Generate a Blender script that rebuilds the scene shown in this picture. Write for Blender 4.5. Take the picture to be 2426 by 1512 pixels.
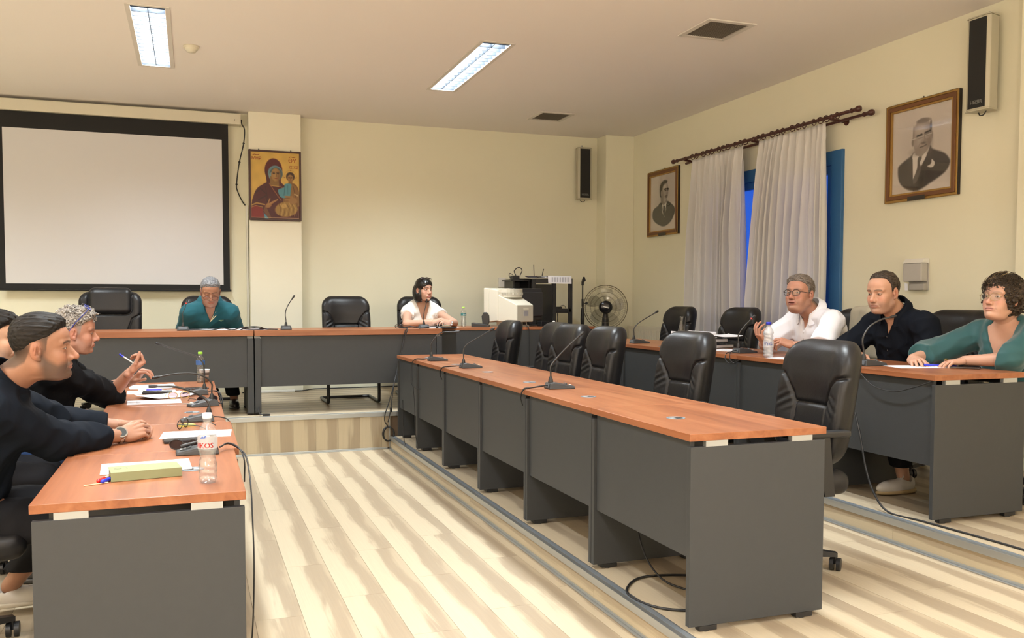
import bpy, bmesh, math, random
import numpy as np
from mathutils import Vector, Matrix
random.seed(7); np.random.seed(7)
PI = math.pi
sc = bpy.context.scene
COL = sc.collection
for _o in list(bpy.data.objects):
    bpy.data.objects.remove(_o, do_unlink=True)

# ------------------------------------------------------------------ camera, world, exposure
H = 1.358
YAW, PITCH, ROLL = 0.3449, 0.0475, 0.0016
FPX, CYPX = 2107.1, 812.0
def cam_axes():
    cy, sy, cp, sp = math.cos(YAW), math.sin(YAW), math.cos(PITCH), math.sin(PITCH)
    fw = Vector((sy*cp, cy*cp, -sp)); r = Vector((cy, -sy, 0)); u = r.cross(fw)
    c, s = math.cos(ROLL), math.sin(ROLL)
    return c*r + s*u, -s*r + c*u, fw
cam_d = bpy.data.cameras.new('camera'); cam = bpy.data.objects.new('camera', cam_d); COL.objects.link(cam)
_r, _u, _f = cam_axes()
cam.matrix_world = Matrix(((_r.x, _u.x, -_f.x, 0), (_r.y, _u.y, -_f.y, 0), (_r.z, _u.z, -_f.z, H), (0, 0, 0, 1)))
cam_d.sensor_fit = 'HORIZONTAL'; cam_d.sensor_width = 36; cam_d.lens = FPX/2426*36
cam_d.shift_y = (CYPX-756)/2426; cam_d.clip_start = 0.05; cam_d.clip_end = 200
sc.camera = cam
vs = sc.view_settings
vs.view_transform = 'Standard'; vs.look = 'None'; vs.gamma = 1; vs.use_curve_mapping = False
vs.exposure = 0.0
try:
    sc.cycles.use_denoising = True
    sc.cycles.max_bounces = 7; sc.cycles.diffuse_bounces = 4; sc.cycles.glossy_bounces = 3
    sc.cycles.transmission_bounces = 6; sc.cycles.transparent_max_bounces = 8
    sc.cycles.sample_clamp_indirect = 6; sc.cycles.caustics_reflective = False; sc.cycles.caustics_refractive = False
except Exception:
    pass
# dusk sky outside the window
w = bpy.data.worlds.new('dusk_sky'); sc.world = w; w.use_nodes = True
nt = w.node_tree; nt.nodes.clear()
wo = nt.nodes.new('ShaderNodeOutputWorld'); bg = nt.nodes.new('ShaderNodeBackground')
tc = nt.nodes.new('ShaderNodeTexCoord'); sx = nt.nodes.new('ShaderNodeSeparateXYZ'); rp = nt.nodes.new('ShaderNodeValToRGB')
nt.links.new(tc.outputs['Generated'], sx.inputs[0]); nt.links.new(sx.outputs[2], rp.inputs[0]); nt.links.new(rp.outputs[0], bg.inputs[0]); nt.links.new(bg.outputs[0], wo.inputs[0])
rp.color_ramp.elements[0].color = (0.03, 0.12, 0.62, 1); rp.color_ramp.elements[1].color = (0.012, 0.05, 0.32, 1)
bg.inputs[1].default_value = 1.25
# ceiling luminaires: their lamps (tubes) are area lights inside the recessed trays
LAMP_XY = [(-.265, 7.62), (2.31, 7.62), (-.265, 3.9), (2.31, 3.9), (-2.84, 7.62), (-2.84, 3.9), (-.265, .2), (2.31, .2), (-2.84, .2), (-.265, -2.6), (2.31, -2.6)]
LAMP_W = 165.0
LAMP_COL = (0.90, 0.97, 1.0)
FILL_XY = [(-2.6, -1.2), (.4, -1.2), (3.4, -1.2), (-3.3, 2.4)]  # added fill lamps out of view, warm light for ceiling and upper walls
FILL_W, FILL_COL = 138.0, (1.0, .84, .74)
ZC = 3.40

# ------------------------------------------------------------------ materials
def nm(name):
    m = bpy.data.materials.new(name); m.use_nodes = True
    n = m.node_tree; b = n.nodes['Principled BSDF']
    return m, n, b
def bump(n, b, scale, strength, detail=3, dist=0.002, coord='Object', stretch=None):
    t = n.nodes.new('ShaderNodeTexCoord'); nz = n.nodes.new('ShaderNodeTexNoise'); bp = n.nodes.new('ShaderNodeBump')
    nz.inputs['Scale'].default_value = scale; nz.inputs['Detail'].default_value = detail
    src = t.outputs[coord]
    if stretch:
        mp = n.nodes.new('ShaderNodeMapping'); mp.inputs['Scale'].default_value = stretch
        n.links.new(src, mp.inputs[0]); src = mp.outputs[0]
    n.links.new(src, nz.inputs[0]); n.links.new(nz.outputs[0], bp.inputs['Height'])
    bp.inputs['Strength'].default_value = strength; bp.inputs['Distance'].default_value = dist
    n.links.new(bp.outputs[0], b.inputs['Normal'])
    return nz
def M(name, col, rough=.5, metal=0.0, bmp=None, var=0.0, vscale=6.0, emit=None, spec=None, sheen=0.0, coat=0.0):
    m, n, b = nm(name)
    b.inputs['Base Color'].default_value = (*col, 1); b.inputs['Roughness'].default_value = rough; b.inputs['Metallic'].default_value = metal
    if spec is not None: b.inputs['Specular IOR Level'].default_value = spec
    if sheen: b.inputs['Sheen Weight'].default_value = sheen
    if coat: b.inputs['Coat Weight'].default_value = coat; b.inputs['Coat Roughness'].default_value = .15
    if bmp: bump(n, b, *bmp)
    if var:
        t = n.nodes.new('ShaderNodeTexCoord'); nz = n.nodes.new('ShaderNodeTexNoise'); mx = n.nodes.new('ShaderNodeMix'); mx.data_type = 'RGBA'
        nz.inputs['Scale'].default_value = vscale; nz.inputs['Detail'].default_value = 4
        n.links.new(t.outputs['Object'], nz.inputs[0]); n.links.new(nz.outputs[0], mx.inputs[0])
        mx.inputs[6].default_value = (*[c*(1-var) for c in col], 1); mx.inputs[7].default_value = (*[min(1, c*(1+var)) for c in col], 1)
        n.links.new(mx.outputs[2], b.inputs['Base Color'])
    if emit: b.inputs['Emission Color'].default_value = (*emit[0], 1); b.inputs['Emission Strength'].default_value = emit[1]
    return m
def sr(r, g, b):  # sRGB 0-255 to linear
    return tuple(((c/255)/12.92 if c/255 <= .04045 else ((c/255+.055)/1.055)**2.4) for c in (r, g, b))
def wood_mat(name, c1, c2, c3, axis=1, rough=.35):
    """laminate with streaks running along one local axis"""
    m, n, b = nm(name)
    t = n.nodes.new('ShaderNodeTexCoord'); oi = n.nodes.new('ShaderNodeObjectInfo'); mp = n.nodes.new('ShaderNodeMapping')
    s = [22, 22, 22]; s[axis] = 1.3
    mp.inputs['Scale'].default_value = s
    add = n.nodes.new('ShaderNodeVectorMath'); add.operation = 'ADD'
    mul = n.nodes.new('ShaderNodeMath'); mul.operation = 'MULTIPLY'; mul.inputs[1].default_value = 37
    n.links.new(oi.outputs['Random'], mul.inputs[0]); cb = n.nodes.new('ShaderNodeCombineXYZ')
    for k in range(3): n.links.new(mul.outputs[0], cb.inputs[k])
    n.links.new(t.outputs['Object'], mp.inputs[0]); n.links.new(mp.outputs[0], add.inputs[0]); n.links.new(cb.outputs[0], add.inputs[1])
    nz = n.nodes.new('ShaderNodeTexNoise'); nz.inputs['Scale'].default_value = .75; nz.inputs['Detail'].default_value = 6; nz.inputs['Roughness'].default_value = .6; nz.inputs['Distortion'].default_value = .6
    n.links.new(add.outputs[0], nz.inputs[0])
    r = n.nodes.new('ShaderNodeValToRGB'); n.links.new(nz.outputs[0], r.inputs[0])
    r.color_ramp.elements[0].position = .34; r.color_ramp.elements[0].color = (*c1, 1); r.color_ramp.elements[1].position = .68; r.color_ramp.elements[1].color = (*c3, 1)
    e = r.color_ramp.elements.new(.5); e.color = (*c2, 1)
    n.links.new(r.outputs[0], b.inputs['Base Color']); b.inputs['Roughness'].default_value = rough
    b.inputs['Specular IOR Level'].default_value = .45
    return m
def plank_mat(name, light, mid, dark, rough=.38):
    """UV: u across the plank (integer part = plank number), v along it in metres"""
    m, n, b = nm(name)
    uv = n.nodes.new('ShaderNodeUVMap'); sp = n.nodes.new('ShaderNodeSeparateXYZ'); n.links.new(uv.outputs[0], sp.inputs[0])
    fr = n.nodes.new('ShaderNodeMath'); fr.operation = 'FRACT'; n.links.new(sp.outputs[0], fr.inputs[0])
    fl = n.nodes.new('ShaderNodeMath'); fl.operation = 'FLOOR'; n.links.new(sp.outputs[0], fl.inputs[0])
    def comb(su, sv):
        a = n.nodes.new('ShaderNodeMath'); a.operation = 'MULTIPLY'; a.inputs[1].default_value = su; n.links.new(fr.outputs[0], a.inputs[0])
        c = n.nodes.new('ShaderNodeMath'); c.operation = 'MULTIPLY'; c.inputs[1].default_value = sv; n.links.new(sp.outputs[1], c.inputs[0])
        d = n.nodes.new('ShaderNodeMath'); d.operation = 'MULTIPLY'; d.inputs[1].default_value = 3.77; n.links.new(fl.outputs[0], d.inputs[0])
        v = n.nodes.new('ShaderNodeCombineXYZ'); n.links.new(a.outputs[0], v.inputs[0]); n.links.new(c.outputs[0], v.inputs[1]); n.links.new(d.outputs[0], v.inputs[2])
        return v.outputs[0]
    n1 = n.nodes.new('ShaderNodeTexNoise'); n1.inputs['Scale'].default_value = 1; n1.inputs['Detail'].default_value = 3; n.links.new(comb(1.3, 1.4), n1.inputs[0])
    n2 = n.nodes.new('ShaderNodeTexNoise'); n2.inputs['Scale'].default_value = 1; n2.inputs['Detail'].default_value = 5; n2.inputs['Distortion'].default_value = .8; n.links.new(comb(7, 2.2), n2.inputs[0])
    # band position = u + wobble
    a1 = n.nodes.new('ShaderNodeMath'); a1.operation = 'MULTIPLY_ADD'; a1.inputs[1].default_value = .85; n.links.new(n1.outputs[0], a1.inputs[0]); n.links.new(fr.outputs[0], a1.inputs[2])
    a2 = n.nodes.new('ShaderNodeMath'); a2.operation = 'MULTIPLY_ADD'; a2.inputs[1].default_value = .42; n.links.new(n2.outputs[0], a2.inputs[0]); n.links.new(a1.outputs[0], a2.inputs[2])
    s3 = n.nodes.new('ShaderNodeMath'); s3.operation = 'SUBTRACT'; s3.inputs[1].default_value = .635; n.links.new(a2.outputs[0], s3.inputs[0])
    r = n.nodes.new('ShaderNodeValToRGB'); n.links.new(s3.outputs[0], r.inputs[0]); r.color_ramp.interpolation = 'EASE'
    el = r.color_ramp.elements; el[0].position = .0; el[0].color = (*light, 1); el[1].position = 1; el[1].color = (*mid, 1)
    e = el.new(.42); e.color = (*light, 1); e = el.new(.62); e.color = (*dark, 1); e = el.new(.86); e.color = (*dark, 1)
    # fine grain
    g = n.nodes.new('ShaderNodeTexNoise'); g.inputs['Scale'].default_value = 1; g.inputs['Detail'].default_value = 4; n.links.new(comb(30, 3), g.inputs[0])
    mr = n.nodes.new('ShaderNodeMapRange'); mr.inputs[3].default_value = .9; mr.inputs[4].default_value = 1.08; n.links.new(g.outputs[0], mr.inputs[0])
    mx = n.nodes.new('ShaderNodeMix'); mx.data_type = 'RGBA'; mx.blend_type = 'MULTIPLY'; mx.inputs[0].default_value = 1
    n.links.new(r.outputs[0], mx.inputs[6]); n.links.new(mr.outputs[0], mx.inputs[7]); n.links.new(mx.outputs[2], b.inputs['Base Color'])
    b.inputs['Roughness'].default_value = rough
    return m
def vcol_mat(name, rough=.6, bmp=None, sss=0.0, spec=.4, var=0.0):
    m, n, b = nm(name)
    a = n.nodes.new('ShaderNodeVertexColor'); a.layer_name = 'Col'
    src = a.outputs[0]
    if var:
        t = n.nodes.new('ShaderNodeTexCoord'); nz = n.nodes.new('ShaderNodeTexNoise'); nz.inputs['Scale'].default_value = 55; nz.inputs['Detail'].default_value = 3
        mr = n.nodes.new('ShaderNodeMapRange'); mr.inputs[3].default_value = 1-var; mr.inputs[4].default_value = 1+var
        mx = n.nodes.new('ShaderNodeMix'); mx.data_type = 'RGBA'; mx.blend_type = 'MULTIPLY'; mx.inputs[0].default_value = 1
        n.links.new(t.outputs['Object'], nz.inputs[0]); n.links.new(nz.outputs[0], mr.inputs[0]); n.links.new(src, mx.inputs[6]); n.links.new(mr.outputs[0], mx.inputs[7]); src = mx.outputs[2]
    n.links.new(src, b.inputs['Base Color']); b.inputs['Roughness'].default_value = rough; b.inputs['Specular IOR Level'].default_value = spec
    if sss:
        b.inputs['Subsurface Weight'].default_value = sss; b.inputs['Subsurface Radius'].default_value = (.01, .004, .002); b.inputs['Subsurface Scale'].default_value = 1
    if bmp: bump(n, b, *bmp)
    return m
def glass_mat(name, col=(1, 1, 1), rough=0.02, ior=1.45, alpha_mix=.05):
    """thin clear plastic or glass: mostly see-through with a glossy skin"""
    m = bpy.data.materials.new(name); m.use_nodes = True; n = m.node_tree; n.nodes.clear()
    o = n.nodes.new('ShaderNodeOutputMaterial'); t = n.nodes.new('ShaderNodeBsdfTransparent'); g = n.nodes.new('ShaderNodeBsdfGlossy'); mx = n.nodes.new('ShaderNodeMixShader'); f = n.nodes.new('ShaderNodeLayerWeight'); pw = n.nodes.new('ShaderNodeMath'); pw.operation = 'POWER'; pw.inputs[1].default_value = 3.5
    t.inputs[0].default_value = (*col, 1); g.inputs['Roughness'].default_value = rough; f.inputs[0].default_value = .5
    mr = n.nodes.new('ShaderNodeMapRange'); mr.inputs[3].default_value = alpha_mix; mr.inputs[4].default_value = .9
    n.links.new(f.outputs[1], pw.inputs[0]); n.links.new(pw.outputs[0], mr.inputs[0]); n.links.new(mr.outputs[0], mx.inputs[0]); n.links.new(t.outputs[0], mx.inputs[1]); n.links.new(g.outputs[0], mx.inputs[2]); n.links.new(mx.outputs[0], o.inputs[0])
    return m

# ------------------------------------------------------------------ mesh builder
def catmull(pts, sub=6, closed=False):
    P = [Vector(p) for p in pts]; out = []; n = len(P)
    if n < 3: return P
    rng = range(n) if closed else range(n-1)
    for i in rng:
        p0 = P[(i-1) % n] if closed or i > 0 else P[0]*2-P[1]
        p1 = P[i]; p2 = P[(i+1) % n]; p3 = P[(i+2) % n] if closed or i+2 < n else P[-1]*2-P[-2]
        for k in range(sub):
            t = k/sub
            out.append(.5*((2*p1)+(-p0+p2)*t+(2*p0-5*p1+4*p2-p3)*t*t+(-p0+3*p1-3*p2+p3)*t**3))
    if not closed: out.append(P[-1])
    return out
class MB:
    def __init__(s): s.v = []; s.f = []; s.m = []; s.sm = []
    def add(s, vs, fs, mi=0, smooth=False, T=None):
        o = len(s.v)
        if T is not None: vs = [T @ Vector(v) for v in vs]
        s.v += [tuple(v) for v in vs]; s.f += [tuple(i+o for i in f) for f in fs]; s.m += [mi]*len(fs); s.sm += [smooth]*len(fs); return s
    def box(s, x0, x1, y0, y1, z0, z1, mi=0, T=None):
        v = [(x, y, z) for x in (x0, x1) for y in (y0, y1) for z in (z0, z1)]
        return s.add(v, [(0, 1, 3, 2), (4, 6, 7, 5), (0, 4, 5, 1), (2, 3, 7, 6), (0, 2, 6, 4), (1, 5, 7, 3)], mi, False, T)
    def cyl(s, a, b, r, r2=None, n=16, mi=0, smooth=True, cap=True):
        a, b = Vector(a), Vector(b); r2 = r if r2 is None else r2
        z = (b-a).normalized(); x = z.orthogonal().normalized(); y = z.cross(x)
        ring = lambda c, q: [c+(x*math.cos(2*PI*k/n)+y*math.sin(2*PI*k/n))*q for k in range(n)]
        s.add(ring(a, r)+ring(b, r2), [(k, (k+1) % n, n+(k+1) % n, n+k) for k in range(n)], mi, smooth)
        if cap: s.add(ring(a, r), [tuple(range(n))[::-1]], mi); s.add(ring(b, r2), [tuple(range(n))], mi)
        return s
    def tube(s, pts, r, n=8, mi=0, sub=6, closed=False, raw=False, taper=None):
        P = [Vector(p) for p in pts] if raw else catmull(pts, sub, closed)
        L = len(P); vs = []; up = None
        for i, p in enumerate(P):
            if closed: t = (P[(i+1) % L]-P[i-1])
            else: t = P[min(i+1, L-1)]-P[max(i-1, 0)]
            t = t.normalized() if t.length > 1e-9 else Vector((0, 0, 1))
            if up is None: up = t.orthogonal().normalized()
            up = (up-t*up.dot(t)); up = up.normalized() if up.length > 1e-6 else t.orthogonal().normalized()
            q = t.cross(up); rr = r if taper is None else r*taper(i/(L-1))
            vs += [p+(up*math.cos(2*PI*k/n)+q*math.sin(2*PI*k/n))*rr for k in range(n)]
        fs = [(i*n+k, i*n+(k+1) % n, ((i+1) % L)*n+(k+1) % n, ((i+1) % L)*n+k) for i in range(L if closed else L-1) for k in range(n)]
        s.add(vs, fs, mi, True)
        if not closed:
            s.add(vs[:n], [tuple(range(n))[::-1]], mi); s.add(vs[-n:], [tuple(range(n))], mi)
        return s
    def lathe(s, prof, n=24, mi=0, c=(0, 0, 0), T=None, smooth=True):
        vs = [(c[0]+r*math.cos(2*PI*k/n), c[1]+r*math.sin(2*PI*k/n), c[2]+z) for r, z in prof for k in range(n)]
        fs = [(i*n+k, i*n+(k+1) % n, (i+1)*n+(k+1) % n, (i+1)*n+k) for i in range(len(prof)-1) for k in range(n)]
        return s.add(vs, fs, mi, smooth, T)
    def prism(s, poly, h0, h1, mi=0, T=None, smooth=False):
        n = len(poly)
        v = [(x, y, h0) for x, y in poly]+[(x, y, h1) for x, y in poly]
        s.add(v, [(k, (k+1) % n, n+(k+1) % n, n+k) for k in range(n)], mi, smooth, T)
        return s.add(v, [tuple(range(n))[::-1], tuple(range(n, 2*n))], mi, False, T)
    def sphere(s, c, r, n=16, m=10, mi=0, T=None):
        r = (r, r, r) if not hasattr(r, '__len__') else r
        vs = [(c[0]+r[0]*math.sin(PI*i/m)*math.cos(2*PI*k/n), c[1]+r[1]*math.sin(PI*i/m)*math.sin(2*PI*k/n), c[2]+r[2]*math.cos(PI*i/m)) for i in range(m+1) for k in range(n)]
        fs = [((i+1)*n+k, (i+1)*n+(k+1) % n, i*n+(k+1) % n, i*n+k) for i in range(m) for k in range(n)]
        return s.add(vs, fs, mi, True, T)
    def mesh(s, name, mats):
        me = bpy.data.meshes.new(name); me.from_pydata(s.v, [], s.f)
        for m in mats: me.materials.append(m)
        me.polygons.foreach_set('material_index', s.m); me.polygons.foreach_set('use_smooth', s.sm)
        me.update(); return me
def link(name, me, parent=None, loc=None, rot=None):
    o = bpy.data.objects.new(name, me); COL.objects.link(o)
    if parent is not None: o.parent = parent
    if loc is not None: o.location = loc
    if rot is not None: o.rotation_euler = rot
    return o
def obj(name, mb, mats, parent=None, bevel=0, loc=None, rot=None, label=None, weld=False):
    if not isinstance(mats, (list, tuple)): mats = [mats]
    me = mb.mesh(name, mats)
    if weld or bevel:
        bm = bmesh.new(); bm.from_mesh(me); bmesh.ops.remove_doubles(bm, verts=bm.verts, dist=1e-5); bm.to_mesh(me); bm.free()
    o = link(name, me, parent, loc, rot)
    if bevel:
        b = o.modifiers.new('bevel', 'BEVEL'); b.width = bevel; b.segments = 2; b.limit_method = 'ANGLE'; b.angle_limit = .9; b.harden_normals = False
    if label: o['label'] = label
    return o
def tag(o, label=None, cat=None, group=None, kind=None):
    if label: o['label'] = label
    if cat: o['category'] = cat
    if group: o['group'] = group
    if kind: o['kind'] = kind
    return o
def thing(name, label, cat, loc=(0, 0, 0), rz=0, group=None):
    o = bpy.data.objects.new(name, None); COL.objects.link(o); o.empty_display_size = .1
    o.location = loc; o.rotation_euler = (0, 0, rz); return tag(o, label, cat, group)
def dup(root, loc, rz, label=None, group=None):
    def cp(o, parent):
        c = o.copy(); COL.objects.link(c); c.parent = parent
        for ch in kids.get(o, []): cp(ch, c)
        return c
    kids = {}
    def walk(o):
        kids[o] = list(o.children)
        for ch in o.children: walk(ch)
    walk(root)
    r = cp(root, None); r.location = loc; r.rotation_euler = (0, 0, rz)
    if label: r['label'] = label
    if group: r['group'] = group
    return r
def text_mb(body, size, depth=.0006, align='CENTER', bold=0):
    cu = bpy.data.curves.new('lettering', 'FONT'); cu.body = body; cu.size = size; cu.extrude = depth; cu.align_x = align; cu.align_y = 'CENTER'; cu.offset = bold; cu.resolution_u = 2
    o = bpy.data.objects.new('lettering', cu); COL.objects.link(o)
    dg = bpy.context.evaluated_depsgraph_get(); me = o.evaluated_get(dg).to_mesh()
    mb = MB(); mb.add([v.co.copy() for v in me.vertices], [tuple(p.vertices) for p in me.polygons])
    o.evaluated_get(dg).to_mesh_clear(); bpy.data.objects.remove(o, do_unlink=True); bpy.data.curves.remove(cu)
    return mb
def place(mb, T):
    mb.v = [tuple(T @ Vector(v)) for v in mb.v]; return mb
def frame_T(o, x, y):
    """matrix with origin o, axes x, y and their cross"""
    x = Vector(x).normalized(); y = Vector(y); y = (y-x*y.dot(x)).normalized(); z = x.cross(y); o = Vector(o)
    return Matrix(((x.x, y.x, z.x, o.x), (x.y, y.y, z.y, o.y), (x.z, y.z, z.z, o.z), (0, 0, 0, 1)))

# ------------------------------------------------------------------ signed distance fields -> surface nets
f4 = np.float32
def sm_min(a, b, k):
    h = np.clip(.5+.5*(b-a)/k, 0, 1); return b+(a-b)*h-k*h*(1-h)
def sm_max(a, b, k): return -sm_min(-a, -b, k)
def s_ell(P, c, r):
    x, y, z = P[0]-c[0], P[1]-c[1], P[2]-c[2]
    k0 = np.sqrt((x/r[0])**2+(y/r[1])**2+(z/r[2])**2); k1 = np.sqrt((x/r[0]**2)**2+(y/r[1]**2)**2+(z/r[2]**2)**2)+1e-6
    return k0*(k0-1)/k1
def s_cone(P, a, b, ra, rb):
    a = np.asarray(a, f4); b = np.asarray(b, f4); ba = b-a; L = float(ba@ba)+1e-9
    x, y, z = P[0]-a[0], P[1]-a[1], P[2]-a[2]
    t = np.clip((x*ba[0]+y*ba[1]+z*ba[2])/L, 0, 1)
    return np.sqrt((x-t*ba[0])**2+(y-t*ba[1])**2+(z-t*ba[2])**2)-(ra+(rb-ra)*t)
def s_box(P, c, h, r=.0):
    qx, qy, qz = np.abs(P[0]-c[0])-(h[0]-r), np.abs(P[1]-c[1])-(h[1]-r), np.abs(P[2]-c[2])-(h[2]-r)
    return np.sqrt(np.maximum(qx, 0)**2+np.maximum(qy, 0)**2+np.maximum(qz, 0)**2)+np.minimum(np.maximum(qx, np.maximum(qy, qz)), 0)-r
def to_local(P, T):
    """world points -> local of 4x4 rigid matrix T (numpy)"""
    R = T[:3, :3]; o = T[:3, 3]; x, y, z = P[0]-o[0], P[1]-o[1], P[2]-o[2]
    return tuple((x*R[0, k]+y*R[1, k]+z*R[2, k]).astype(f4) for k in range(3))
def nets(F, lo, hi, h):
    n = [int(math.ceil((hi[k]-lo[k])/h))+1 for k in range(3)]
    ax = [np.arange(n[k], dtype=f4)*f4(h)+f4(lo[k]) for k in range(3)]
    P = (ax[0][:, None, None]+np.zeros((1, n[1], n[2]), f4), ax[1][None, :, None]+np.zeros((n[0], 1, n[2]), f4), ax[2][None, None, :]+np.zeros((n[0], n[1], 1), f4))
    V = F(P).astype(f4); ins = V < 0
    # close the surface at the box walls
    V[0] = np.maximum(V[0], h*.5); V[-1] = np.maximum(V[-1], h*.5); V[:, 0] = np.maximum(V[:, 0], h*.5); V[:, -1] = np.maximum(V[:, -1], h*.5); V[:, :, 0] = np.maximum(V[:, :, 0], h*.5); V[:, :, -1] = np.maximum(V[:, :, -1], h*.5)
    ins = V < 0
    c8 = [(i, j, k) for i in (0, 1) for j in (0, 1) for k in (0, 1)]
    sl = lambda A, o: A[o[0]:A.shape[0]-1+o[0], o[1]:A.shape[1]-1+o[1], o[2]:A.shape[2]-1+o[2]]
    cnt = sum(sl(ins, o).astype(np.int8) for o in c8)
    act = np.argwhere((cnt > 0) & (cnt < 8))
    if len(act) == 0: return np.zeros((0, 3)), np.zeros((0, 4), int)
    vals = {o: V[act[:, 0]+o[0], act[:, 1]+o[1], act[:, 2]+o[2]] for o in c8}
    acc = np.zeros((len(act), 3)); num = np.zeros(len(act))
    for o in c8:
        for a in range(3):
            if o[a] == 0:
                p = list(o); p[a] = 1; p = tuple(p); A, B = vals[o], vals[p]; mk = (A < 0) != (B < 0)
                t = np.where(mk, A/np.where(A-B == 0, 1, A-B), 0)
                e = np.array(o, float)[None, :].repeat(len(act), 0); e[:, a] += t
                acc += e*mk[:, None]; num += mk
    verts = (act+acc/num[:, None])*h+np.array(lo)
    idx = -np.ones(cnt.shape, np.int64); idx[act[:, 0], act[:, 1], act[:, 2]] = np.arange(len(act))
    faces = []
    for a in range(3):
        b, c = (a+1) % 3, (a+2) % 3
        s0 = [slice(None)]*3; s1 = [slice(None)]*3; s0[a] = slice(0, -1); s1[a] = slice(1, None)
        A, B = ins[tuple(s0)], ins[tuple(s1)]; e = np.argwhere(A != B); fl = A[e[:, 0], e[:, 1], e[:, 2]]
        ok = (e[:, b] > 0) & (e[:, c] > 0) & (e[:, b] < n[b]-1) & (e[:, c] < n[c]-1); e = e[ok]; fl = fl[ok]
        def g(db, dc):
            q = e.copy(); q[:, b] += db; q[:, c] += dc; return idx[q[:, 0], q[:, 1], q[:, 2]]
        q = np.stack([g(-1, -1), g(0, -1), g(0, 0), g(-1, 0)], 1)
        q[~fl] = q[~fl][:, ::-1]; faces.append(q)
    return verts, np.concatenate(faces)
def np_mesh(name, V, Fq, mats, col=None, smooth=True):
    me = bpy.data.meshes.new(name); nv, nf = len(V), len(Fq)
    me.vertices.add(nv); me.vertices.foreach_set('co', np.asarray(V, f4).ravel())
    me.loops.add(nf*4); me.loops.foreach_set('vertex_index', np.asarray(Fq, np.int32).ravel())
    me.polygons.add(nf); me.polygons.foreach_set('loop_start', np.arange(nf, dtype=np.int32)*4)
    if smooth: me.polygons.foreach_set('use_smooth', np.ones(nf, bool))
    for m in (mats if isinstance(mats, (list, tuple)) else [mats]): me.materials.append(m)
    me.update(calc_edges=True); me.validate()
    if col is not None:
        a = me.color_attributes.new('Col', 'FLOAT_COLOR', 'POINT'); c = np.ones((nv, 4), f4); c[:, :3] = col; a.data.foreach_set('color', c.ravel())
    return me
_rs = np.random.RandomState(3)
_WK = _rs.normal(size=(24, 3)); _WK /= np.linalg.norm(_WK, axis=1)[:, None]; _WP = _rs.uniform(0, 6.28, 24)
def wnoise(P, freq, stretch=(1, 1, 1), nw=8, seed=0):
    """cheap smooth noise: a sum of sine waves"""
    s = 0; x, y, z = P[0]*stretch[0]*freq, P[1]*stretch[1]*freq, P[2]*stretch[2]*freq
    for i in range(nw):
        k = _WK[(i+seed) % 24]; s = s+np.sin(x*f4(k[0]*(1+.23*i))+y*f4(k[1]*(1+.23*i))+z*f4(k[2]*(1+.23*i))+f4(_WP[(i*5+seed) % 24]))
    return s/math.sqrt(nw)
# ------------------------------------------------------------------ shared materials
WALL = M('cream_plaster', (.83, .80, .625), .85, bmp=(60, .15, 4, .002), var=.025, vscale=1.5)
WALLP = M('pillar_plaster', (.89, .86, .71), .85, bmp=(60, .15, 4, .002), var=.02, vscale=1.5)
CEIL = M('ceiling_paint', (.90, .85, .81), .9, bmp=(40, .1, 3, .002))
PLK = plank_mat('light_laminate', (.50, .415, .29), (.42, .340, .232), (.335, .262, .178))
JOINT = M('joint_dark', (.16, .11, .07), .8)  # dark base slab under the boards, seen in the joints
RISER = plank_mat('riser_laminate', (.50, .415, .28), (.43, .35, .235), (.36, .285, .19), .45)
ALU = M('brushed_aluminium', (.50, .52, .52), .38, .85, bmp=(300, .1, 2, .001, 'Object', (1, .02, 1)))
ALUD = M('grey_metal_insert', (.21, .24, .27), .5, .4)
WOODY = wood_mat('cherry_laminate', sr(128, 76, 49), sr(146, 90, 58), sr(158, 102, 69), 1, .33)
WOODE = wood_mat('cherry_edging', sr(146, 78, 40), sr(172, 98, 54), sr(190, 112, 64), 1, .4)
ANTH = M('anthracite_board', sr(52, 54, 56), .55, bmp=(220, .25, 3, .001), var=.06, vscale=30)
ANTHE = M('anthracite_edging', sr(92, 93, 90), .5)
SILV = M('silver_paint', (.40, .41, .41), .4, .5)
BLK = M('black_plastic', (.014, .014, .015), .42, bmp=(400, .1, 2, .0005))
BLKG = M('black_gloss_plastic', (.012, .012, .014), .18)
CABLE = M('black_rubber', (.012, .012, .013), .5)
STEELB = M('black_powder_coat', (.016, .016, .017), .35)
LEATH = M('black_leather', (.0075, .0075, .009), .40, bmp=(90, .35, 6, .0015), var=.3, vscale=5, spec=.38)
LEATHP = M('padded_black_leather', (.013, .013, .015), .3, bmp=(60, .4, 5, .002), spec=.65)
PAPER = M('white_paper', (.86, .87, .93), .8)
INK = M('printed_ink', (.25, .26, .3), .8)
WHITEP = M('white_plastic', (.78, .77, .72), .45)
CREAMP = M('cream_plastic', (.70, .66, .53), .5)
BLUEW = M('blue_painted_wood', sr(48, 100, 150), .5, bmp=(50, .2, 3, .001, 'Object', (1, 1, .1)))
GLASS = glass_mat('window_glass', (.9, .95, 1), .02)

T1, T2, T3 = .111, .236, .3355
XT1, XT2, YB, YW, XW, XL, YN = 1.693, 3.385, 8.0, 10.3, 5.22, -4.3, -4.0

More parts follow.
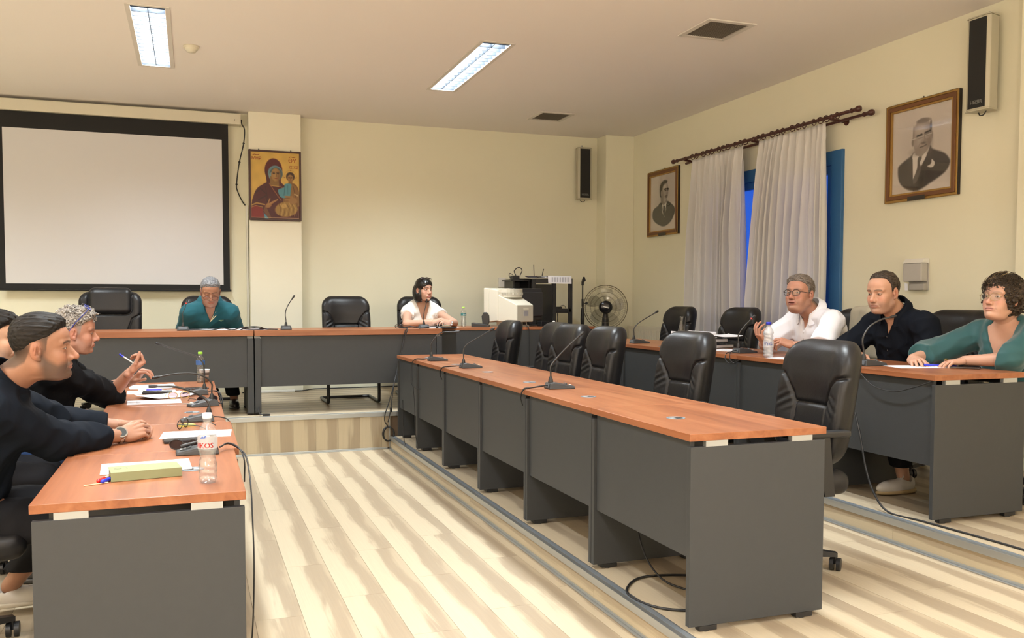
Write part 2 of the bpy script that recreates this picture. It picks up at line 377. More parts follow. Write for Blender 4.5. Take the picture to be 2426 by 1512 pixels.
def slab(name, xs, ys, z0, z1, holes, mat, axes='xy', parent=None, kind='structure'):
    """a plate with rectangular holes; axes names which two world axes xs and ys run along"""
    X = sorted(set(list(xs)+[h[k] for h in holes for k in (0, 1)])); Y = sorted(set(list(ys)+[h[k] for h in holes for k in (2, 3)]))
    mb = MB()
    solid = lambda i, j: 0 <= i < len(X)-1 and 0 <= j < len(Y)-1 and not any(h[0]-1e-6 <= X[i] and X[i+1] <= h[1]+1e-6 and h[2]-1e-6 <= Y[j] and Y[j+1] <= h[3]+1e-6 for h in holes)
    def V(a, b, c): return {'xy': (a, b, c), 'yz': (c, a, b), 'xz': (a, c, b)}[axes]
    for i in range(len(X)-1):
        for j in range(len(Y)-1):
            if not solid(i, j): continue
            a, b, c, d = X[i], X[i+1], Y[j], Y[j+1]
            mb.add([V(a, c, z0), V(b, c, z0), V(b, d, z0), V(a, d, z0)], [(0, 1, 2, 3)]); mb.add([V(a, c, z1), V(b, c, z1), V(b, d, z1), V(a, d, z1)], [(0, 1, 2, 3)])
            for (di, dj, p, q) in ((-1, 0, (a, c), (a, d)), (1, 0, (b, c), (b, d)), (0, -1, (a, c), (b, c)), (0, 1, (a, d), (b, d))):
                if not solid(i+di, j+dj): mb.add([V(*p, z0), V(*q, z0), V(*q, z1), V(*p, z1)], [(0, 1, 2, 3)])
    o = obj(name, mb, mat, parent, weld=True); bm = bmesh.new(); bm.from_mesh(o.data); bmesh.ops.recalc_face_normals(bm, faces=bm.faces); bm.to_mesh(o.data); bm.free()
    if kind: o['kind'] = kind
    return o

_pk = [0]
def plank_mesh(mat, specs):
    """specs: (x0,x1,y0,y1,z0,z1, across axis, along axis); one mesh of all"""
    v = []; f = []; uv = []
    for (x0, x1, y0, y1, z0, z1, ac, al) in specs:
        o = len(v); vv = [(x, y, z) for x in (x0, x1) for y in (y0, y1) for z in (z0, z1)]
        v += vv; _pk[0] += 1; k = (_pk[0]*7) % 97; off = random.uniform(0, 40)
        lo = (x0, y0, z0); hi = (x1, y1, z1)
        for q in [(0, 1, 3, 2), (4, 6, 7, 5), (0, 4, 5, 1), (2, 3, 7, 6), (0, 2, 6, 4), (1, 5, 7, 3)]:
            f.append(tuple(i+o for i in q))
            for i in q:
                p = vv[i]; u = (p[ac]-lo[ac])/(hi[ac]-lo[ac]); uv += [k+.004+.992*u, off+p[al]]
    me = bpy.data.meshes.new('plank'); me.from_pydata(v, [], f); me.materials.append(mat)
    l = me.uv_layers.new(name='UVMap'); l.data.foreach_set('uv', uv); me.update(); return me
def planks(parent, x0, x1, y0, y1, ztop, along, view, w=.197, L=1.285, mat=None, g=.0007):
    """laminate boards; those inside the view rectangle are parts, the rest one stuff part"""
    mat = mat or PLK; rest = []; th = .008
    A0, A1, B0, B1 = (x0, x1, y0, y1) if along == 'y' else (y0, y1, x0, x1)
    a = A0; row = 0
    while a < A1-.01:
        a2 = min(a+w, A1); b = B0-(row*.43*L) % L
        while b < B1-.01:
            c, d = max(b, B0), min(b+L, B1)
            if d-c > .02:
                s = (a+g, a2-g, c+g, d-g, ztop-th, ztop, 0, 1) if along == 'y' else (c+g, d-g, a+g, a2-g, ztop-th, ztop, 1, 0)
                if s[1] > view[0] and s[0] < view[1] and s[3] > view[2] and s[2] < view[3]: link('plank', plank_mesh(mat, [s]), parent)
                else: rest.append(s)
            b += L
        a = a2; row += 1
    if rest: o = link('plank_field', plank_mesh(mat, rest), parent); o['kind'] = 'stuff'

# ------------------------------------------------------------------ floors, steps
def base(name, x0, x1, y0, y1, z0, z1): 
    o = obj(name, MB().box(x0, x1, y0, y1, z0, z1), JOINT); o['kind'] = 'structure'; return o
fl = base('floor', XL, XT1, YN, YB, -.06, -.0085); planks(fl, XL, XT1, YN, YB, 0, 'y', (-1.2, 1.7, 2.3, 8))
f1 = base('floor', XT1+.012, XT2, YN, YB, -.06, T1-.0085); planks(f1, XT1+.045, XT2, YN, YB, T1, 'y', (1.7, 3.4, 2.4, 8))
f2 = base('floor', XT2+.012, XW, YN, YB, -.06, T2-.0085); planks(f2, XT2+.045, XW, YN, YB, T2, 'y', (3.4, 5.2, 2.6, 6))
f3 = base('floor', XL, XW, YB+.012, YW, -.06, T3-.0085); planks(f3, XL, XW, YB+.045, YW, T3, 'x', (.2, 2.6, 8, 10.3))
# risers
rb = base('trim_1', XL, XT1+.01, YB+.002, YB+.011, -.008, T3-.01)
x = XL
while x < XT1:
    x2 = min(x+.197, XT1)
    if x2 > -1.2: link('plank', plank_mesh(RISER, [(x+.0007, x2-.0007, YB-.006, YB+.002, .012, T3-.03, 0, 2)]), rb)
    x = x2
r1 = base('trim_2', XT1+.002, XT1+.011, YN, YB, -.008, T1-.01); r2 = base('trim_3', XT2+.002, XT2+.011, YN, YB, T1-.008, T2-.01)
for rr, xx, z0, z1 in ((r1, XT1, .012, T1-.026), (r2, XT2, T1+.012, T2-.026)):
    y = -4.0
    while y < YB:
        if y+1.9 > 1.5: link('plank', plank_mesh(RISER, [(xx-.006, xx+.002, y+.0007, min(y+1.9, YB-.007)-.0007, z0, z1, 2, 1)]), rr)
        y += 1.9
def nosing(n, mbs):
    root = None
    for mb, m in mbs:
        if root is None: root = obj('trim_%d' % n, mb, m, bevel=.0015); root['kind'] = 'structure'
        else: obj('insert', mb, m, root)
nosing(4, [(MB().box(XT1-.010, XT1+.042, YN, YB-.02, T1-.0005, T1+.0035).box(XT1-.012, XT1-.006, YN, YB-.02, T1-.03, T1+.0035), ALU), (MB().box(XT1+.012, XT1+.034, YN, YB-.02, T1+.0035, T1+.0045), ALUD)])
nosing(5, [(MB().box(XT1-.026, XT1-.0065, YN, YB-.008, .0005, .006).box(XT1-.0125, XT1-.0065, YN, YB-.008, .006, .018), ALU)])
nosing(6, [(MB().box(XT2-.010, XT2+.042, YN, YB-.02, T2-.0005, T2+.0035).box(XT2-.012, XT2-.006, YN, YB-.02, T2-.032, T2+.0035), ALU), (MB().box(XT2+.012, XT2+.034, YN, YB-.02, T2+.0035, T2+.0045), ALUD)])
nosing(7, [(MB().box(XT2-.026, XT2-.0065, YN, YB-.008, T1+.0005, T1+.006).box(XT2-.0125, XT2-.0065, YN, YB-.008, T1+.006, T1+.018), ALU)])
nosing(8, [(MB().box(XL, XW-.01, YB-.010, YB+.042, T3-.0005, T3+.0035).box(XL, XW-.01, YB-.012, YB-.006, T3-.036, T3+.0035), ALU)])
nosing(9, [(MB().box(XL, XT1-.03, YB-.026, YB-.0065, .0005, .006).box(XL, XT1-.03, YB-.0125, YB-.0065, .006, .018), ALU)])
nosing(10, [(MB().box(XT1-.014, XT1-.0065, YB-.014, YB-.0065, 0.018, T3-.038), ALU)])

# ------------------------------------------------------------------ walls, ceiling
holes = []
for (lx, ly) in LAMP_XY: holes.append((lx-.118, lx+.118, ly-.84, ly+.84))
VENTS = [(3.745, 5.88), (3.77, 9.235)]
for (vx, vy) in VENTS: holes.append((vx-.165, vx+.165, vy-.18, vy+.18))
slab('ceiling', (XL-.2, XW+.2), (YN-.2, YW+.2), ZC, ZC+.02, holes, CEIL)
WY0, WY1, WZ0, WZ1 = 6.2, 8.35, T2+.02, 2.645
slab('wall_right', (YN-.2, YW+.2), (-.1, ZC), XW, XW+.22, [(WY0, WY1, WZ0, WZ1)], WALL, 'yz')
slab('wall_back', (XL-.2, XW+.2), (-.1, ZC), YW, YW+.15, [], WALL, 'xz')
slab('wall_left', (YN-.2, YW), (-.1, ZC), XL-.15, XL, [], WALL, 'yz')
slab('wall_front', (XL-.2, XW+.2), (-.1, ZC), YN-.15, YN, [], WALL, 'xz')
for nme, b_ in (('pillar', (.600, 1.155, 10.12, YW, T3, ZC)), ('pillar', (4.835, XW, 10.03, YW, T3, ZC)), ('pillar', (5.135, XW, 3.75, 4.44, T2, ZC))):
    o = obj(nme, MB().box(*b_), WALLP if b_[0] < 1 else WALL, bevel=.006); o['kind'] = 'structure'

# ------------------------------------------------------------------ blue window behind the curtains
wn = obj('window_1', MB().box(XW-.03, XW+.06, WY0, WY0+.13, WZ0, WZ1).box(XW-.03, XW+.06, WY1-.13, WY1, WZ0, WZ1).box(XW-.0295, XW+.06, WY0+.13, WY1-.13, WZ1-.12, WZ1).box(XW-.0295, XW+.06, WY0+.13, WY1-.13, WZ0, WZ0+.1), BLUEW, bevel=.004); wn['kind'] = 'structure'
for k, (a, b_) in enumerate(((WY0+.13, 7.27), (7.27, WY1-.13))):
    s = obj('window_sash', MB().box(XW-.01, XW+.035, a, a+.07, WZ0+.1, WZ1-.12).box(XW-.01, XW+.035, b_-.07, b_, WZ0+.1, WZ1-.12).box(XW-.0095, XW+.035, a+.07, b_-.07, WZ1-.19, WZ1-.12).box(XW-.0095, XW+.035, a+.07, b_-.07, WZ0+.1, WZ0+.19).box(XW-.0095, XW+.035, a+.07, b_-.07, 1.0, 1.06), BLUEW, wn, bevel=.003)
    obj('pane', MB().box(XW+.008, XW+.014, a+.068, b_-.068, WZ0+.18, WZ1-.18), GLASS, s)
obj('cord_guide', MB().box(XW-.032, XW-.03, WY0+.13, WY0+.137, WZ0+.1, WZ1-.13), BLUEW, wn)

# ------------------------------------------------------------------ ceiling fittings
LOUV = M('louvre_aluminium', (.014, .018, .024), .35, 0, spec=.2)
TRAYM = M('tray_reflector', (.045, .052, .065), .35, 0, spec=.2)
FRM = M('white_enamel', (.72, .68, .62), .5)
def light_unit():
    t = thing('ceiling_light', 'recessed louvred ceiling light left of the smoke detector', 'ceiling light', (0, 0, ZC), 0, 'recessed ceiling lights')
    a, b_, f = .118, .84, .030
    obj('frame', MB().box(-a-f, -a+.004, -b_-f, b_+f, -.006, -.0005).box(a-.004, a+f, -b_-f, b_+f, -.006, -.0005).box(-a, a, -b_-f, -b_+.004, -.006, -.0005).box(-a, a, b_-.004, b_+f, -.006, -.0005), FRM, t, bevel=.0015)
    obj('tray', MB().box(-a, -a+.004, -b_, b_, 0.0, .11).box(a-.004, a, -b_, b_, 0.0, .11).box(-a, a, -b_, -b_+.004, 0.0, .11).box(-a, a, b_-.004, b_, 0.0, .11).box(-a, a, -b_, b_, .11, .114), TRAYM, t)
    sl = None
    for k in range(16):
        y = -b_+.05+k*(2*b_-.1)/15
        if sl is None:
            sl = obj('louvre', MB().add([(-a+.004, -.004, .001), (a-.004, -.004, .001), (a-.004, .004, .001), (-a+.004, .004, .001), (-a+.004, -.0015, .036), (a-.004, -.0015, .036), (a-.004, .0015, .036), (-a+.004, .0015, .036)], [(3, 2, 1, 0), (4, 5, 6, 7), (0, 1, 5, 4), (2, 3, 7, 6), (1, 2, 6, 5), (0, 4, 7, 3)]), LOUV, t); me = sl.data; sl.location = (0, y, 0)
        else: link('louvre', me, t, (0, y, 0))
    obj('louvre_spine', MB().box(-.0025, .0025, -b_+.004, b_-.004, .004, .046), LOUV, t)
    ld = bpy.data.lights.new('fluorescent_lamp', 'AREA'); ld.shape = 'RECTANGLE'; ld.size = .2; ld.size_y = 2*b_-.08; ld.energy = LAMP_W; ld.color = LAMP_COL
    lo = bpy.data.objects.new('fluorescent_lamp', ld); COL.objects.link(lo); lo.parent = t; lo.location = (0, 0, .085)
    return t
lu = light_unit(); lu.location = (LAMP_XY[0][0], LAMP_XY[0][1], ZC)
for k, (lx, ly) in enumerate(LAMP_XY[1:]):
    dup(lu, (lx, ly, ZC), 0, 'recessed louvred ceiling light above the middle desk row' if k == 0 else 'louvred ceiling light out of the frame, '+['above the near end of the left desks', 'above the near end of the middle desks', 'left of the projection screen', 'far left, level with the near desks', 'straight above the camera, left one', 'straight above the camera, right one', 'above the camera, farthest left', 'well behind the camera, left one', 'well behind the camera, right one'][k-1])
VSL = M('vent_slat_paint', (.30, .26, .21), .6)
DARKIN = M('duct_interior', (.02, .018, .015), .9)
def vent_unit():
    t = thing('ceiling_vent', 'square slatted air vent in the ceiling nearer the camera', 'air vent', (0, 0, ZC), 0, 'ceiling air vents')
    obj('frame', MB().box(-.205, -.163, -.22, .22, -.012, -.0005).box(.163, .205, -.22, .22, -.012, -.0005).box(-.163, .163, -.22, -.178, -.012, -.0005).box(-.163, .163, .178, .22, -.012, -.0005), FRM, t, bevel=.003)
    obj('duct', MB().box(-.165, -.161, -.18, .18, 0, .1).box(.161, .165, -.18, .18, 0, .1).box(-.165, .165, -.18, -.176, 0, .1).box(-.165, .165, .176, .18, 0, .1).box(-.165, .165, -.18, .18, .1, .104), DARKIN, t)
    me = MB().box(-.001, .001, -.176, .176, -.009, .012, 0, Matrix.Rotation(.5, 4, 'Y')).mesh('slat', [VSL])
    for k in range(19): link('slat', me, t, (-.152+k*.304/18, 0, -.002))
    sc_ = MB()
    for x_ in (-.184, .184):
        for y_ in (-.2, .2): sc_.sphere((x_, y_, -.012), (.004, .004, .002), 8, 6)
    obj('screw', sc_, ALU, t)
    return t
vu = vent_unit(); vu.location = (VENTS[0][0], VENTS[0][1], ZC)
dup(vu, (VENTS[1][0], VENTS[1][1], ZC), 0, 'square slatted air vent in the ceiling near the back wall')
sd = thing('smoke_detector', 'round cream smoke detector on the ceiling beside the left light', 'smoke detector', (.022, 7.72, ZC))
obj('base', MB().lathe([(0.001, 0), (.062, 0), (.062, -.012), (.056, -.016), (.001, -.016)], 32), CREAMP, sd)
obj('dome', MB().lathe([(.052, -.016), (.05, -.03), (.038, -.034), (.036, -.046), (.001, -.05)], 32), CREAMP, sd)
sl = MB()
for k in range(20):
    a = 2*PI*k/20; sl.box(-.0025, .0025, -.0015, .0015, -.044, -.034, 0, Matrix.Translation((.041*math.cos(a), .041*math.sin(a), 0)) @ Matrix.Rotation(a, 4, 'Z') @ Matrix.Rotation(.2, 4, 'Y'))
obj('grille', sl, M('detector_slot', (.12, .06, .05), .7), sd)

GLOBE = M('opal_glass', (.9, .88, .85), .3, emit=((1, .85, .7), 2.0))  # glowing globe of the added fill lamps
def filler(x, y, lab):  # unseen lamp put in to warm the ceiling and upper walls
    t = thing('fill_lamp', lab, 'pendant lamp', (x, y, ZC), 0, 'pendant lamps added out of the frame')
    obj('rose', MB().lathe([(.001, 0), (.05, 0), (.045, -.03), (.001, -.032)], 20), FRM, t)
    obj('cord', MB().cyl((0, 0, -.03), (0, 0, -1.10), .004, n=8), BLK, t)
    obj('globe', MB().lathe([(.13*math.sin(PI*k/12)+.0005, -1.22-.13*math.cos(PI*k/12)) for k in range(2, 11)], 24), GLOBE, t)
    ld = bpy.data.lights.new('fill_bulb', 'POINT'); ld.energy = FILL_W; ld.color = FILL_COL; ld.shadow_soft_size = .06
    lo = bpy.data.objects.new('fill_bulb', ld); COL.objects.link(lo); lo.parent = t; lo.location = (0, 0, -1.42)
for (x, y), l_ in zip(FILL_XY, ('behind the camera, leftmost', 'behind the camera, central', 'behind the camera, nearest the right wall', 'far left of the near desks')): filler(x, y, 'added opal globe pendant lamp out of the frame, '+l_)
# ------------------------------------------------------------------ desks
def desk(label, loc, rz, L, group, depth=.615, top=.028, pt=.024, zb=.278, grom=(), both=(True, True), name='desk', grom_x=.185, setback=.018):
    t = thing(name, label, 'desk', loc, rz, group)
    g = .002; zt = .752; zp = zt-top-.022
    mb = MB().box(0, depth, g, L-g, zt-top, zt)
    obj('desktop', mb, [WOODY], t, bevel=.0018)
    for s, on in ((0, both[0]), (1, both[1])):
        if not on: continue
        y0 = g+.001 if s == 0 else L-g-.001-pt
        p = obj('side_panel', MB().box(.004, depth-.006, y0, y0+pt, .022, zp), ANTH, t, bevel=.0015)
        for xx in (.07, depth-.16):
            obj('spacer', MB().box(xx, xx+.095, y0+.001, y0+pt-.001, zp, zt-top), SILV, p)
        for xx in (.05, depth-.13):
            obj('foot', MB().box(xx, xx+.075, y0-.001, y0+pt+.006, .004, .022).cyl((xx+.03, y0+.012, 0), (xx+.03, y0+.012, .006), .014, n=12), BLK, p)
    obj('modesty_panel', MB().box(setback, setback+.018, g+pt+.002, L-g-pt-.002, zb, zt-top-.002), ANTH, t, bevel=.001)
    obj('rail', MB().box(depth-.08, depth-.05, g+pt, L-g-pt, zt-top-.035, zt-top), STEELB, t)
    for gy in grom:
        gr = obj('cable_port', MB().lathe([(.036, .0), (.040, .0), (.040, .0016), (.034, .0022), (.031, .0008)], 28, c=(grom_x, gy, zt)), SILV if grom_x > .5 else ALUD, t)
        obj('cover', MB().lathe([(.0, .0006), (.031, .0008)], 28, c=(grom_x, gy, zt)), BLK, gr)
        obj('slot', MB().box(grom_x-.03, grom_x-.004, gy-.012, gy+.012, zt+.0009, zt+.0014), SILV, gr)
    return t
my = [2.855, 3.73, 4.60, 5.455, 6.33, 7.155, 7.88]
mlab = ['cherry topped grey desk at the near end of the middle row', 'grey desk second from the near end of the middle row', 'grey desk third from the near end of the middle row, carrying the near microphone', 'grey desk fourth from the near end of the middle row', 'grey desk fifth from the near end of the middle row, under the second microphone', 'narrow grey desk at the far end of the middle row, by the coiled cables']
gry = [3.28, 4.16, 5.01, 5.82, 6.6, 7.43]
for k in range(6): desk(mlab[k], (XT1+.035, my[k], T1), 0, my[k+1]-my[k], 'desks of the middle row', grom=(gry[k]-my[k],), pt=.024 if k else .026)
ry = [3.44, 4.30, 5.16, 6.02, 6.88, 7.74]
rlab = ['grey desk at the near end of the right row', 'grey desk of the right row in front of the man in the black shirt', 'grey desk of the right row carrying the blue capped bottle', 'grey desk of the right row under the loose papers', 'grey desk at the far end of the right row, with a microphone on its corner']
for k in range(5): desk(rlab[k], (3.475, ry[k], T2), 0, ry[k+1]-ry[k], 'desks of the right row', grom=(.32,) if k in (3,) else (), zb=.29, grom_x=.1)
ly = [2.92, 3.79, 4.63, 5.455, 6.28, 7.0]
llab = ['desk in the left foreground carrying the green book', 'desk of the left row under the clasped hands', 'desk of the left row carrying the microphone with the round cable port', 'desk of the left row under the scattered papers and keys', 'desk at the far end of the left row with the green capped bottle']
lx = [.152, .172, .150, .148, .145]
for k in range(5):
    L = ly[k+1]-ly[k]
    desk(llab[k], (lx[k], ly[k+1], 0), PI, L, 'desks of the left row', grom=(L-.44,) if k in (0, 2) else (), grom_x=.16)
desk('long platform desk left of the seam, before the man in teal', (.508, 8.165, T3), PI/2, 1.72, 'long desks of the head table', depth=.7, top=.05, pt=.052, zb=.25)
desk('long platform desk right of the seam, before the dark haired woman', (2.232, 8.165, T3), PI/2, 1.72, 'long desks of the head table', depth=.7, top=.05, pt=.052, zb=.25)
desk('low-set desk on the platform carrying the old computer monitor', (3.10, 8.47, T3), PI/2, .86, 'desks under the computer monitor', depth=.6, zb=.20, setback=.004)
desk('desk on the platform behind the middle chairs, right of the computer monitor', (3.965, 8.47, T3), PI/2, .86, 'desks under the computer monitor', depth=.6, zb=.20, setback=.004)

# ------------------------------------------------------------------ leather chairs
def back_sdf(w, z0, z1, rt, th, tilt, xo, kind):
    def F(P):
        x, y, z = P; zc = (z0+z1)/2; hz = (z1-z0)/2; ay = np.abs(y)
        xl = x-(xo-tilt*(z-z0))-.06*(ay/w)**2*1.0     # dished: sides come forward
        ww = w-.035*np.clip((zc-z)/hz, 0, 1)**2
        qx = ay-(ww-rt); qz = np.abs(z-zc)-(hz-rt)
        d2 = np.minimum(np.maximum(qx, qz), 0)+np.sqrt(np.maximum(qx, 0)**2+np.maximum(qz, 0)**2)-rt
        r = th*.92; a = d2+r; b = np.abs(xl)-th+r
        d = np.minimum(np.maximum(a, b), 0)+np.sqrt(np.maximum(a, 0)**2+np.maximum(b, 0)**2)-r
        front = np.clip(xl/.02, 0, 1)
        st = lambda v, a0, a1: np.clip((v-a0)/(a1-a0), 0, 1)**2*(3-2*np.clip((v-a0)/(a1-a0), 0, 1))
        def seg(y0, zz0, y1, zz1):
            vx, vz = y1-y0, zz1-zz0; t = np.clip(((ay-y0)*vx+(z-zz0)*vz)/(vx*vx+vz*vz), 0, 1)
            return np.sqrt((ay-y0-t*vx)**2+(z-zz0-t*vz)**2)
        if kind == 'chair':
            zs = z0+.70*(z1-z0)
            yk = .115+.0*z
            ds = np.minimum.reduce([seg(w, zs+.012, .195, zs), seg(.195, zs, .165, zs-.03), seg(.165, zs-.03, .135, zs-.085), seg(.135, zs-.085, .115, zs-.13), seg(.115, zs-.13, .115, z0)])
            side = st(ay, .125, .17)*st(z, zs+.01, zs-.05)
            pad = st(ay, w*.92, w*.6)*st(z, zs-.12, zs+.02)*st(z, z1+.01, z1-.1)
            d = d-.005*side*front-.014*pad*front
            gr = np.exp(-(ds/.0075)**2)*.012
            gr = gr+np.exp(-((z-(zs-.125))/.008)**2)*.012*(ay < .12)
            d = d+gr*front
            # gathered creases by the side seams
            d = d+.0035*np.sin((z*1.0+ay*.6)*150)*st(ay, .11, .15)*st(ay, .235, .19)*st(np.abs(z-(zs-.12)), .07, .02)*front
        else:
            zp = z0+.60*(z1-z0)
            pc = z1-.09; xp = xl-.035
            pq = np.maximum(np.abs(ay)-.13, 0), np.maximum(np.abs(z-pc)-.07, 0), np.maximum(np.abs(xp)-.012, 0)
            pil = np.sqrt(pq[0]**2+pq[1]**2+pq[2]**2)-.058
            d = d+.012*np.exp(-(pil/.010)**2)*front; d = sm_min(d, pil, .006); zp = z1-.26
            ds = np.minimum(np.minimum(seg(w, zp+.05, .19, zp), seg(.19, zp, .15, zp-.12)), seg(.15, zp-.12, .14, z0))
            d = d+.012*np.exp(-(ds/.008)**2)*front
        return d
    return F
def chair_back_mesh(name, w, z0, z1, rt, th, tilt, xo, kind, h=.0065):
    V, Fq = nets(back_sdf(w, z0, z1, rt, th, tilt, xo, kind), (xo-tilt*(z1-z0)-th-.03, -w-.02, z0-.02), (xo+th+.13, w+.02, z1+.06), h)
    return np_mesh(name, V, Fq, LEATH)
def seat_mesh():
    V, Fq = nets(lambda P: s_box(P, (.04, 0, .44), (.255, .25, .055), .05)-.012*np.exp(-((P[0]-.04)**2+P[1]**2)/.03)*(P[2] > .44), (-.25, -.28, .36), (.33, .28, .53), .012)
    return np_mesh('seat', V, Fq, LEATH)
ME_BACK = chair_back_mesh('backrest', .245, .50, 1.065, .115, .062, .16, -.19, 'chair')
ME_SEAT = seat_mesh()
ME_ARM = MB().prism([(-.16, -.035), (.13, -.03), (.15, 0), (.13, .03), (-.16, .035)], .64, .668).mesh('armrest', [BLK])
def chair(kind, label, loc, rz, group, arms=True, me=None):
    t = thing('office_chair' if kind == 'swivel' else 'cantilever_chair', label, 'chair', loc, rz, group)
    link('backrest', me or ME_BACK, t); link('seat', ME_SEAT, t)
    if arms:
        for s in (-1, 1):
            a = obj('armrest', MB().prism([(-.17, -.026), (.12, -.024), (.145, 0), (.12, .024), (-.17, .026)], .655, .683, 0, Matrix.Translation((0, s*.266, 0))), BLK, t, bevel=.008)
            obj('arm_support', MB().prism([(-.10, .40), (-.05, .40), (.02, .66), (-.07, .66)], -.012, .012, 0, Matrix.Translation((0, s*.266, 0)) @ Matrix(((1, 0, 0, 0), (0, 0, 1, 0), (0, 1, 0, 0), (0, 0, 0, 1)))).box(-.10, -.05, min(s*.22, s*.278), max(s*.22, s*.278), .395, .415), BLK, a)
    if kind == 'swivel':
        obj('column', MB().cyl((0, 0, .09), (0, 0, .25), .028, n=16).cyl((0, 0, .25), (0, 0, .385), .018, n=16).box(-.12, .12, -.09, .09, .375, .395), STEELB, t)
        bs = MB()
        for k in range(5):
            a = 2*PI*k/5+.3; T_ = Matrix.Rotation(a, 4, 'Z')
            bs.add([(0.02, -.028, .07), (.02, .028, .07), (.27, .016, .066), (.27, -.016, .066), (0.02, -.028, .12), (.02, .028, .12), (.27, .016, .085), (.27, -.016, .085)], [(3, 2, 1, 0), (4, 5, 6, 7), (0, 1, 5, 4), (1, 2, 6, 5), (2, 3, 7, 6), (3, 0, 4, 7)], 0, False, T_)
        obj('base', bs, STEELB, t)
        cme = MB().cyl((0, -.024, .03), (0, -.006, .03), .03, n=16).cyl((0, .006, .03), (0, .024, .03), .03, n=16).cyl((0, 0, .03), (0, 0, .07), .009, n=8).mesh('castor', [BLK])
        for k in range(5):
            a = 2*PI*k/5+.3; link('castor', cme, t, (.265*math.cos(a), .265*math.sin(a), 0), (0, 0, a+1.1))
    else:
        W = .25
        pts = [(-.20, -W, .62), (-.20, -W, .50), (-.20, -W, .44), (.0, -W, .44), (.23, -W, .435), (.255, -W, .40), (.262, -W, .2), (.262, -W, .05), (.235, -W, .018), (.0, -W, .017), (-.23, -W, .017), (-.25, -W+.03, .017), (-.25, 0, .017), (-.25, W-.03, .017), (-.23, W, .017), (0, W, .017), (.235, W, .018), (.262, W, .05), (.262, W, .2), (.255, W, .40), (.23, W, .435), (0, W, .44), (-.20, W, .44), (-.20, W, .50), (-.20, W, .62)]
        obj('frame', MB().tube(pts, .0155, 10, sub=3), STEELB, t)
        obj('crossbar', MB().cyl((.2, -W, .40), (.2, W, .40), .012, n=10), STEELB, t)
    return t
gm = 'black leather chairs of the middle row'
c5 = chair('swivel', 'black leather chair at the near end of the middle row, armrest showing past the desk', (2.54, 3.42, T1), PI-.06, gm)
def cdup(src, x, y, z, rz, lab, grp): return dup(src, (x, y, z), rz, lab, grp)
cdup(c5, 2.53, 4.58, T1, PI+.02, 'black leather chair standing alone, second from the near end of the middle row', gm)
cdup(c5, 2.53, 5.70, T1, PI-.03, 'black leather chair right of the near middle microphone tip, front of the three clustered chairs', gm)
cdup(c5, 2.52, 6.28, T1, PI+.04, 'black leather chair half hidden behind the front one of the three clustered chairs', gm)
cdup(c5, 2.62, 6.87, T1, PI-.05, 'black leather chair farthest back of the three clustered chairs', gm)
cdup(c5, 2.50, 7.68, T1, PI-.05, 'lone black leather chair at the far end of the middle row, before the computer monitor', gm)
gr_ = 'black leather chairs of the right row'
cdup(c5, 4.31, 7.70, T2, PI+.02, 'black leather chair behind the farthest right microphone, left of the curtain', gr_)
cdup(c5, 4.31, 6.66, T2, PI+.03, 'empty black leather chair in front of the curtain', gr_)
cdup(c5, 4.52, 5.40, T2, PI+.08, 'black leather chair between the man in white and the man in black', gr_)
cdup(c5, 4.52, 4.50, T2, PI+.05, 'black leather chair between the man in black and the woman in green', gr_)
cdup(c5, 4.56, 3.70, T2, PI, 'black leather chair under the woman in the green blouse', gr_)
gl = 'chairs of the left row'
cl = chair('swivel', 'black armchair under the man in the navy shirt, armrest in the left foreground', (-.93, 3.87, 0), .22, gl)
cdup(cl, -1.14, 4.86, 0, 0, 'black armchair under the man in the light blue shirt', gl)
cdup(cl, -.92, 5.60, 0, .05, 'black armchair under the man with curly grey hair', gl)
gb = 'chairs behind the head table'
cb = chair('cantilever', 'empty black chair on a black tubular sled frame at the head table', (1.49, 9.02, T3), -PI/2, gb, arms=False)
cdup(cb, .14, 9.22, T3, -PI/2, 'black chair behind the man in the teal polo shirt', gb)
cdup(cb, 2.33, 9.36, T3, -PI/2-.1, 'black chair behind the dark haired woman in white', gb)
ME_EXB = chair_back_mesh('backrest', .275, .52, 1.10, .10, .07, .12, -.22, 'exec')
ex = chair('swivel', 'large black leather executive chair with a plump head cushion below the screen', (-.73, 9.02, T3), -PI/2, None, me=ME_EXB)
# ------------------------------------------------------------------ painted flat pictures (flat print: vertex colours computed here)
def canvas(name, w, h, nx, ny, fn, parent, T, rough=.6, coat=0):
    """a flat sheet of w x h in its local XY plane, coloured per point by fn(u, v) with v from the top"""
    u, v = np.meshgrid(np.linspace(0, 1, nx), np.linspace(0, 1, ny), indexing='ij')
    V = np.stack([(u-.5)*w, (.5-v)*h, np.zeros_like(u)], -1).reshape(-1, 3)
    i, j = np.meshgrid(np.arange(nx-1), np.arange(ny-1), indexing='ij'); a = (i*ny+j).ravel()
    F = np.stack([a, a+1, a+ny+1, a+ny], 1)
    me = np_mesh(name, V, F, vcol_mat(name+'_print', rough, spec=.4+coat), fn(u, v).reshape(-1, 3), smooth=False)
    o = link(name, me, parent); o.matrix_local = T; return o
def srn(c): c = np.asarray(c, float)/255; return np.where(c <= .04045, c/12.92, ((c+.055)/1.055)**2.4)
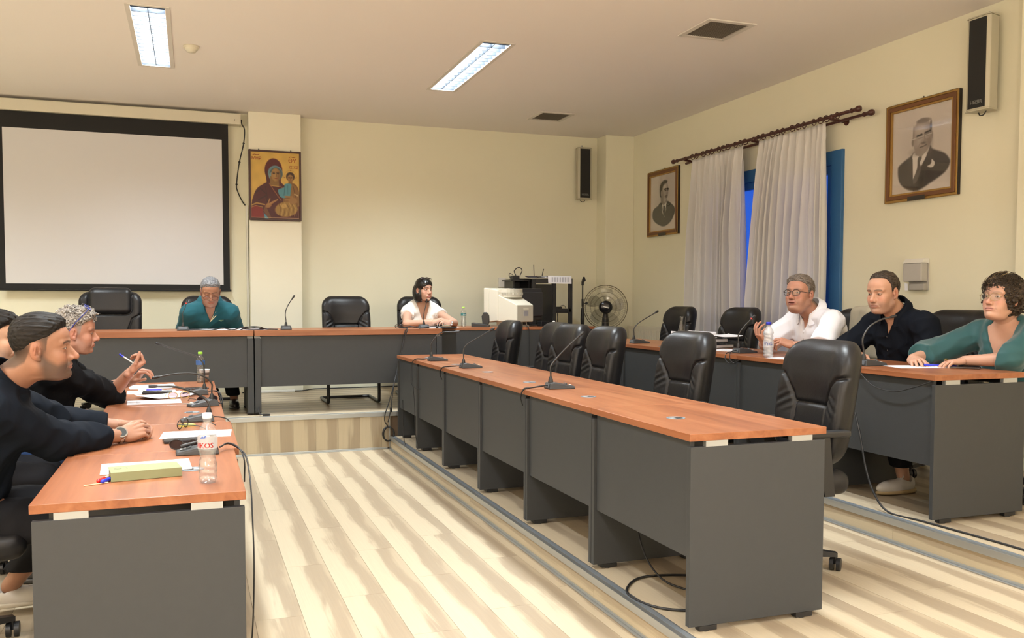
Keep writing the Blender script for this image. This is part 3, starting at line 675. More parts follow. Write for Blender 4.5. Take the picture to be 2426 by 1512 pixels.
class Paint:
    def __init__(s, u, v, asp, bg): s.u, s.v, s.asp = u, v, asp; s.c = np.zeros(u.shape+(3,))+np.array(bg, float)
    def _mix(s, m, col, a=1): s.c = s.c*(1-m[..., None]*a)+np.array(col, float)*m[..., None]*a
    def ell(s, cx, cy, rx, ry, col, soft=.007, a=1, rot=0, clip=None):
        x, y = s.u-cx, s.v-cy
        if rot: c, q = math.cos(rot), math.sin(rot); x, y = c*x+q*y*s.asp, (-q*x+c*y*s.asp)/s.asp
        d = np.sqrt((x/rx)**2+(y/ry)**2)-1; m = np.clip(.5-d/(2*soft/min(rx, ry)+1e-6), 0, 1)
        if clip is not None: m = m*clip
        s._mix(m, col, a); return m
    def poly(s, pts, col, a=1, soft=0.004):
        if len(pts) >= 7: pts = [(q.x, q.y) for q in catmull([(a_, b_, 0) for a_, b_ in pts], 4, True)]
        d = np.full(s.u.shape, 9.); ins = np.zeros(s.u.shape, bool); n = len(pts)
        for i in range(n):
            (x0, y0), (x1, y1) = pts[i], pts[(i+1) % n]; ex, ey = x1-x0, y1-y0
            t = np.clip(((s.u-x0)*ex+(s.v-y0)*ey)/(ex*ex+ey*ey+1e-9), 0, 1); d = np.minimum(d, np.hypot(s.u-x0-t*ex, s.v-y0-t*ey))
            if y1 != y0: ins ^= ((y0 > s.v) != (y1 > s.v)) & (s.u < (x1-x0)*(s.v-y0)/(y1-y0)+x0)
        m = np.clip(.5+np.where(ins, d, -d)/(2*soft), 0, 1); s._mix(m, col, a); return m
    def line(s, pts, w, col, a=1, soft=.004):
        d = np.full(s.u.shape, 9.)
        for (x0, y0), (x1, y1) in zip(pts, pts[1:]):
            ex, ey = x1-x0, y1-y0; t = np.clip(((s.u-x0)*ex+(s.v-y0)*ey)/(ex*ex+ey*ey+1e-9), 0, 1); d = np.minimum(d, np.hypot(s.u-x0-t*ex, s.v-y0-t*ey))
        m = np.clip(.5-(d-w)/(2*soft), 0, 1); s._mix(m, col, a)
def icon_paint(u, v):
    p = Paint(u, v, 1.35, (206, 168, 84)); n = np.sin(u*19+v*7)*np.sin(v*23-u*5); p.c = p.c*(1+.035*n[..., None])
    mar, mar2, fold = (72, 22, 26), (96, 26, 26), (46, 14, 18)
    p.poly([(0, .90), (.02, .78), (.04, .70), (.12, .56), (.26, .48), (.335, .44), (.33, .34), (.60, .34), (.62, .44), (.70, .50), (.8, .6), (.95, .7), (1, .8), (1, 1), (0, 1)], mar)
    p.ell(.47, .27, .18, .18, mar); p.ell(.47, .26, .165, .165, mar2, a=.5)
    p.poly([(.30, .28), (.33, .47), (.26, .5), (.62, .5), (.61, .30)], mar)
    p.ell(.505, .31, .15, .115, (96, 130, 140)); p.ell(.52, .325, .135, .10, (70, 88, 92)); p.ell(.43, .36, .055, .06, (110, 140, 148))
    p.poly([(.40, .36), (.395, .50), (.585, .51), (.57, .36)], (128, 96, 50)); p.line([(.40, .5), (.58, .51)], .006, (180, 140, 70))
    p.ell(.515, .335, .095, .098, (150, 112, 62)); p.ell(.50, .33, .05, .07, (176, 138, 82), soft=.03, a=.6); p.ell(.57, .37, .035, .07, (110, 78, 42), soft=.03, a=.7)
    for s_ in (.475, .56): p.ell(s_, .315, .022, .010, (40, 26, 16), soft=.006); p.line([(s_-.03, .297), (s_+.028, .295)], .004, (46, 30, 18))
    p.line([(.525, .30), (.53, .355), (.515, .362)], .005, (104, 72, 38)); p.line([(.495, .388), (.54, .388)], .006, (120, 50, 36))
    p.line([(.38, .47), (.5, .6), (.62, .72)], .008, (150, 96, 56), .8); p.line([(.60, .5), (.70, .56)], .006, (150, 96, 56), .8)
    p.line([(.10, .62), (.2, .55), (.3, .62)], .008, fold, .8); p.line([(.16, .72), (.3, .66), (.36, .8)], .010, fold, .8); p.line([(.3, .52), (.34, .7)], .007, fold, .8)
    p.poly([(0, .83), (.10, .80), (.24, .85), (.27, .99), (0, .99)], (120, 28, 28)); p.line([(.0, .81), (.12, .77), (.28, .79)], .010, (166, 128, 66)); p.line([(.0, .84), (.1, .81), (.24, .83)], .005, (166, 128, 66))
    p.poly([(.26, .91), (.28, 1), (.37, 1)], (84, 138, 160)); p.poly([(.25, .88), (.30, .8), (.42, .99), (.36, 1)], (104, 66, 44))
    # the child
    p.poly([(.66, .60), (.70, .50), (.78, .455), (.90, .46), (.97, .52), (1, .62), (1, .80), (.70, .78), (.66, .7)], (120, 84, 44))
    p.poly([(.56, .56), (.68, .52), (.70, .47), (.84, .47), (.84, .62), (.70, .68), (.60, .66)], (78, 136, 150)); p.line([(.70, .5), (.68, .64)], .006, (46, 90, 104)); p.line([(.76, .49), (.76, .62)], .005, (46, 90, 104), .7)
    p.poly([(.84, .47), (.93, .5), (.99, .6), (.97, .76), (.80, .70)], (132, 96, 52)); p.line([(.87, .5), (.92, .66)], .006, (86, 58, 30)); p.line([(.70, .66), (.85, .66), (.86, .7), (.70, .71)], .012, (150, 110, 64))
    p.ell(.815, .355, .088, .070, (58, 38, 22)); p.ell(.812, .378, .06, .055, (146, 108, 60)); p.poly([(.775, .42), (.77, .46), (.86, .46), (.85, .42)], (130, 94, 50))
    for s_ in (.79, .835): p.ell(s_, .37, .014, .008, (36, 24, 14), soft=.006)
    p.line([(.795, .405), (.83, .405)], .004, (110, 50, 36)); p.line([(.813, .37), (.815, .392)], .004, (104, 72, 38))
    p.ell(.73, .85, .24, .115, (150, 116, 60), rot=-.15)
    for k in range(9):
        a = .56+k*.045; p.line([(a, .76+.02*math.sin(k*2)), (a+.05, .84), (a+.02, .95)], .006, ((96, 66, 30), (196, 160, 96))[k % 2], .75)
    p.ell(.68, .80, .05, .035, (196, 158, 92), a=.8); p.ell(.86, .72, .09, .05, (148, 110, 66)); p.line([(.90, .62), (.97, .64)], .01, (210, 180, 130), .7)
    # the mother's hand
    p.ell(.36, .80, .07, .035, (150, 106, 62), rot=-.5)
    for k in range(4): p.line([(.36+.02*k, .79-.006*k), (.44+.035*k, .745-.012*k)], .010, (160, 116, 70))
    p.line([(.34, .79), (.39, .70)], .011, (160, 116, 70)); p.line([(.10, .775), (.34, .82)], .012, (150, 106, 62), .0)
    p.line([(.012, .985), (.985, .985)], .003, (190, 160, 120)); p.line([(.012, .55), (.012, .985)], .0025, (190, 160, 120), .7); p.line([(.985, .55), (.985, .985)], .0025, (190, 160, 120), .7)
    for (x_, y_) in ((.82, .26), (.69, .37), (.93, .37)): p.ell(x_, y_, .008, .006, (120, 60, 30), soft=.006)
    for t_ in range(20):
        a0 = math.pi*1.05*t_/20-math.pi*1.02; p.ell(.815+.135*math.cos(a0), .365+.105*math.sin(a0), .004, .003, (150, 110, 50), soft=.004)
    return srn(np.clip(p.c, 0, 255))
def suit_portrait(u, v, big=True):
    p = Paint(u, v, 1.1, (214, 204, 194)); g = (160, 150, 142)
    if big:
        p.ell(.28, .45, .18, .3, g, soft=.2, a=.35); p.ell(.78, .45, .16, .25, g, soft=.2, a=.35)
        m = p.poly([(.10, .70), (.14, .64), (.33, .555), (.38, .52), (.62, .47), (.68, .52), (.86, .59), (.94, .66), (.96, .72), (.88, .82), (.62, .93), (.44, .985), (.26, .95), (.13, .85)], (66, 60, 57), soft=.012)
        p.poly([(.345, .60), (.39, .52), (.62, .455), (.60, .56), (.50, .70), (.40, .82), (.36, .86)], (216, 208, 200))
        p.poly([(.44, .60), (.50, .575), (.505, .61), (.475, .66), (.50, .73), (.44, .86), (.38, .9), (.36, .86), (.43, .72)], (92, 86, 82))
        p.line([(.345, .60), (.36, .86), (.38, .98)], .008, (60, 56, 54), .8); p.line([(.61, .55), (.56, .72), (.44, .92)], .007, (60, 56, 54), .8); p.line([(.62, .75), (.58, .90)], .006, (62, 58, 55), .5); p.line([(.2, .7), (.22, .85)], .01, (70, 64, 60), .5)
        p.poly([(.60, .715), (.66, .69), (.67, .64), (.70, .66), (.72, .69), (.70, .73), (.65, .735)], (206, 198, 190))
        p.poly([(.385, .48), (.40, .56), (.50, .59), (.60, .52), (.63, .44)], (150, 140, 132))
        p.ell(.505, .34, .16, .205, (160, 148, 139), soft=.01); p.poly([(.355, .38), (.365, .44), (.39, .50), (.44, .545), (.52, .55), (.60, .50), (.655, .40)], (156, 144, 135)); p.ell(.62, .42, .05, .12, (122, 111, 104), soft=.04, a=.7); p.ell(.42, .52, .10, .04, (120, 110, 103), soft=.03, a=.5)
        p.ell(.52, .165, .115, .030, (118, 108, 102), soft=.006, a=.8); p.ell(.645, .25, .018, .08, (104, 96, 92), soft=.005, a=.9); p.ell(.362, .28, .014, .07, (130, 120, 112), soft=.005, a=.8)
        p.ell(.35, .40, .022, .045, (130, 120, 112)); p.ell(.665, .36, .018, .045, (140, 130, 122))
        p.ell(.48, .26, .09, .05, (200, 188, 178), soft=.04, a=.8); p.ell(.43, .42, .04, .03, (188, 176, 166), soft=.03, a=.7)
        p.line([(.42, .335), (.50, .325)], .010, (44, 40, 38)); p.line([(.55, .315), (.635, .30)], .010, (44, 40, 38))
        p.ell(.46, .355, .038, .014, (84, 76, 72), soft=.012); p.ell(.59, .335, .038, .014, (80, 72, 68), soft=.012)
        p.line([(.34, .365), (.66, .335)], .004, (226, 220, 214), .8); p.ell(.46, .37, .05, .035, (200, 192, 184), soft=.008, a=.25); p.ell(.59, .35, .05, .035, (200, 192, 184), soft=.008, a=.25)
        p.line([(.545, .34), (.55, .40), (.52, .425)], .008, (140, 128, 120)); p.ell(.53, .43, .035, .012, (96, 88, 82), soft=.01); p.line([(.47, .475), (.53, .47), (.585, .455)], .006, (80, 72, 68)); p.ell(.53, .51, .035, .012, (150, 138, 130), soft=.015, a=.7)
        p.ell(.41, .45, .03, .07, (150, 138, 130), soft=.03, a=.6); p.line([(.47, .43), (.44, .47)], .005, (140, 128, 120))
    else:
        p.ell(.5, .5, .38, .42, (196, 188, 178), soft=.15, a=.6)
        p.poly([(.08, .70), (.12, .60), (.30, .54), (.38, .50), (.66, .49), (.80, .54), (.93, .62), (.94, .72), (.80, .86), (.55, .93), (.30, .88), (.12, .79)], (44, 44, 41), soft=.010)
        p.poly([(.44, .50), (.46, .66), (.54, .78), (.62, .64), (.64, .48)], (212, 206, 198)); p.poly([(.50, .56), (.57, .56), (.59, .66), (.55, .76), (.50, .66)], (48, 48, 46)); p.line([(.44, .5), (.53, .78)], .008, (36, 36, 34)); p.line([(.65, .5), (.55, .78)], .008, (36, 36, 34))
        p.poly([(.42, .40), (.42, .50), (.52, .56), (.64, .50), (.66, .42)], (148, 140, 132))
        p.ell(.545, .30, .155, .19, (172, 163, 153), soft=.01); p.poly([(.42, .30), (.45, .44), (.54, .49), (.64, .46), (.70, .33)], (168, 159, 149)); p.ell(.56, .22, .08, .05, (206, 198, 188), soft=.03, a=.8); p.ell(.45, .42, .05, .08, (120, 112, 104), soft=.04, a=.7)
        p.poly([(.37, .36), (.36, .22), (.44, .13), (.56, .10), (.66, .13), (.62, .16), (.52, .18), (.47, .24), (.45, .36), (.41, .40)], (74, 72, 68), soft=.015)
        p.line([(.53, .265), (.62, .262)], .010, (40, 38, 36)); p.line([(.66, .262), (.70, .27)], .010, (40, 38, 36)); p.ell(.585, .29, .03, .012, (60, 56, 52), soft=.01); p.ell(.68, .29, .018, .010, (60, 56, 52), soft=.01)
        p.line([(.65, .29), (.665, .35), (.63, .365)], .006, (130, 122, 114)); p.line([(.57, .395), (.66, .39)], .012, (96, 88, 82), .8); p.line([(.58, .42), (.65, .42)], .005, (110, 100, 94)); p.ell(.43, .33, .03, .05, (160, 150, 142)); p.ell(.48, .38, .05, .07, (150, 142, 134), soft=.04, a=.5)
    return srn(np.clip(p.c, 0, 255))

# ------------------------------------------------------------------ projection screen, icon, portraits
BLKF = M('black_screen_cloth', (.010, .010, .011), .8)
SCRW = M('white_screen_cloth', (.66, .655, .67), .75)
scn = thing('projection_screen', 'white projection screen with a black border hanging from a cream casing', 'projection screen', (-.72, 10.2, 1.46))
ys = -.002
obj('casing', MB().prism([(-.05, 0), (.07, 0), (.09, .02), (.09, .10), (.06, .112), (-.05, .112)], -2.0, 1.236, 0, Matrix.Translation((0, 0, 1.795)) @ Matrix(((0, 0, 1, 0), (1, 0, 0, 0), (0, 1, 0, 0), (0, 0, 0, 1)))), CREAMP, scn, bevel=.002)
obj('fabric_border', MB().box(-1.108, 1.112, ys, ys+.0015, .0, 1.80), BLKF, scn)
obj('fabric', MB().box(-1.048, 1.045, ys-.002, ys-.0006, .062, 1.628), SCRW, scn)
obj('weight_bar', MB().cyl((-1.12, ys, .0), (1.125, ys, .0), .011, n=12), BLKF, scn)
obj('end_cap', MB().box(1.236, 1.243, -.055, .095, 1.79, 1.91), CREAMP, scn, bevel=.002); obj('screw', MB().sphere((1.18, -.056, 1.84), .006, 8, 6), BLK, scn)
cb_ = tag(obj('video_cable', MB().tube([(.530, 10.17, 3.31), (.535, 10.16, 3.26), (.562, 10.17, 3.20), (.55, 10.19, 3.05), (.505, 10.22, 2.85), (.475, 10.24, 2.62), (.485, 10.25, 2.55), (.53, 10.27, 2.45), (.565, 10.28, 2.40)], .0065, 8).sphere((.507, 10.215, 2.86), .013, 8, 6).sphere((.475, 10.24, 2.62), .012, 8, 6).sphere((.552, 10.185, 3.06), .012, 8, 6), CABLE), 'black cable drooping beside the end of the screen casing', 'cable')
tag(obj('cable_duct', MB().box(.572, .592, 10.27, YW-.001, T3, 2.40), M('white_duct', (.74, .72, .64), .5), bevel=.001), 'thin white cable duct running down the wall beside the pillar', 'cable duct')
MAHO = M('dark_red_frame', (.045, .010, .008), .35)
ic = thing('icon_painting', 'gold ground icon painting of a robed mother and child on the pillar', 'painting', (.873, 10.12, 2.608))
obj('frame', MB().box(-.279, -.259, -.028, -.001, -.38, .38).box(.259, .279, -.028, -.001, -.38, .38).box(-.259, .259, -.028, -.001, .36, .38).box(-.259, .259, -.028, -.001, -.38, -.36), MAHO, ic, bevel=.003)
cv = canvas('painted_panel', .518, .72, 150, 205, icon_paint, ic, frame_T((0, -.014, 0), (1, 0, 0), (0, 0, 1)), .35)
obj('hanger', MB().tube([(-.175, -.006, .378), (-.17, -.006, .392), (-.16, -.006, .378)], .003, 6).tube([(.165, -.006, .378), (.17, -.006, .392), (.18, -.006, .378)], .003, 6), STEELB, ic)
REDI = M('red_brown_letters', sr(140, 60, 30), .6)
def lettering(body, size, T, mat, parent, bold=.0006, name='lettering'): return obj(name, place(text_mb(body, size, .0003, bold=bold), T), mat, parent)
for body, x, z, s_ in (('\u039c\u0397\u03a1', -.195, .288, .046), ('\u0398\u03a5', .185, .275, .062), ('\u0399\u03a3 \u03a7\u03a3', .20, .205, .040)):
    lettering(body, s_, frame_T((x, -.0155, z), (1, 0, 0), (0, 0, 1)), REDI, ic)
for x, z in ((-.20, .325), (.185, .315)): obj('lettering', MB().tube([(x-.035, -.016, z-.004), (x-.015, -.016, z+.006), (x+.01, -.016, z), (x+.035, -.016, z+.006)], .003, 6), REDI, ic)
GOLDF = M('gold_moulding', (.42, .25, .07), .38, .55, bmp=(80, .3, 3, .001)); BRNF = M('brown_moulding', (.16, .065, .02), .45, bmp=(80, .3, 3, .001)); DKF = M('frame_side', (.012, .008, .006), .5)
PLQ = M('dark_plaque', (.035, .028, .02), .5)
def portrait(lab, y0, y1, z0, z1, big, plaque, x=XW):
    t = thing('framed_portrait', lab, 'framed portrait', (x, (y0+y1)/2, (z0+z1)/2)); w = (y1-y0)/2; h = (z1-z0)/2
    def ring(o, i, d0, d1, mat, nme):
        m = MB()
        for (a, b, c, d) in ((-w+o, -w+i, -h+o, h-o), (w-i, w-o, -h+o, h-o), (-w+i, w-i, h-i, h-o), (-w+i, w-i, -h+o, -h+i)): m.box(-d1, -d0, a, b, c, d)
        return obj(nme, m, mat, t, bevel=.003)
    ring(0, .018, .001, .030, GOLDF, 'outer_moulding'); ring(.018, .048, .001, .038, BRNF, 'frame'); ring(.048, .062, .001, .030, GOLDF, 'inner_moulding')
    obj('frame_side', MB().box(-.028, -.001, -w-.003, -w, -h, h), DKF, t); obj('frame_side', MB().box(-.028, -.001, w, w+.003, -h, h), DKF, t)
    ww, hh = 2*(w-.06), 2*(h-.06)
    canvas('print', ww, hh, 130, 150, lambda u, v: suit_portrait(u, v, big), t, frame_T((-.014, 0, 0), (0, -1, 0), (0, 0, 1)), .25, .1)
    g = bpy.data.materials.get('picture_glass') or glass_mat('picture_glass', (1, 1, 1), .03)
    obj('glass', MB().add([(-.019, -w+.055, -h+.055), (-.019, w-.055, -h+.055), (-.019, w-.055, h-.055), (-.019, -w+.055, h-.055)], [(0, 3, 2, 1)]), g, t)
    obj('name_plaque', MB().box(-.042, -.036, plaque-.085, plaque+.085, -h-.004, -h+.03), PLQ, t, bevel=.002)
    obj('hook', MB().tube([(-.004, -.005, h), (-.004, 0, h+.02), (-.004, .005, h)], .003, 6), STEELB, t)
    return t
portrait('large framed portrait of a bald man in a dark suit with a buttonhole flower', 4.985, 5.695, 2.128, 2.882, True, .02)
portrait('smaller looking framed portrait of a man with a moustache, left of the curtains', 8.905, 9.625, 2.122, 2.888, False, -.02)

# ------------------------------------------------------------------ column speakers
GRL = M('speaker_grille', (.010, .010, .010), .7, bmp=(900, .6, 2, .001)); CASE = M('beige_speaker_case', (.50, .47, .36), .5)
GREYL = M('grey_letters', (.20, .20, .19), .6)
def speaker(lab, loc, rz, w=.187, h=.625, d=.10):
    t = thing('column_speaker', lab, 'speaker', loc, rz, 'column speakers')
    P = [(-d/2-.0, -w/2+.02), (d/2, -w/2+.0), (d/2+.012, -w/2+.022), (d/2+.012, w/2-.022), (d/2, w/2), (-d/2, w/2-.02)]
    obj('case', MB().prism(P, 0, h), CASE, t, bevel=.006); e = .008
    obj('cap', MB().prism([(x_*1.06, y_*1.05) for x_, y_ in P], h, h+e), CASE, t, bevel=.002); obj('cap', MB().prism([(x_*1.06, y_*1.05) for x_, y_ in P], -e, 0), CASE, t, bevel=.002)
    obj('grille', MB().box(d/2+.011, d/2+.015, -w/2+.026, w/2-.026, .012, h-.012), GRL, t, bevel=.001)
    lettering('HEISIR', .034, frame_T((d/2+.0158, 0, .05), (0, 1, 0), (0, 0, 1)), GREYL, t, .0004)
    obj('cable', MB().tube([(-.0, .03, -.004), (.0, .01, -.03), (.0, -.02, -.03), (-.01, -.04, -.006)], .004, 6), CABLE, t)
    obj('bracket', MB().box(-d/2-.05, -d/2, -.03, .03, h*.3, h*.38).box(-d/2-.05, -d/2, -.03, .03, h*.62, h*.7).cyl((-.04, 0, h+e), (-.045, 0, h+.045), .01, n=8), SILV, t)
    return t
speaker('column speaker hanging in the far corner beside the first portrait', (4.602, 10.20, 2.618), -PI/2)
speaker('column speaker on the right wall beside the large portrait', (5.12, 4.715, 2.665), PI+.05)

# ------------------------------------------------------------------ curtain rod and curtains
RODW = M('dark_red_wood', (.065, .018, .013), .4, bmp=(60, .3, 4, .001))
rod = thing('curtain_rod', 'dark wooden double curtain rod with turned ends and rings', 'curtain rod', (5.06, 7.3, 2.9))
def finial(y, s, x=0, z=0): return MB().lathe([(.001, 0), (.017, 0), (.02, .012), (.012, .02), (.018, .06), (.026, .085), (.024, .105), (.001, .115)], 16, T=Matrix.Translation((x, y, z)) @ Matrix.Rotation(-s*PI/2, 4, 'X'))
obj('rod', MB().cyl((0, 1.40, 0), (0, -1.36, 0), .0145, n=14), RODW, rod); obj('rear_rod', MB().cyl((.075, 1.34, -.035), (.075, -1.42, -.035), .0125, n=14), RODW, rod)
obj('finial', finial(1.39, 1), RODW, rod); obj('finial', finial(-1.35, -1), RODW, rod); obj('finial', finial(-1.41, -1, .075, -.035), RODW, rod)
for y in (1.22, -.02, -1.12): obj('bracket', MB().cyl((.158, y, -.035), (-.02, y, -.02), .013, n=10).cyl((.158, y, -.035), (.152, y, -.035), .03, n=14).sphere((0, y, -.005), .024, 12, 8), RODW, rod)
ringm = MB().tube([(.026*math.cos(2*PI*k/12), 0, .026*math.sin(2*PI*k/12)) for k in range(12)], .0045, 6, closed=True, sub=2).mesh('ring', [RODW])
for k in range(24):
    y = 1.08-k*.098 + (0, .02, -.015)[k % 3]
    if abs(y+.02) > .03: link('ring', ringm, rod, (0, y, -.006), (0, .2*math.sin(k*2.1), .25*math.sin(k*1.7)))
CUR, cn, cbsdf = nm('ivory_curtain_cloth')
cbsdf.inputs['Base Color'].default_value = (.93, .91, .87, 1); cbsdf.inputs['Roughness'].default_value = .85; cbsdf.inputs['Sheen Weight'].default_value = .1
_t = cn.nodes.new('ShaderNodeBsdfTranslucent'); _t.inputs[0].default_value = (.8, .8, .85, 1); _m = cn.nodes.new('ShaderNodeMixShader'); _m.inputs[0].default_value = .32
cn.links.new(cbsdf.outputs[0], _m.inputs[1]); cn.links.new(_t.outputs[0], _m.inputs[2]); cn.links.new(_m.outputs[0], cn.nodes['Material Output'].inputs[0]); bump(cn, cbsdf, 700, .12, 2, .001)
def curtain(lab, yt0, yt1, yb0, yb1, seed, nf=10):
    rnd = random.Random(seed); ph = [rnd.uniform(-.5, .5) for _ in range(40)]
    ns, nz = 220, 70; v = []
    for i in range(ns+1):
        s = i/ns
        for j in range(nz+1):
            q = j/nz; z = 2.868-q*(2.868-T2-.03)
            y = (yt0+(yt1-yt0)*s)*(1-q**.8)+(yb0+(yb1-yb0)*s)*q**.8
            pf = nf*(s+.028*math.sin(9*s+seed)+.016*q*math.sin(17*s+seed*2))
            amp = (.014+.034*min(1, q*3.2))*(1+.55*math.sin(5*s+seed)*math.sin(11*s+2*seed))
            x = math.sin(2*PI*pf+ph[int(pf) % 40]*.5)
            pin = math.exp(-(q/.035)**2)
            x = x*amp+.35*amp*math.sin(4*PI*pf+1+seed)*(1-.5*q)
            y += .018*math.cos(2*PI*pf)*(1 if q > .05 else .4)
            v.append((5.085+x*(1-.3*pin)+.006*math.sin(q*7+s*11), y, z))
    f = [(i*(nz+1)+j, (i+1)*(nz+1)+j, (i+1)*(nz+1)+j+1, i*(nz+1)+j+1) for i in range(ns) for j in range(nz)]
    o = obj('curtain', MB().add(v, f, 0, True), CUR); tag(o, lab, 'curtain', 'ivory curtains over the window')
    tp = MB(); n = nf*1
    o.modifiers.new('thick', 'SOLIDIFY').thickness = .0015
    hk = MB()
    for k in range(nf*2): 
        s = (k+.5)/(nf*2); y = yt0+(yt1-yt0)*s; hk.cyl((5.07, y, 2.86), (5.062, y, 2.872), .0025, n=6)
    obj('hook_tape', hk, M('tape', (.7, .66, .58), .8), o)
curtain('ivory curtain farther from the camera, beside the smaller portrait', 8.44, 7.46, 8.50, 7.42, 1, 10)
curtain('ivory curtain nearer the camera, behind the man in the white polo', 7.22, 6.28, 7.46, 6.27, 4, 11)

# ------------------------------------------------------------------ wall dispenser, radiator
dsp = thing('wall_dispenser', 'grey plastic dispenser on the wall behind the man in black', 'dispenser', (XW, 5.345, 1.44))
obj('holder', MB().box(-.012, -.001, -.095, .095, .0, .235), M('grey_back_plate', (.42, .40, .37), .35), dsp, bevel=.003)
obj('cover', MB().box(-.075, -.012, -.093, .093, .065, .205), M('smoky_plastic', (.47, .45, .42), .2, spec=.7), dsp, bevel=.008)
obj('lid', MB().prism([(-.08, 0), (-.001, 0), (-.001, .035), (-.05, .035)], -.097, .097, 0, Matrix.Translation((0, 0, .205)) @ Matrix(((1, 0, 0, 0), (0, 0, 1, 0), (0, 1, 0, 0), (0, 0, 0, 1)))), WHITEP, dsp, bevel=.004)
obj('tray', MB().box(-.05, -.012, -.093, .055, .0, .05), M('smoky_tray', (.38, .36, .33), .25), dsp, bevel=.006); obj('tissue', MB().add([(-.052, .06, .0), (-.052, .092, .0), (-.055, .092, .055), (-.06, .055, .05)], [(0, 1, 2, 3)]), PAPER, dsp)
rad = thing('radiator', 'cream panel radiator low on the right wall behind the chairs', 'radiator', (5.13, 9.25, T2+.12+.1))
obj('panel', MB().box(-.055, -.04, -.64, .64, 0, .58).box(.03, .045, -.64, .64, 0, .58), CREAMP, rad, bevel=.006)
rib = MB().box(-.062, -.055, -.018, .018, .03, .55).mesh('rib', [CREAMP])
for k in range(22): link('rib', rib, rad, (0, -.6+k*1.2/21, 0))
gm_ = MB()
for k in range(24): gm_.box(-.038, .028, -.62+k*1.24/23-.006, -.62+k*1.24/23+.006, .575, .585)
obj('top_grille', gm_.box(-.055, -.038, -.64, .64, .575, .59).box(.028, .045, -.64, .64, .575, .59), CREAMP, rad)
obj('valve', MB().cyl((0, -.64, .55), (0, -.70, .55), .010, n=10).cyl((0, -.70, .52), (0, -.70, .60), .017, n=12).cyl((0, -.70, -.3), (0, -.70, .52), .009, n=10), SILV, rad)

# ------------------------------------------------------------------ pedestal fan
fan = thing('pedestal_fan', 'black pedestal fan with a wire cage in the far corner', 'fan', (4.64, 9.62, T3))
obj('base', MB().lathe([(.001, .0), (.20, .0), (.20, .012), (.17, .03), (.04, .045), (.03, .06), (.001, .06)], 32), BLK, fan)
obj('pole', MB().cyl((0, 0, .05), (0, 0, .62), .013, n=14).cyl((0, 0, .36), (0, 0, .40), .024, n=14), STEELB, fan)
obj('neck', MB().lathe([(.001, .50), (.034, .50), (.042, .56), (.043, .72), (.040, .80), (.030, .87), (.02, .91), (.001, .92)], 20), BLK, fan)
FT = Matrix.Translation((0, 0, .943)) @ Matrix.Rotation(-.35, 4, 'Z')
hd = FT @ Matrix.Rotation(PI/2, 4, 'X')
obj('motor', MB().lathe([(.001, -.16), (.05, -.155), (.07, -.12), (.072, -.06), (.05, -.03), (.001, -.03)], 24, T=hd), BLK, fan)
cg = MB()
for R_, zf in ((.262, 0), (.24, .035), (.18, .05), (.13, .055)):
    for s_ in ((1, -1) if R_ < .25 else (1,)): cg.tube([hd @ Vector((R_*math.cos(2*PI*k/24), R_*math.sin(2*PI*k/24), zf*s_)) for k in range(24)], .0045 if R_ > .25 else .0016, 6, closed=True, sub=2)
cage = obj('cage_ring', cg, M('bronze_wire', (.16, .14, .085), .4, .4), fan)
sp_ = MB()
for k in range(60):
    a = 2*PI*k/60
    for s_ in (1, -1): sp_.tube([hd @ Vector((r_*math.cos(a+o_), r_*math.sin(a+o_), z_*s_)) for r_, z_, o_ in ((.262, .0, 0), (.245, .033, .02), (.18, .05, .07), (.075, .056, .14))], .0005, 4, raw=True)
o = obj('cage_wire', sp_, bpy.data.materials['bronze_wire'], fan); o['kind'] = 'stuff'
obj('hub', MB().lathe([(.001, .075), (.04, .073), (.07, .066), (.078, .056), (.07, .048), (.001, .048)], 28, T=hd), BLKG, fan)
obj('badge', MB().box(-.035, .035, -.006, .006, .0755, .0765, 0, hd @ Matrix.Rotation(-.25, 4, 'Z')), WHITEP, fan)
FANB = glass_mat('smoky_blade', (.62, .62, .6), .15, alpha_mix=.12)
for k in range(5):
    v = []; a0 = 2*PI*k/5
    for i in range(9):
        r_ = .05+.175*i/8; wd = .35+.42*math.sin(PI*min(1, .15+.8*i/8))
        for j in range(6):
            t_ = (j/5-.5)*wd*1.25+.25*(i/8); v.append(hd @ Vector((r_*math.cos(a0+t_), r_*math.sin(a0+t_), .022-.03*(j/5))))
    obj('blade', MB().add(v, [(i*6+j, (i+1)*6+j, (i+1)*6+j+1, i*6+j+1) for i in range(8) for j in range(5)], 0, True), FANB, fan)
# microphone stand
ms = thing('microphone_stand', 'tall black microphone stand beside the fan', 'microphone stand', (4.31, 9.55, T3))
obj('base', MB().lathe([(.001, 0), (.13, 0), (.13, .012), (.03, .03), (.001, .03)], 28), STEELB, ms)
obj('pole', MB().cyl((0, 0, .02), (0, 0, .85), .013, n=12).cyl((0, 0, .85), (0, 0, 1.22), .008, n=12), STEELB, ms)
obj('clutch', MB().lathe([(.013, .72), (.02, .74), (.024, .80), (.018, .92), (.012, .94)], 14), BLK, ms); obj('knob', MB().cyl((0, 0, .99), (.05, 0, .99), .005, n=8).sphere((.05, 0, .99), .016, 12, 8).cyl((0, 0, .95), (0, 0, 1.04), .013, n=10), BLK, ms)
obj('clip', MB().cyl((0, 0, 1.20), (.0, 0, 1.24), .015, n=10).prism([(-.012, 0), (.012, 0), (.035, .02), (.02, .065), (.008, .065), (-.004, .03)], -.012, .012, 0, Matrix.Translation((0, 0, 1.235)) @ Matrix(((1, 0, 0, 0), (0, 0, 1, 0), (0, 1, 0, 0), (0, 0, 0, 1)))), BLK, ms)

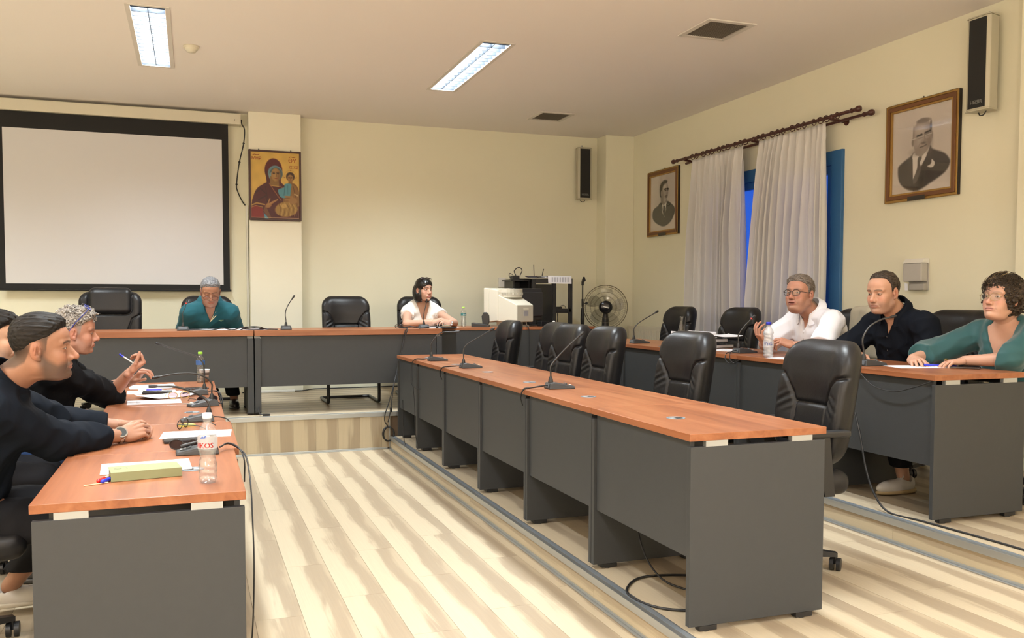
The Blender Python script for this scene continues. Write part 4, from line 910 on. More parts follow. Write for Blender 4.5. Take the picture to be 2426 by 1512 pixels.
# ------------------------------------------------------------------ equipment rack and what lies on it
rk = thing('equipment_rack', 'open black steel equipment rack against the back wall', 'rack', (3.84, 9.6, T3))
w2, d2, h2 = .225, .25, 1.265
for sx_ in (-1, 1):
    for sy_ in (-1, 1): obj('post', MB().box(sx_*w2-.02, sx_*w2+.02, sy_*d2-.02, sy_*d2+.02, 0, h2), STEELB, rk, bevel=.002)
obj('centre_post', MB().box(.005, .045, -d2-.018, -d2+.01, 0, h2), STEELB, rk)
obj('top_panel', MB().box(-.33, w2+.02, -d2-.02, d2+.02, h2, h2+.012), M('pale_edge_board', (.30, .27, .2), .6), rk); obj('top_rail', MB().box(-w2+.02, w2-.02, -d2-.02, -d2+.02, h2-.05, h2), STEELB, rk)
obj('shelf', MB().box(-w2, w2, -d2, d2, .88, .90), STEELB, rk); obj('shelf', MB().box(-w2, w2, -d2, d2, .25, .28), STEELB, rk); obj('cross_rail', MB().box(.04, w2, -d2-.02, -d2, .89, .93), STEELB, rk)
obj('door', MB().box(-w2+.02, .006, -d2-.006, -d2, .1, h2-.06), M('smoked_glass', (.012, .012, .012), .12), rk); obj('rear_panel', MB().box(-w2, .0, d2, d2+.004, .05, h2), BLK, rk)
obj('cable', MB().tube([(.14, 0, h2-.02), (.145, -.02, 1.16), (.12, -.02, 1.08), (.09, -.05, 1.0), (.10, -.08, .96), (.07, -.05, .94), (.05, -.02, .98), (.08, -.02, 1.01)], .004, 6).tube([(.17, 0, .88), (.165, -.02, .8), (.14, -.03, .7), (.08, -.03, .66)], .004, 6).tube([(.12, -.1, .91), (.13, -.2, .96), (.17, -.22, .96), (.175, -.275, .88)], .003, 6), CABLE, rk)
obj('device', MB().box(-w2+.03, w2-.06, -.15, .2, .90, .95).box(-w2+.03, w2-.1, -.2, .2, .28, .40), BLK, rk)
sh = thing('shelf_box', 'small black shelf box at the upper left of the rack', 'shelf', (3.50, 9.58, T3+1.02))
obj('frame', MB().box(-.10, -.085, -.15, .15, .0, .22).box(.085, .10, -.15, .15, .0, .22).box(-.10, .10, -.15, .15, .0, .012).box(-.13, .10, -.17, .15, .22, .235).box(-.10, .10, .145, .15, 0, .22), BLK, sh)
obj('support', MB().box(.06, .10, .05, .13, -1.02, 0).box(-.10, -.06, .05, .13, -1.02, 0), BLK, sh)
tag(obj('audio_receiver', MB().box(-.08, .08, -.13, .12, 0, .055).cyl((-.045, -.131, .03), (-.045, -.14, .03), .012, n=12).cyl((.04, -.131, .03), (.04, -.14, .03), .008, n=12), BLKG, loc=(3.50, 9.58, T3+1.0325), bevel=.002), 'black audio unit inside the small shelf box', 'audio unit')
tag(obj('power_adapter', MB().box(-.055, .03, -.04, .04, 0, .05).tube([(.0, 0, .05), (-.02, 0, .10), (.01, -.01, .135), (.05, 0, .14), (.075, 0, .11), (.06, .02, .055)], .005, 6).tube([(-.05, 0, .02), (-.08, 0, .04), (-.07, .01, .075), (-.04, 0, .06)], .004, 6), BLK, loc=(3.48, 9.56, T3+1.2555)), 'black power adapter with looping lead on the shelf box', 'power adapter')
tag(obj('wall_socket', MB().box(-.045, .045, -.045, -.001, -.06, .06), WHITEP, loc=(3.56, YW, T3+1.24), bevel=.006), 'white socket box on the back wall left of the rack', 'socket')
rt = thing('wireless_router', 'black router with two thin aerials on the rack', 'router', (3.83, 9.72, T3+h2+.012))
obj('case', MB().box(-.09, .09, -.06, .06, 0, .03), BLK, rt, bevel=.004); obj('aerial', MB().cyl((-.05, .04, .03), (-.055, .04, .16), .005, n=8), BLK, rt); obj('aerial', MB().cyl((.05, .04, .03), (.07, .04, .115), .005, n=8), BLK, rt)
pz = T3+h2+.0125
def sheet(name, lab, cat, w, l, loc, rz, group=None, n=1, mat=PAPER, curl=0.0, text=8, t=.0004):
    """a thin stack of n sheets lying flat with faint printed lines"""
    th = t*n; nx, ny = 10, 12; tv = []
    for z in (0, th):
        for i in range(nx+1):
            for j in range(ny+1):
                x, y = (i/nx-.5)*w, (j/ny-.5)*l; tv.append((x, y, z+curl*(max(0, abs(x)/(w/2)-.35)**2+.6*max(0, y/(l/2)-.4)**2)))
    f = []; N = (nx+1)*(ny+1)
    for i in range(nx):
        for j in range(ny):
            a = i*(ny+1)+j; f += [(N+a, N+a+ny+1, N+a+ny+2, N+a+1), (a, a+1, a+ny+2, a+ny+1)]
    ed = [i*(ny+1) for i in range(nx+1)]+[nx*(ny+1)+j for j in range(1, ny+1)]+[i*(ny+1)+ny for i in range(nx-1, -1, -1)]+[j for j in range(ny-1, 0, -1)]
    for k in range(len(ed)): a, b = ed[k], ed[(k+1) % len(ed)]; f.append((a, b, N+b, N+a))
    o = obj(name, MB().add(tv, f), mat, loc=loc, rot=(0, 0, rz)); tag(o, lab, cat, group)
    if text:
        tm = MB(); rnd = random.Random(int(loc[0]*1000)+int(loc[1]*777))
        for k in range(text):
            y = l*.36-k*l*.72/max(1, text-1); x1 = w*.38*(rnd.uniform(.4, 1)); z = th+.0004+curl*(.6*max(0, y/(l/2)-.4)**2)
            tm.box(-w*.34, min(x1, w*.34*.35/.35), y-.0012, y+.0012, z-.0002, z)
        if curl < .004: obj('printed_text', tm, INK, o)
    return o
g_ = 'papers on the rack'
sheet('paper_stack', 'stack of papers lying on top of the rack', 'papers', .30, .24, (3.93, 9.52, pz), .05, g_, 45, text=0)
hp = MB().add([(-.15, -.255, .025), (.14, -.255, .025), (.14, -.05, .026), (-.15, -.05, .026), (-.15, -.272, .018), (.14, -.272, .018), (-.145, -.275, -.062), (.14, -.275, -.066)], [(0, 1, 2, 3), (0, 4, 5, 1), (4, 6, 7, 5)])
hpo = tag(obj('hanging_sheet', hp, PAPER, loc=(3.93, 9.62-.02, pz)), 'printed white sheets hanging over the front edge of the rack', 'papers', g_); hpo.modifiers.new('t', 'SOLIDIFY').thickness = .001
tm = MB()
for k in range(7): tm.box(-.105+k*.032, -.088+k*.032, -.2765, -.2762, -.048, .008)
obj('printed_text', tm, M('faint_ink', (.5, .52, .6), .8), hpo)
sheet('document', 'dark glossy folder on the left part of the rack top', 'folder', .22, .16, (3.70, 9.48, pz), .5, g_, 20, M('dark_folder', (.05, .045, .06), .25), .03, 0)
sheet('document', 'white leaflet beside the black adapter on the rack', 'leaflet', .10, .14, (3.62, 9.40, pz), -.3, g_, 3, PAPER, 0, 0)
tag(obj('flat_monitor', MB().box(-.15, .15, -.012, .012, .06, .40).box(-.15, .15, -.03, -.012, .10, .36).cyl((0, 0, 0), (0, 0, .1), .02).cyl((0, 0, 0), (0, 0, .012), .1, n=24), M('dark_monitor_plastic', (.03, .03, .032), .4), loc=(3.42, 8.93, 1.0875), rot=(0, 0, .35), bevel=.006), 'dark flat monitor standing behind the cream computer monitor', 'monitor')

# ------------------------------------------------------------------ cream computer monitor seen from behind
CRT = M('aged_cream_plastic', (.66, .63, .53), .5); CRTD = M('aged_cream_plastic_dark', (.52, .49, .41), .55)
crt = thing('computer_monitor', 'bulky cream computer monitor seen from behind on the far desk', 'monitor', (3.11, 8.72, T3+.752), 2.05)
def frus(x0, x1, a, b): # a, b = (y0,y1,z0,z1) at x0 and x1
    v = [(x0, a[0], a[2]), (x0, a[1], a[2]), (x0, a[1], a[3]), (x0, a[0], a[3]), (x1, b[0], b[2]), (x1, b[1], b[2]), (x1, b[1], b[3]), (x1, b[0], b[3])]
    return MB().add(v, [(0, 3, 2, 1), (4, 5, 6, 7), (0, 1, 5, 4), (1, 2, 6, 5), (2, 3, 7, 6), (3, 0, 4, 7)])
obj('bezel', frus(.13, .20, (-.185, .185, .045, .395), (-.19, .19, .04, .40)), CRT, crt, bevel=.01)
obj('glass_tube', frus(.198, .204, (-.155, .155, .085, .36), (-.15, .15, .09, .355)), BLKG, crt)
obj('front_shell', frus(.02, .131, (-.165, .165, .06, .375), (-.182, .182, .045, .393)), CRT, crt, bevel=.008)
obj('rear_shell', frus(-.21, .03, (-.125, .125, .05, .225), (-.155, .155, .055, .33)), CRT, crt, bevel=.006)
obj('rear_panel', MB().box(-.214, -.209, -.12, .12, .055, .22), CRTD, crt, bevel=.001)
obj('vent_hump', MB().prism([(.14, -.15)]+[(-.02-.08*math.sin(PI*k/10), -.15*math.cos(PI*k/10)) for k in range(11)]+[(.14, .15)], .345, .392), CRT, crt, bevel=.006)
vm = MB()
for k in range(26):
    a = PI*(k+.5)/26; vm.box(-.003, .003, -.0015, .0015, .325, .352, 0, Matrix.Translation((-.02-.081*math.sin(a), -.151*math.cos(a), 0)))
obj('vent', vm, CRTD, crt); obj('vent_band', MB().prism([(.13, -.146)]+[(-.02-.078*math.sin(PI*k/10), -.146*math.cos(PI*k/10)) for k in range(11)]+[(.13, .146)], .30, .346), CRT, crt)
obj('stand', MB().box(-.15, .10, -.10, .10, .0, .06), CRT, crt, bevel=.004); obj('foot_plate', frus(-.16, .14, (-.12, .12, 0, .012), (-.14, .14, 0, .012)), CRTD, crt)
stk_ = obj('sticker', MB().box(-.2155, -.2142, -.045, .025, .11, .165), M('grey_sticker', (.40, .39, .42), .4), crt)
tt = MB()
for k in range(5): tt.box(-.2160, -.2156, -.04, .012, .12+k*.009, .122+k*.009)
obj('printed_text', tt, INK, stk_); obj('handle_recess', MB().box(-.2155, -.2142, -.05, .03, .175, .195), M('pale_recess', (.72, .69, .58), .5), crt)
obj('plug', MB().box(-.175, -.15, -.06, -.03, .02, .045).box(-.175, -.15, .03, .06, .02, .045), BLK, crt, bevel=.003)
for nme, pts in (('lead', [(3.12, 8.53, 1.11), (3.10, 8.47, 1.10), (3.11, 8.445, 1.05), (3.12, 8.44, .8), (3.11, 8.44, .42), (3.14, 8.45, .345)]), ('lead', [(3.20, 8.56, 1.11), (3.20, 8.47, 1.10), (3.22, 8.445, 1.04), (3.22, 8.44, .7), (3.24, 8.45, .345)])):
    inv = crt.matrix_basis.inverted(); obj(nme, MB().tube([inv @ Vector(p) for p in pts], .004, 6), CABLE, crt)
tag(obj('white_tag', MB().box(-.005, .005, -.002, 0, 0, .045), WHITEP, loc=(3.118, 8.433, 1.02)), 'white tag on the lead hanging from the cream monitor', 'tag')
tag(obj('small_device', MB().box(-.05, .05, -.04, .04, 0, .055).box(.05, .08, -.02, .02, .0, .03), BLKG, loc=(3.44, 8.62, 1.0875), rot=(0, 0, .2), bevel=.004), 'small black box with cables right of the cream monitor', 'device')
tag(obj('white_plug', MB().cyl((0, 0, 0), (0, 0, .04), .012, n=10).sphere((0, 0, .045), .016, 10, 8).prism([(-.0, .0), (.06, .01), (0, .03)], -.01, .01, 0, Matrix.Translation((.0, 0, .02)) @ Matrix.Rotation(PI/2, 4, 'X')), WHITEP, loc=(3.545, 8.58, 1.0875)), 'white plug beside the small black box on the far desk', 'plug')
tag(obj('hanging_lead', MB().tube([(3.50, 8.55, 1.10), (3.49, 8.47, 1.095), (3.49, 8.445, 1.02), (3.48, 8.44, .7), (3.46, 8.44, .40), (3.44, 8.45, .342)], .004, 6), CABLE), 'black lead hanging down right of the cream monitor', 'cable')
tph = thing('desk_telephone', 'black desk telephone between the bottle and the cream monitor', 'telephone', (2.76, 8.62, 1.0875), -.4)
obj('body', MB().prism([(-.09, 0), (.09, 0), (.09, .02), (.05, .03), (-.09, .045)], -.08, .08, 0, Matrix(((1, 0, 0, 0), (0, 0, 1, 0), (0, 1, 0, 0), (0, 0, 0, 1)))), BLK, tph, bevel=.005)
obj('handset', MB().prism([(.02, 0), (.075, 0), (.088, .03), (.085, .10), (.06, .13), (.03, .13), (.01, .09)], -.035, .035, 0, Matrix.Translation((0, 0, .02)) @ Matrix(((1, 0, 0, 0), (0, 0, 1, 0), (0, 1, 0, 0), (0, 0, 0, 1)))), BLK, tph, bevel=.008)

# ------------------------------------------------------------------ conference microphones
MICB = M('microphone_base_plastic', (.035, .037, .04), .45, bmp=(500, .2, 2, .0004)); MICS = M('microphone_grey_panel', (.10, .115, .13), .4); NECK = M('gooseneck_metal', (.055, .055, .055), .35, .6, bmp=(900, .5, 1, .0005, 'Object', (.2, .2, 1)))
REDL = M('red_ring', (.45, .03, .02), .4, emit=((1, .05, .03), .15))
def mic(lab, loc, rz, neck, cable=None, red=False, grp='conference microphones', tw=1.0):
    t = thing('conference_microphone', lab, 'microphone', loc, rz, grp)
    v = [(-.06, -.052, 0), (-.06, .052, 0), (.10, .036, 0), (.10, -.036, 0), (-.052, -.046, .034), (-.052, .046, .034), (-.02, .042, .038), (-.02, -.042, .038), (.098, -.032, .014), (.098, .032, .014)]
    obj('base', MB().add(v, [(0, 1, 2, 3), (0, 4, 5, 1), (4, 7, 6, 5), (7, 8, 9, 6), (8, 3, 2, 9), (0, 3, 8, 7, 4), (1, 5, 6, 9, 2)]), MICB, t, bevel=.004)
    obj('rear_panel', MB().add([(-.0605, -.036, .008), (-.0605, .036, .008), (-.0545, .033, .030), (-.0545, -.033, .030)], [(0, 3, 2, 1)]), MICS, t)
    obj('button', MB().cyl((.05, 0, .026), (.052, 0, .031), .011, n=16), MICS, t); obj('indicator', MB().box(.075, .084, -.012, .012, .0205, .0215), WHITEP, t)
    P = [(-.036, 0, .036)]+[(-.036+a, c, .036+b) for a, b, c in neck]
    obj('socket', MB().lathe([(.014, -.002), (.013, .012), (.009, .028), (.006, .034)], 14, c=(-.036, 0, .036)), BLK, t)
    obj('gooseneck', MB().tube(P, .0042*tw, 8), NECK, t)
    e, d = Vector(P[-1]), (Vector(P[-1])-Vector(P[-2])).normalized()
    cp = obj('capsule', MB().tube([e-d*.003, e+d*.01, e+d*.032, e+d*.038], .0075, 10, taper=lambda q: .75+.35*math.sin(q*2.6), sub=3), BLK, t)
    if red: obj('light_ring', MB().cyl(e-d*.001, e+d*.006, .009, n=14), REDL, t)
    if cable:
        inv = (Matrix.Translation(loc) @ Matrix.Rotation(rz, 4, 'Z')).inverted()
        for c_ in (cable if isinstance(cable[0], list) else [cable]): obj('cable', MB().tube([inv @ Vector(q) for q in c_], .0032, 6), CABLE, t)
    return t
zm, zr, zl, zb_ = T1+.7525, T2+.7525, .7525, T3+.7525
mic('microphone nearest the camera on the middle row, gooseneck leaning right', (1.92, 4.60, zm), -.05, [(.0, .05, 0), (.0, .09, 0), (.03, .13, 0), (.09, .19, 0), (.165, .255, 0)], [[(1.86, 4.60, zm+.02), (1.82, 4.60, zm+.014), (1.76, 4.60, zm+.008), (1.722, 4.61, zm-.005), (1.712, 4.62, zm-.05), (1.725, 4.625, zm-.09)], [(1.86, 4.59, zm+.02), (1.81, 4.58, zm+.02), (1.76, 4.585, zm+.012), (1.722, 4.60, zm+.005), (1.708, 4.61, zm-.04), (1.722, 4.62, zm-.09)]], tw=1.15)
mic('second microphone of the middle row, gooseneck bent right', (1.895, 6.22, zm), -.05, [(.0, .05, 0), (.0, .10, 0), (.03, .14, 0), (.10, .18, 0), (.20, .235, 0)], [[(1.835, 6.22, zm+.02), (1.80, 6.23, zm+.014), (1.76, 6.27, zm+.008), (1.722, 6.31, zm-.002), (1.712, 6.325, zm-.05), (1.725, 6.33, zm-.09)], [(1.835, 6.21, zm+.02), (1.79, 6.21, zm+.018), (1.75, 6.25, zm+.012), (1.718, 6.30, zm+.0), (1.706, 6.32, zm-.04), (1.722, 6.33, zm-.09)]])
mic('farthest microphone of the middle row, its gooseneck bent level', (1.865, 7.04, zm), -.05, [(.0, .05, 0), (.0, .10, 0), (.03, .15, 0), (.09, .195, 0), (.20, .20, 0)], [[(1.805, 7.05, zm+.02), (1.77, 7.07, zm+.012), (1.73, 7.15, zm+.008), (1.708, 7.2, zm-.02), (1.700, 7.2, zm-.1), (1.700, 7.19, zm-.2), (1.712, 7.08, zm-.225), (1.73, 7.02, zm-.225)], [(1.805, 7.04, zm+.02), (1.76, 7.06, zm+.018), (1.72, 7.13, zm+.012), (1.700, 7.17, zm-.03), (1.698, 7.15, zm-.15), (1.702, 7.1, zm-.35), (1.71, 7.1, zm-.6), (1.75, 7.2, T1+.01), (1.70, 7.45, T1+.02), (1.695, 7.5, .5)]])
mic('microphone on the far corner of the right row', (3.62, 6.86, zr), -.1, [(.0, .05, 0), (.0, .09, 0), (.03, .13, 0), (.09, .17, 0), (.19, .225, 0)])
mic('microphone with a red ring in front of the man in white', (3.66, 5.36, zr), -.05, [(.0, .05, 0), (.0, .09, 0), (.02, .13, -.01), (.05, .17, -.02), (.08, .205, -.035)], [[(3.60, 5.36, zr+.02), (3.55, 5.34, zr+.012), (3.49, 5.30, zr+.006), (3.463, 5.28, zr-.03), (3.46, 5.22, zr-.06), (3.468, 5.16, zr-.03)], [(3.60, 5.35, zr+.02), (3.55, 5.32, zr+.018), (3.49, 5.26, zr+.006), (3.461, 5.22, zr-.03), (3.462, 5.17, zr-.055), (3.468, 5.12, zr-.03)]], red=True)
mic('microphone in front of the man in the black shirt', (3.64, 4.09, zr), -.05, [(.0, .05, 0), (-.01, .10, 0), (.0, .14, 0), (.04, .19, 0), (.10, .225, -.01), (.16, .24, -.02)], [(3.58, 4.09, zr+.02), (3.53, 4.06, zr+.012), (3.48, 4.0, zr+.005), (3.462, 3.95, zr-.03), (3.460, 3.85, zr-.09), (3.460, 3.70, zr-.105), (3.460, 3.56, zr-.07), (3.466, 3.46, zr-.035)], tw=1.25)
mic('drooping black microphone nearest the camera on the left row', (.035, 4.69, zl), PI+.03, [(.0, .05, 0), (.03, .085, 0), (.09, .12, .03), (.16, .145, .05), (.24, .15, .06)], [(.095, 4.69, zl+.02), (.13, 4.70, zl+.014), (.16, 4.67, zl+.004), (.178, 4.6, zl-.03), (.182, 4.5, zl-.12), (.182, 4.4, zl-.3), (.18, 4.3, .1)], tw=1.3)
mic('left row microphone with its gooseneck curving low over the papers', (.065, 5.36, zl), PI+.4, [(.0, .05, 0), (.0, .09, 0), (.04, .13, 0), (.12, .155, .0), (.22, .155, .0), (.30, .145, .0)], [(.12, 5.38, zl+.02), (.145, 5.4, zl+.005), (.157, 5.42, zl-.03), (.157, 5.42, zl-.4)], tw=1.2)
mic('tall curved microphone by the green capped bottle', (.03, 6.02, zl), PI+.02, [(.0, .06, 0), (.0, .12, 0), (.01, .17, 0), (.05, .21, 0), (.13, .24, 0), (.25, .285, 0)], [[(.09, 6.02, zl+.02), (.13, 6.04, zl+.016), (.158, 6.0, zl-.005), (.162, 5.95, zl-.1), (.16, 5.9, .2)], [(.09, 6.01, zl+.02), (.14, 6.02, zl+.018), (.17, 5.95, zl-.02), (.17, 5.85, zl-.2), (.165, 5.8, .1)]], tw=1.2)
mic('low microphone half hidden behind the large water bottle', (.03, 3.70, zl), PI+.05, [(.0, .012, 0), (.02, .016, 0), (.05, .012, 0), (.08, .004, 0)], [[(.095, 3.71, zl+.02), (.13, 3.78, zl+.02), (.17, 3.72, zl+.006), (.19, 3.62, zl-.01), (.198, 3.5, zl-.08), (.20, 3.42, zl-.2), (.20, 3.36, .35), (.19, 3.4, .08), (.17, 3.5, .006)], [(.095, 3.70, zl+.02), (.13, 3.76, zl+.026), (.168, 3.70, zl+.012), (.185, 3.65, zl-.03), (.186, 3.68, zl-.12)]], tw=1.2)
mic('slim microphone beside the arm of the man in teal', (-.08, 8.36, zb_), PI/2, [(.0, .04, 0), (.0, .08, 0), (.0, .12, 0), (.01, .165, -.02), (.02, .20, -.03)], red=True, tw=.8)
mic('lone microphone between the man in teal and the empty chair', (.80, 8.35, zb_), PI/2, [(.0, .05, 0), (.0, .10, .005), (.01, .15, -.005), (.02, .20, -.03), (.02, .245, -.06)])
mic('microphone in front of the dark haired woman', (2.10, 8.40, zb_), PI/2, [(.0, .05, 0), (.0, .09, 0), (.01, .135, -.01), (.02, .18, -.025), (.02, .21, -.03)])
tag(obj('microphone_stalk', MB().cyl((0, 0, 0), (0, 0, .02), .03, n=16).tube([(0, 0, .02), (0, 0, .15), (.004, -.01, .24)], .0045, 8), NECK, loc=(3.70, 6.22, zr)), 'thin upright microphone stalk behind the glass bottle', 'microphone')

# ------------------------------------------------------------------ bottles, cup, glass
PET = glass_mat('clear_plastic', (.97, .98, .99), .08, alpha_mix=.13); 
WATER = glass_mat('water', (.93, .95, .96), .04, alpha_mix=.06)
def frosted(nme, k, c=(.82, .82, .86)):
    m = bpy.data.materials.new(nme); m.use_nodes = True; n = m.node_tree; n.nodes.clear(); o = n.nodes.new('ShaderNodeOutputMaterial'); a = n.nodes.new('ShaderNodeBsdfTransparent'); b = n.nodes.new('ShaderNodeBsdfDiffuse'); g = n.nodes.new('ShaderNodeBsdfGlossy'); x = n.nodes.new('ShaderNodeMixShader'); y = n.nodes.new('ShaderNodeMixShader')
    b.inputs[0].default_value = (*c, 1); g.inputs['Roughness'].default_value = .08; x.inputs[0].default_value = k; y.inputs[0].default_value = .12
    n.links.new(a.outputs[0], x.inputs[1]); n.links.new(b.outputs[0], x.inputs[2]); n.links.new(x.outputs[0], y.inputs[1]); n.links.new(g.outputs[0], y.inputs[2]); n.links.new(y.outputs[0], o.inputs[0]); return m
PETF = frosted('cloudy_plastic', .34)
def capm(n, c): return M(n, c, .4)
def bottle(lab, loc, h, r, capc, labc, labtext=None, tcol=None, rz=0, fill=.8, lz=(.50, .68), wall=None, grp='plastic water bottles'):
    t = thing('water_bottle', lab, 'bottle', loc, rz, grp); prof = [(.001, .004), (r*.55, .002), (r*.8, .0), (r*.95, .012*h/.2)]
    for k in range(26):
        q = k/25; z = h*(.07+.60*q); rr = r*(.97+.03*math.sin(q*6)) - (.0022*abs(math.sin(q*PI*7)) if not lz[0]-.06 < z/h < lz[1]+.02 else 0) - (.004*math.sin(PI*min(1, max(0, (z/h-.28)/.2))) if .28 < z/h < .48 else 0)
        prof.append((rr, z))
    prof += [(r*.96, h*.70), (r*.84, h*.76), (r*.60, h*.82), (r*.42, h*.87), (r*.40, h*.90), (r*.46, h*.905), (r*.46, h*.915), (r*.40, h*.92), (r*.40, h*.95)]
    bw_ = MB().lathe(prof, 40); tv = []
    for (x_, y_, z_) in bw_.v:
        rr = math.hypot(x_, y_); a_ = math.atan2(y_, x_); q_ = z_/h; k_ = (.08 < q_ < lz[0]-.03 or lz[1]+.04 < q_ < .70)
        f_ = 1-(.07*abs(math.sin(1.5*(a_+z_*95))) if k_ else 0); tv.append((x_*f_, y_*f_, z_))
    bw_.v = tv; obj('bottle_wall', bw_, wall or PET, t)
    wp = [(a*.94, z+.002) for a, z in prof if z < h*fill]; obj('water', MB().lathe(wp+[(.001, wp[-1][1])], 28), WATER, t)
    obj('cap', MB().lathe([(r*.46, h*.925), (r*.50, h*.93), (r*.50, h*.99), (r*.46, h), (.001, h)], 28), capc, t)
    if labc is not None: obj('label', MB().lathe([(r*1.005, h*lz[0]), (r*1.005, h*lz[1])], 32), labc, t)
    if labtext:
        tm = text_mb(labtext[0], labtext[1], .0002, bold=.0004); R_ = r*1.012; zc = h*(lz[0]+lz[1])/2+labtext[2]; a0 = labtext[3]
        tm.v = [(R_*math.cos(a0+x/R_), R_*math.sin(a0+x/R_), zc+y) for x, y, z in tm.v]; obj('lettering', tm, tcol, t)
    return t
LBW = M('white_label', (.80, .80, .84), .4); LBB = M('blue_label', sr(50, 90, 150), .4); LBG = M('teal_label', sr(40, 110, 110), .4)
RED = M('red_print', (.62, .03, .02), .4)
CL = bpy.data.materials.new('clear_label'); CL.use_nodes = True; _n = CL.node_tree; _n.nodes.clear(); _o = _n.nodes.new('ShaderNodeOutputMaterial'); _a = _n.nodes.new('ShaderNodeBsdfTransparent'); _b = _n.nodes.new('ShaderNodeBsdfDiffuse'); _x = _n.nodes.new('ShaderNodeMixShader')
_b.inputs[0].default_value = (.8, .8, .84, 1); _x.inputs[0].default_value = .42; _n.links.new(_a.outputs[0], _x.inputs[1]); _n.links.new(_b.outputs[0], _x.inputs[2]); _n.links.new(_x.outputs[0], _o.inputs[0])
b1_ = bottle('large water bottle with a white cap and red lettering on the left desk', (.041, 3.095, zl), .232, .0315, capm('white_cap', (.72, .76, .86)), CL, ('VIKOS', .024, -.010, -PI/2-.45), RED, 0, .70, (.50, .68), wall=frosted('slightly_cloudy_plastic', .10))
obj('mountain_mark', place(MB().prism([(-.012, 0), (-.004, .008), (0, .003), (.005, .010), (.014, 0)], 0, .0003), frame_T((-.012, -.0312, .152), (.93, .1, 0), (0, 0, 1))), M('blue_print', (.08, .14, .45), .5), b1_)
bottle('green capped water bottle beside the paper cup on the left row', (.050, 6.90, zl), .225, .0315, capm('green_cap', (.30, .62, .05)), LBB, None, None, 0, .5, (.58, .72))
bottle('small green capped bottle on the far desk beside the telephone', (2.57, 8.60, zb_), .205, .028, capm('light_green_cap', (.42, .72, .12)), LBG, ('IOAH', .014, 0, -PI/2+.2), LBW, 0, .55, (.56, .68))
bottle('blue capped water bottle in front of the man in white', (3.535, 4.89, zr), .232, .034, capm('blue_cap', (.02, .03, .45)), CL, ('VTG', .030, 0, -PI*.72), M('blue_lettering', (.05, .09, .35), .5), 0, .86, (.30, .46), wall=PETF)
cup = thing('paper_cup', 'white paper cup behind the green capped bottle', 'cup', (.078, 6.955, zl))
obj('wall', MB().lathe([(.001, .003), (.024, .003), (.024, 0), (.036, .088), (.038, .090), (.036, .091), (.034, .088), (.023, .006), (.001, .006)], 28), PAPER, cup); obj('printed_mark', MB().lathe([(.0325, .05), (.0345, .068)], 28, smooth=True), M('brown_print', (.10, .07, .06), .6), cup)
gb_ = thing('glass_bottle', 'narrow necked clear glass bottle beside the papers on the right row', 'bottle', (3.60, 6.10, zr))
obj('wall', MB().lathe([(.001, .003), (.03, .002), (.033, .01), (.033, .07), (.030, .11), (.018, .17), (.012, .205), (.012, .235), (.014, .237), (.014, .245), (.010, .245)], 28), glass_mat('clear_glass', (.93, .95, .95), .03, alpha_mix=.12), gb_)
obj('liquid', MB().lathe([(.001, .006), (.030, .008), (.030, .045), (.001, .045)], 24), glass_mat('dark_liquid', (.25, .25, .25), .1, alpha_mix=.2), gb_)

# ------------------------------------------------------------------ things lying on the desks
BOOKC = M('sage_green_cloth', sr(134, 140, 104), .7, bmp=(500, .3, 2, .0005)); PAGES = M('page_edges', sr(130, 130, 100), .8)
bk = thing('book', 'thick pale green book in the left foreground', 'book', (-.162, 3.285, zl), .16)
obj('cover', MB().box(-.112, .112, -.062, .062, .0, .0025).box(-.112, .112, -.062, .062, .0285, .031).box(-.112, .112, -.064, -.061, .0, .031), BOOKC, bk, bevel=.001)
obj('pages', MB().box(-.109, .109, -.061, .059, .0025, .0285), PAGES, bk)
obj('embossed_title', place(text_mb('O I', .035, .0003), frame_T((-.075, .01, .0312), (1, 0, 0), (0, 1, 0))), M('embossing', sr(118, 124, 90), .6), bk)
gp = 'loose papers on the desks'
sheet('document', 'white document lying under the green book', 'document', .30, .21, (-.165, 3.455, zl), .06, gp, 6, curl=.003, text=9)
sheet('document', 'printed white document beside the clasped hands', 'document', .21, .297, (.01, 4.235, zl), PI/2-.06, gp, 3, text=10)
sheet('document', 'white papers nearest the keys on the left row', 'document', .297, .21, (-.22, 5.66, zl), .05, gp, 4, text=8)
sheet('document', 'curled white papers crossing the front of the stack on the left row', 'document', .30, .20, (-.17, 5.93, zl+.003), .5, gp, 3, curl=.03, text=0)
sheet('document', 'white sheet under the dark phone on the left row', 'document', .297, .21, (-.26, 6.28, zl), .05, gp, 2, text=6)
sheet('document', 'farthest white sheets on the left row', 'document', .30, .30, (-.27, 6.66, zl), .1, gp, 3, curl=.004, text=8)
sheet('document', 'white paper under the hands of the woman in green', 'document', .30, .21, (3.83, 3.93, zr), -.25, gp, 2, text=0)
sheet('document', 'white papers left of the red ringed microphone', 'document', .21, .297, (3.74, 5.68, zr), .2, gp, 6, text=8)
sheet('document', 'white napkin beside the blue capped bottle', 'napkin', .14, .14, (3.57, 4.80, zr), .3, gp, 2, text=0)
sheet('document', 'white paper by the elbow of the man in black', 'document', .15, .21, (3.62, 4.42, zr), .1, gp, 2, text=0)
sheet('document', 'papers under the arms of the man in teal', 'document', .42, .24, (.17, 8.46, zb_), .03, gp, 8, curl=.004, text=0)
sheet('document', 'papers at the right of the man in teal, with cables on them', 'document', .30, .20, (.50, 8.42, zb_), -.1, gp, 14, curl=.006, text=0)
sheet('document', 'sheet with a blue edge before the dark haired woman', 'document', .30, .20, (2.30, 8.44, zb_), 0, gp, 5, text=0)
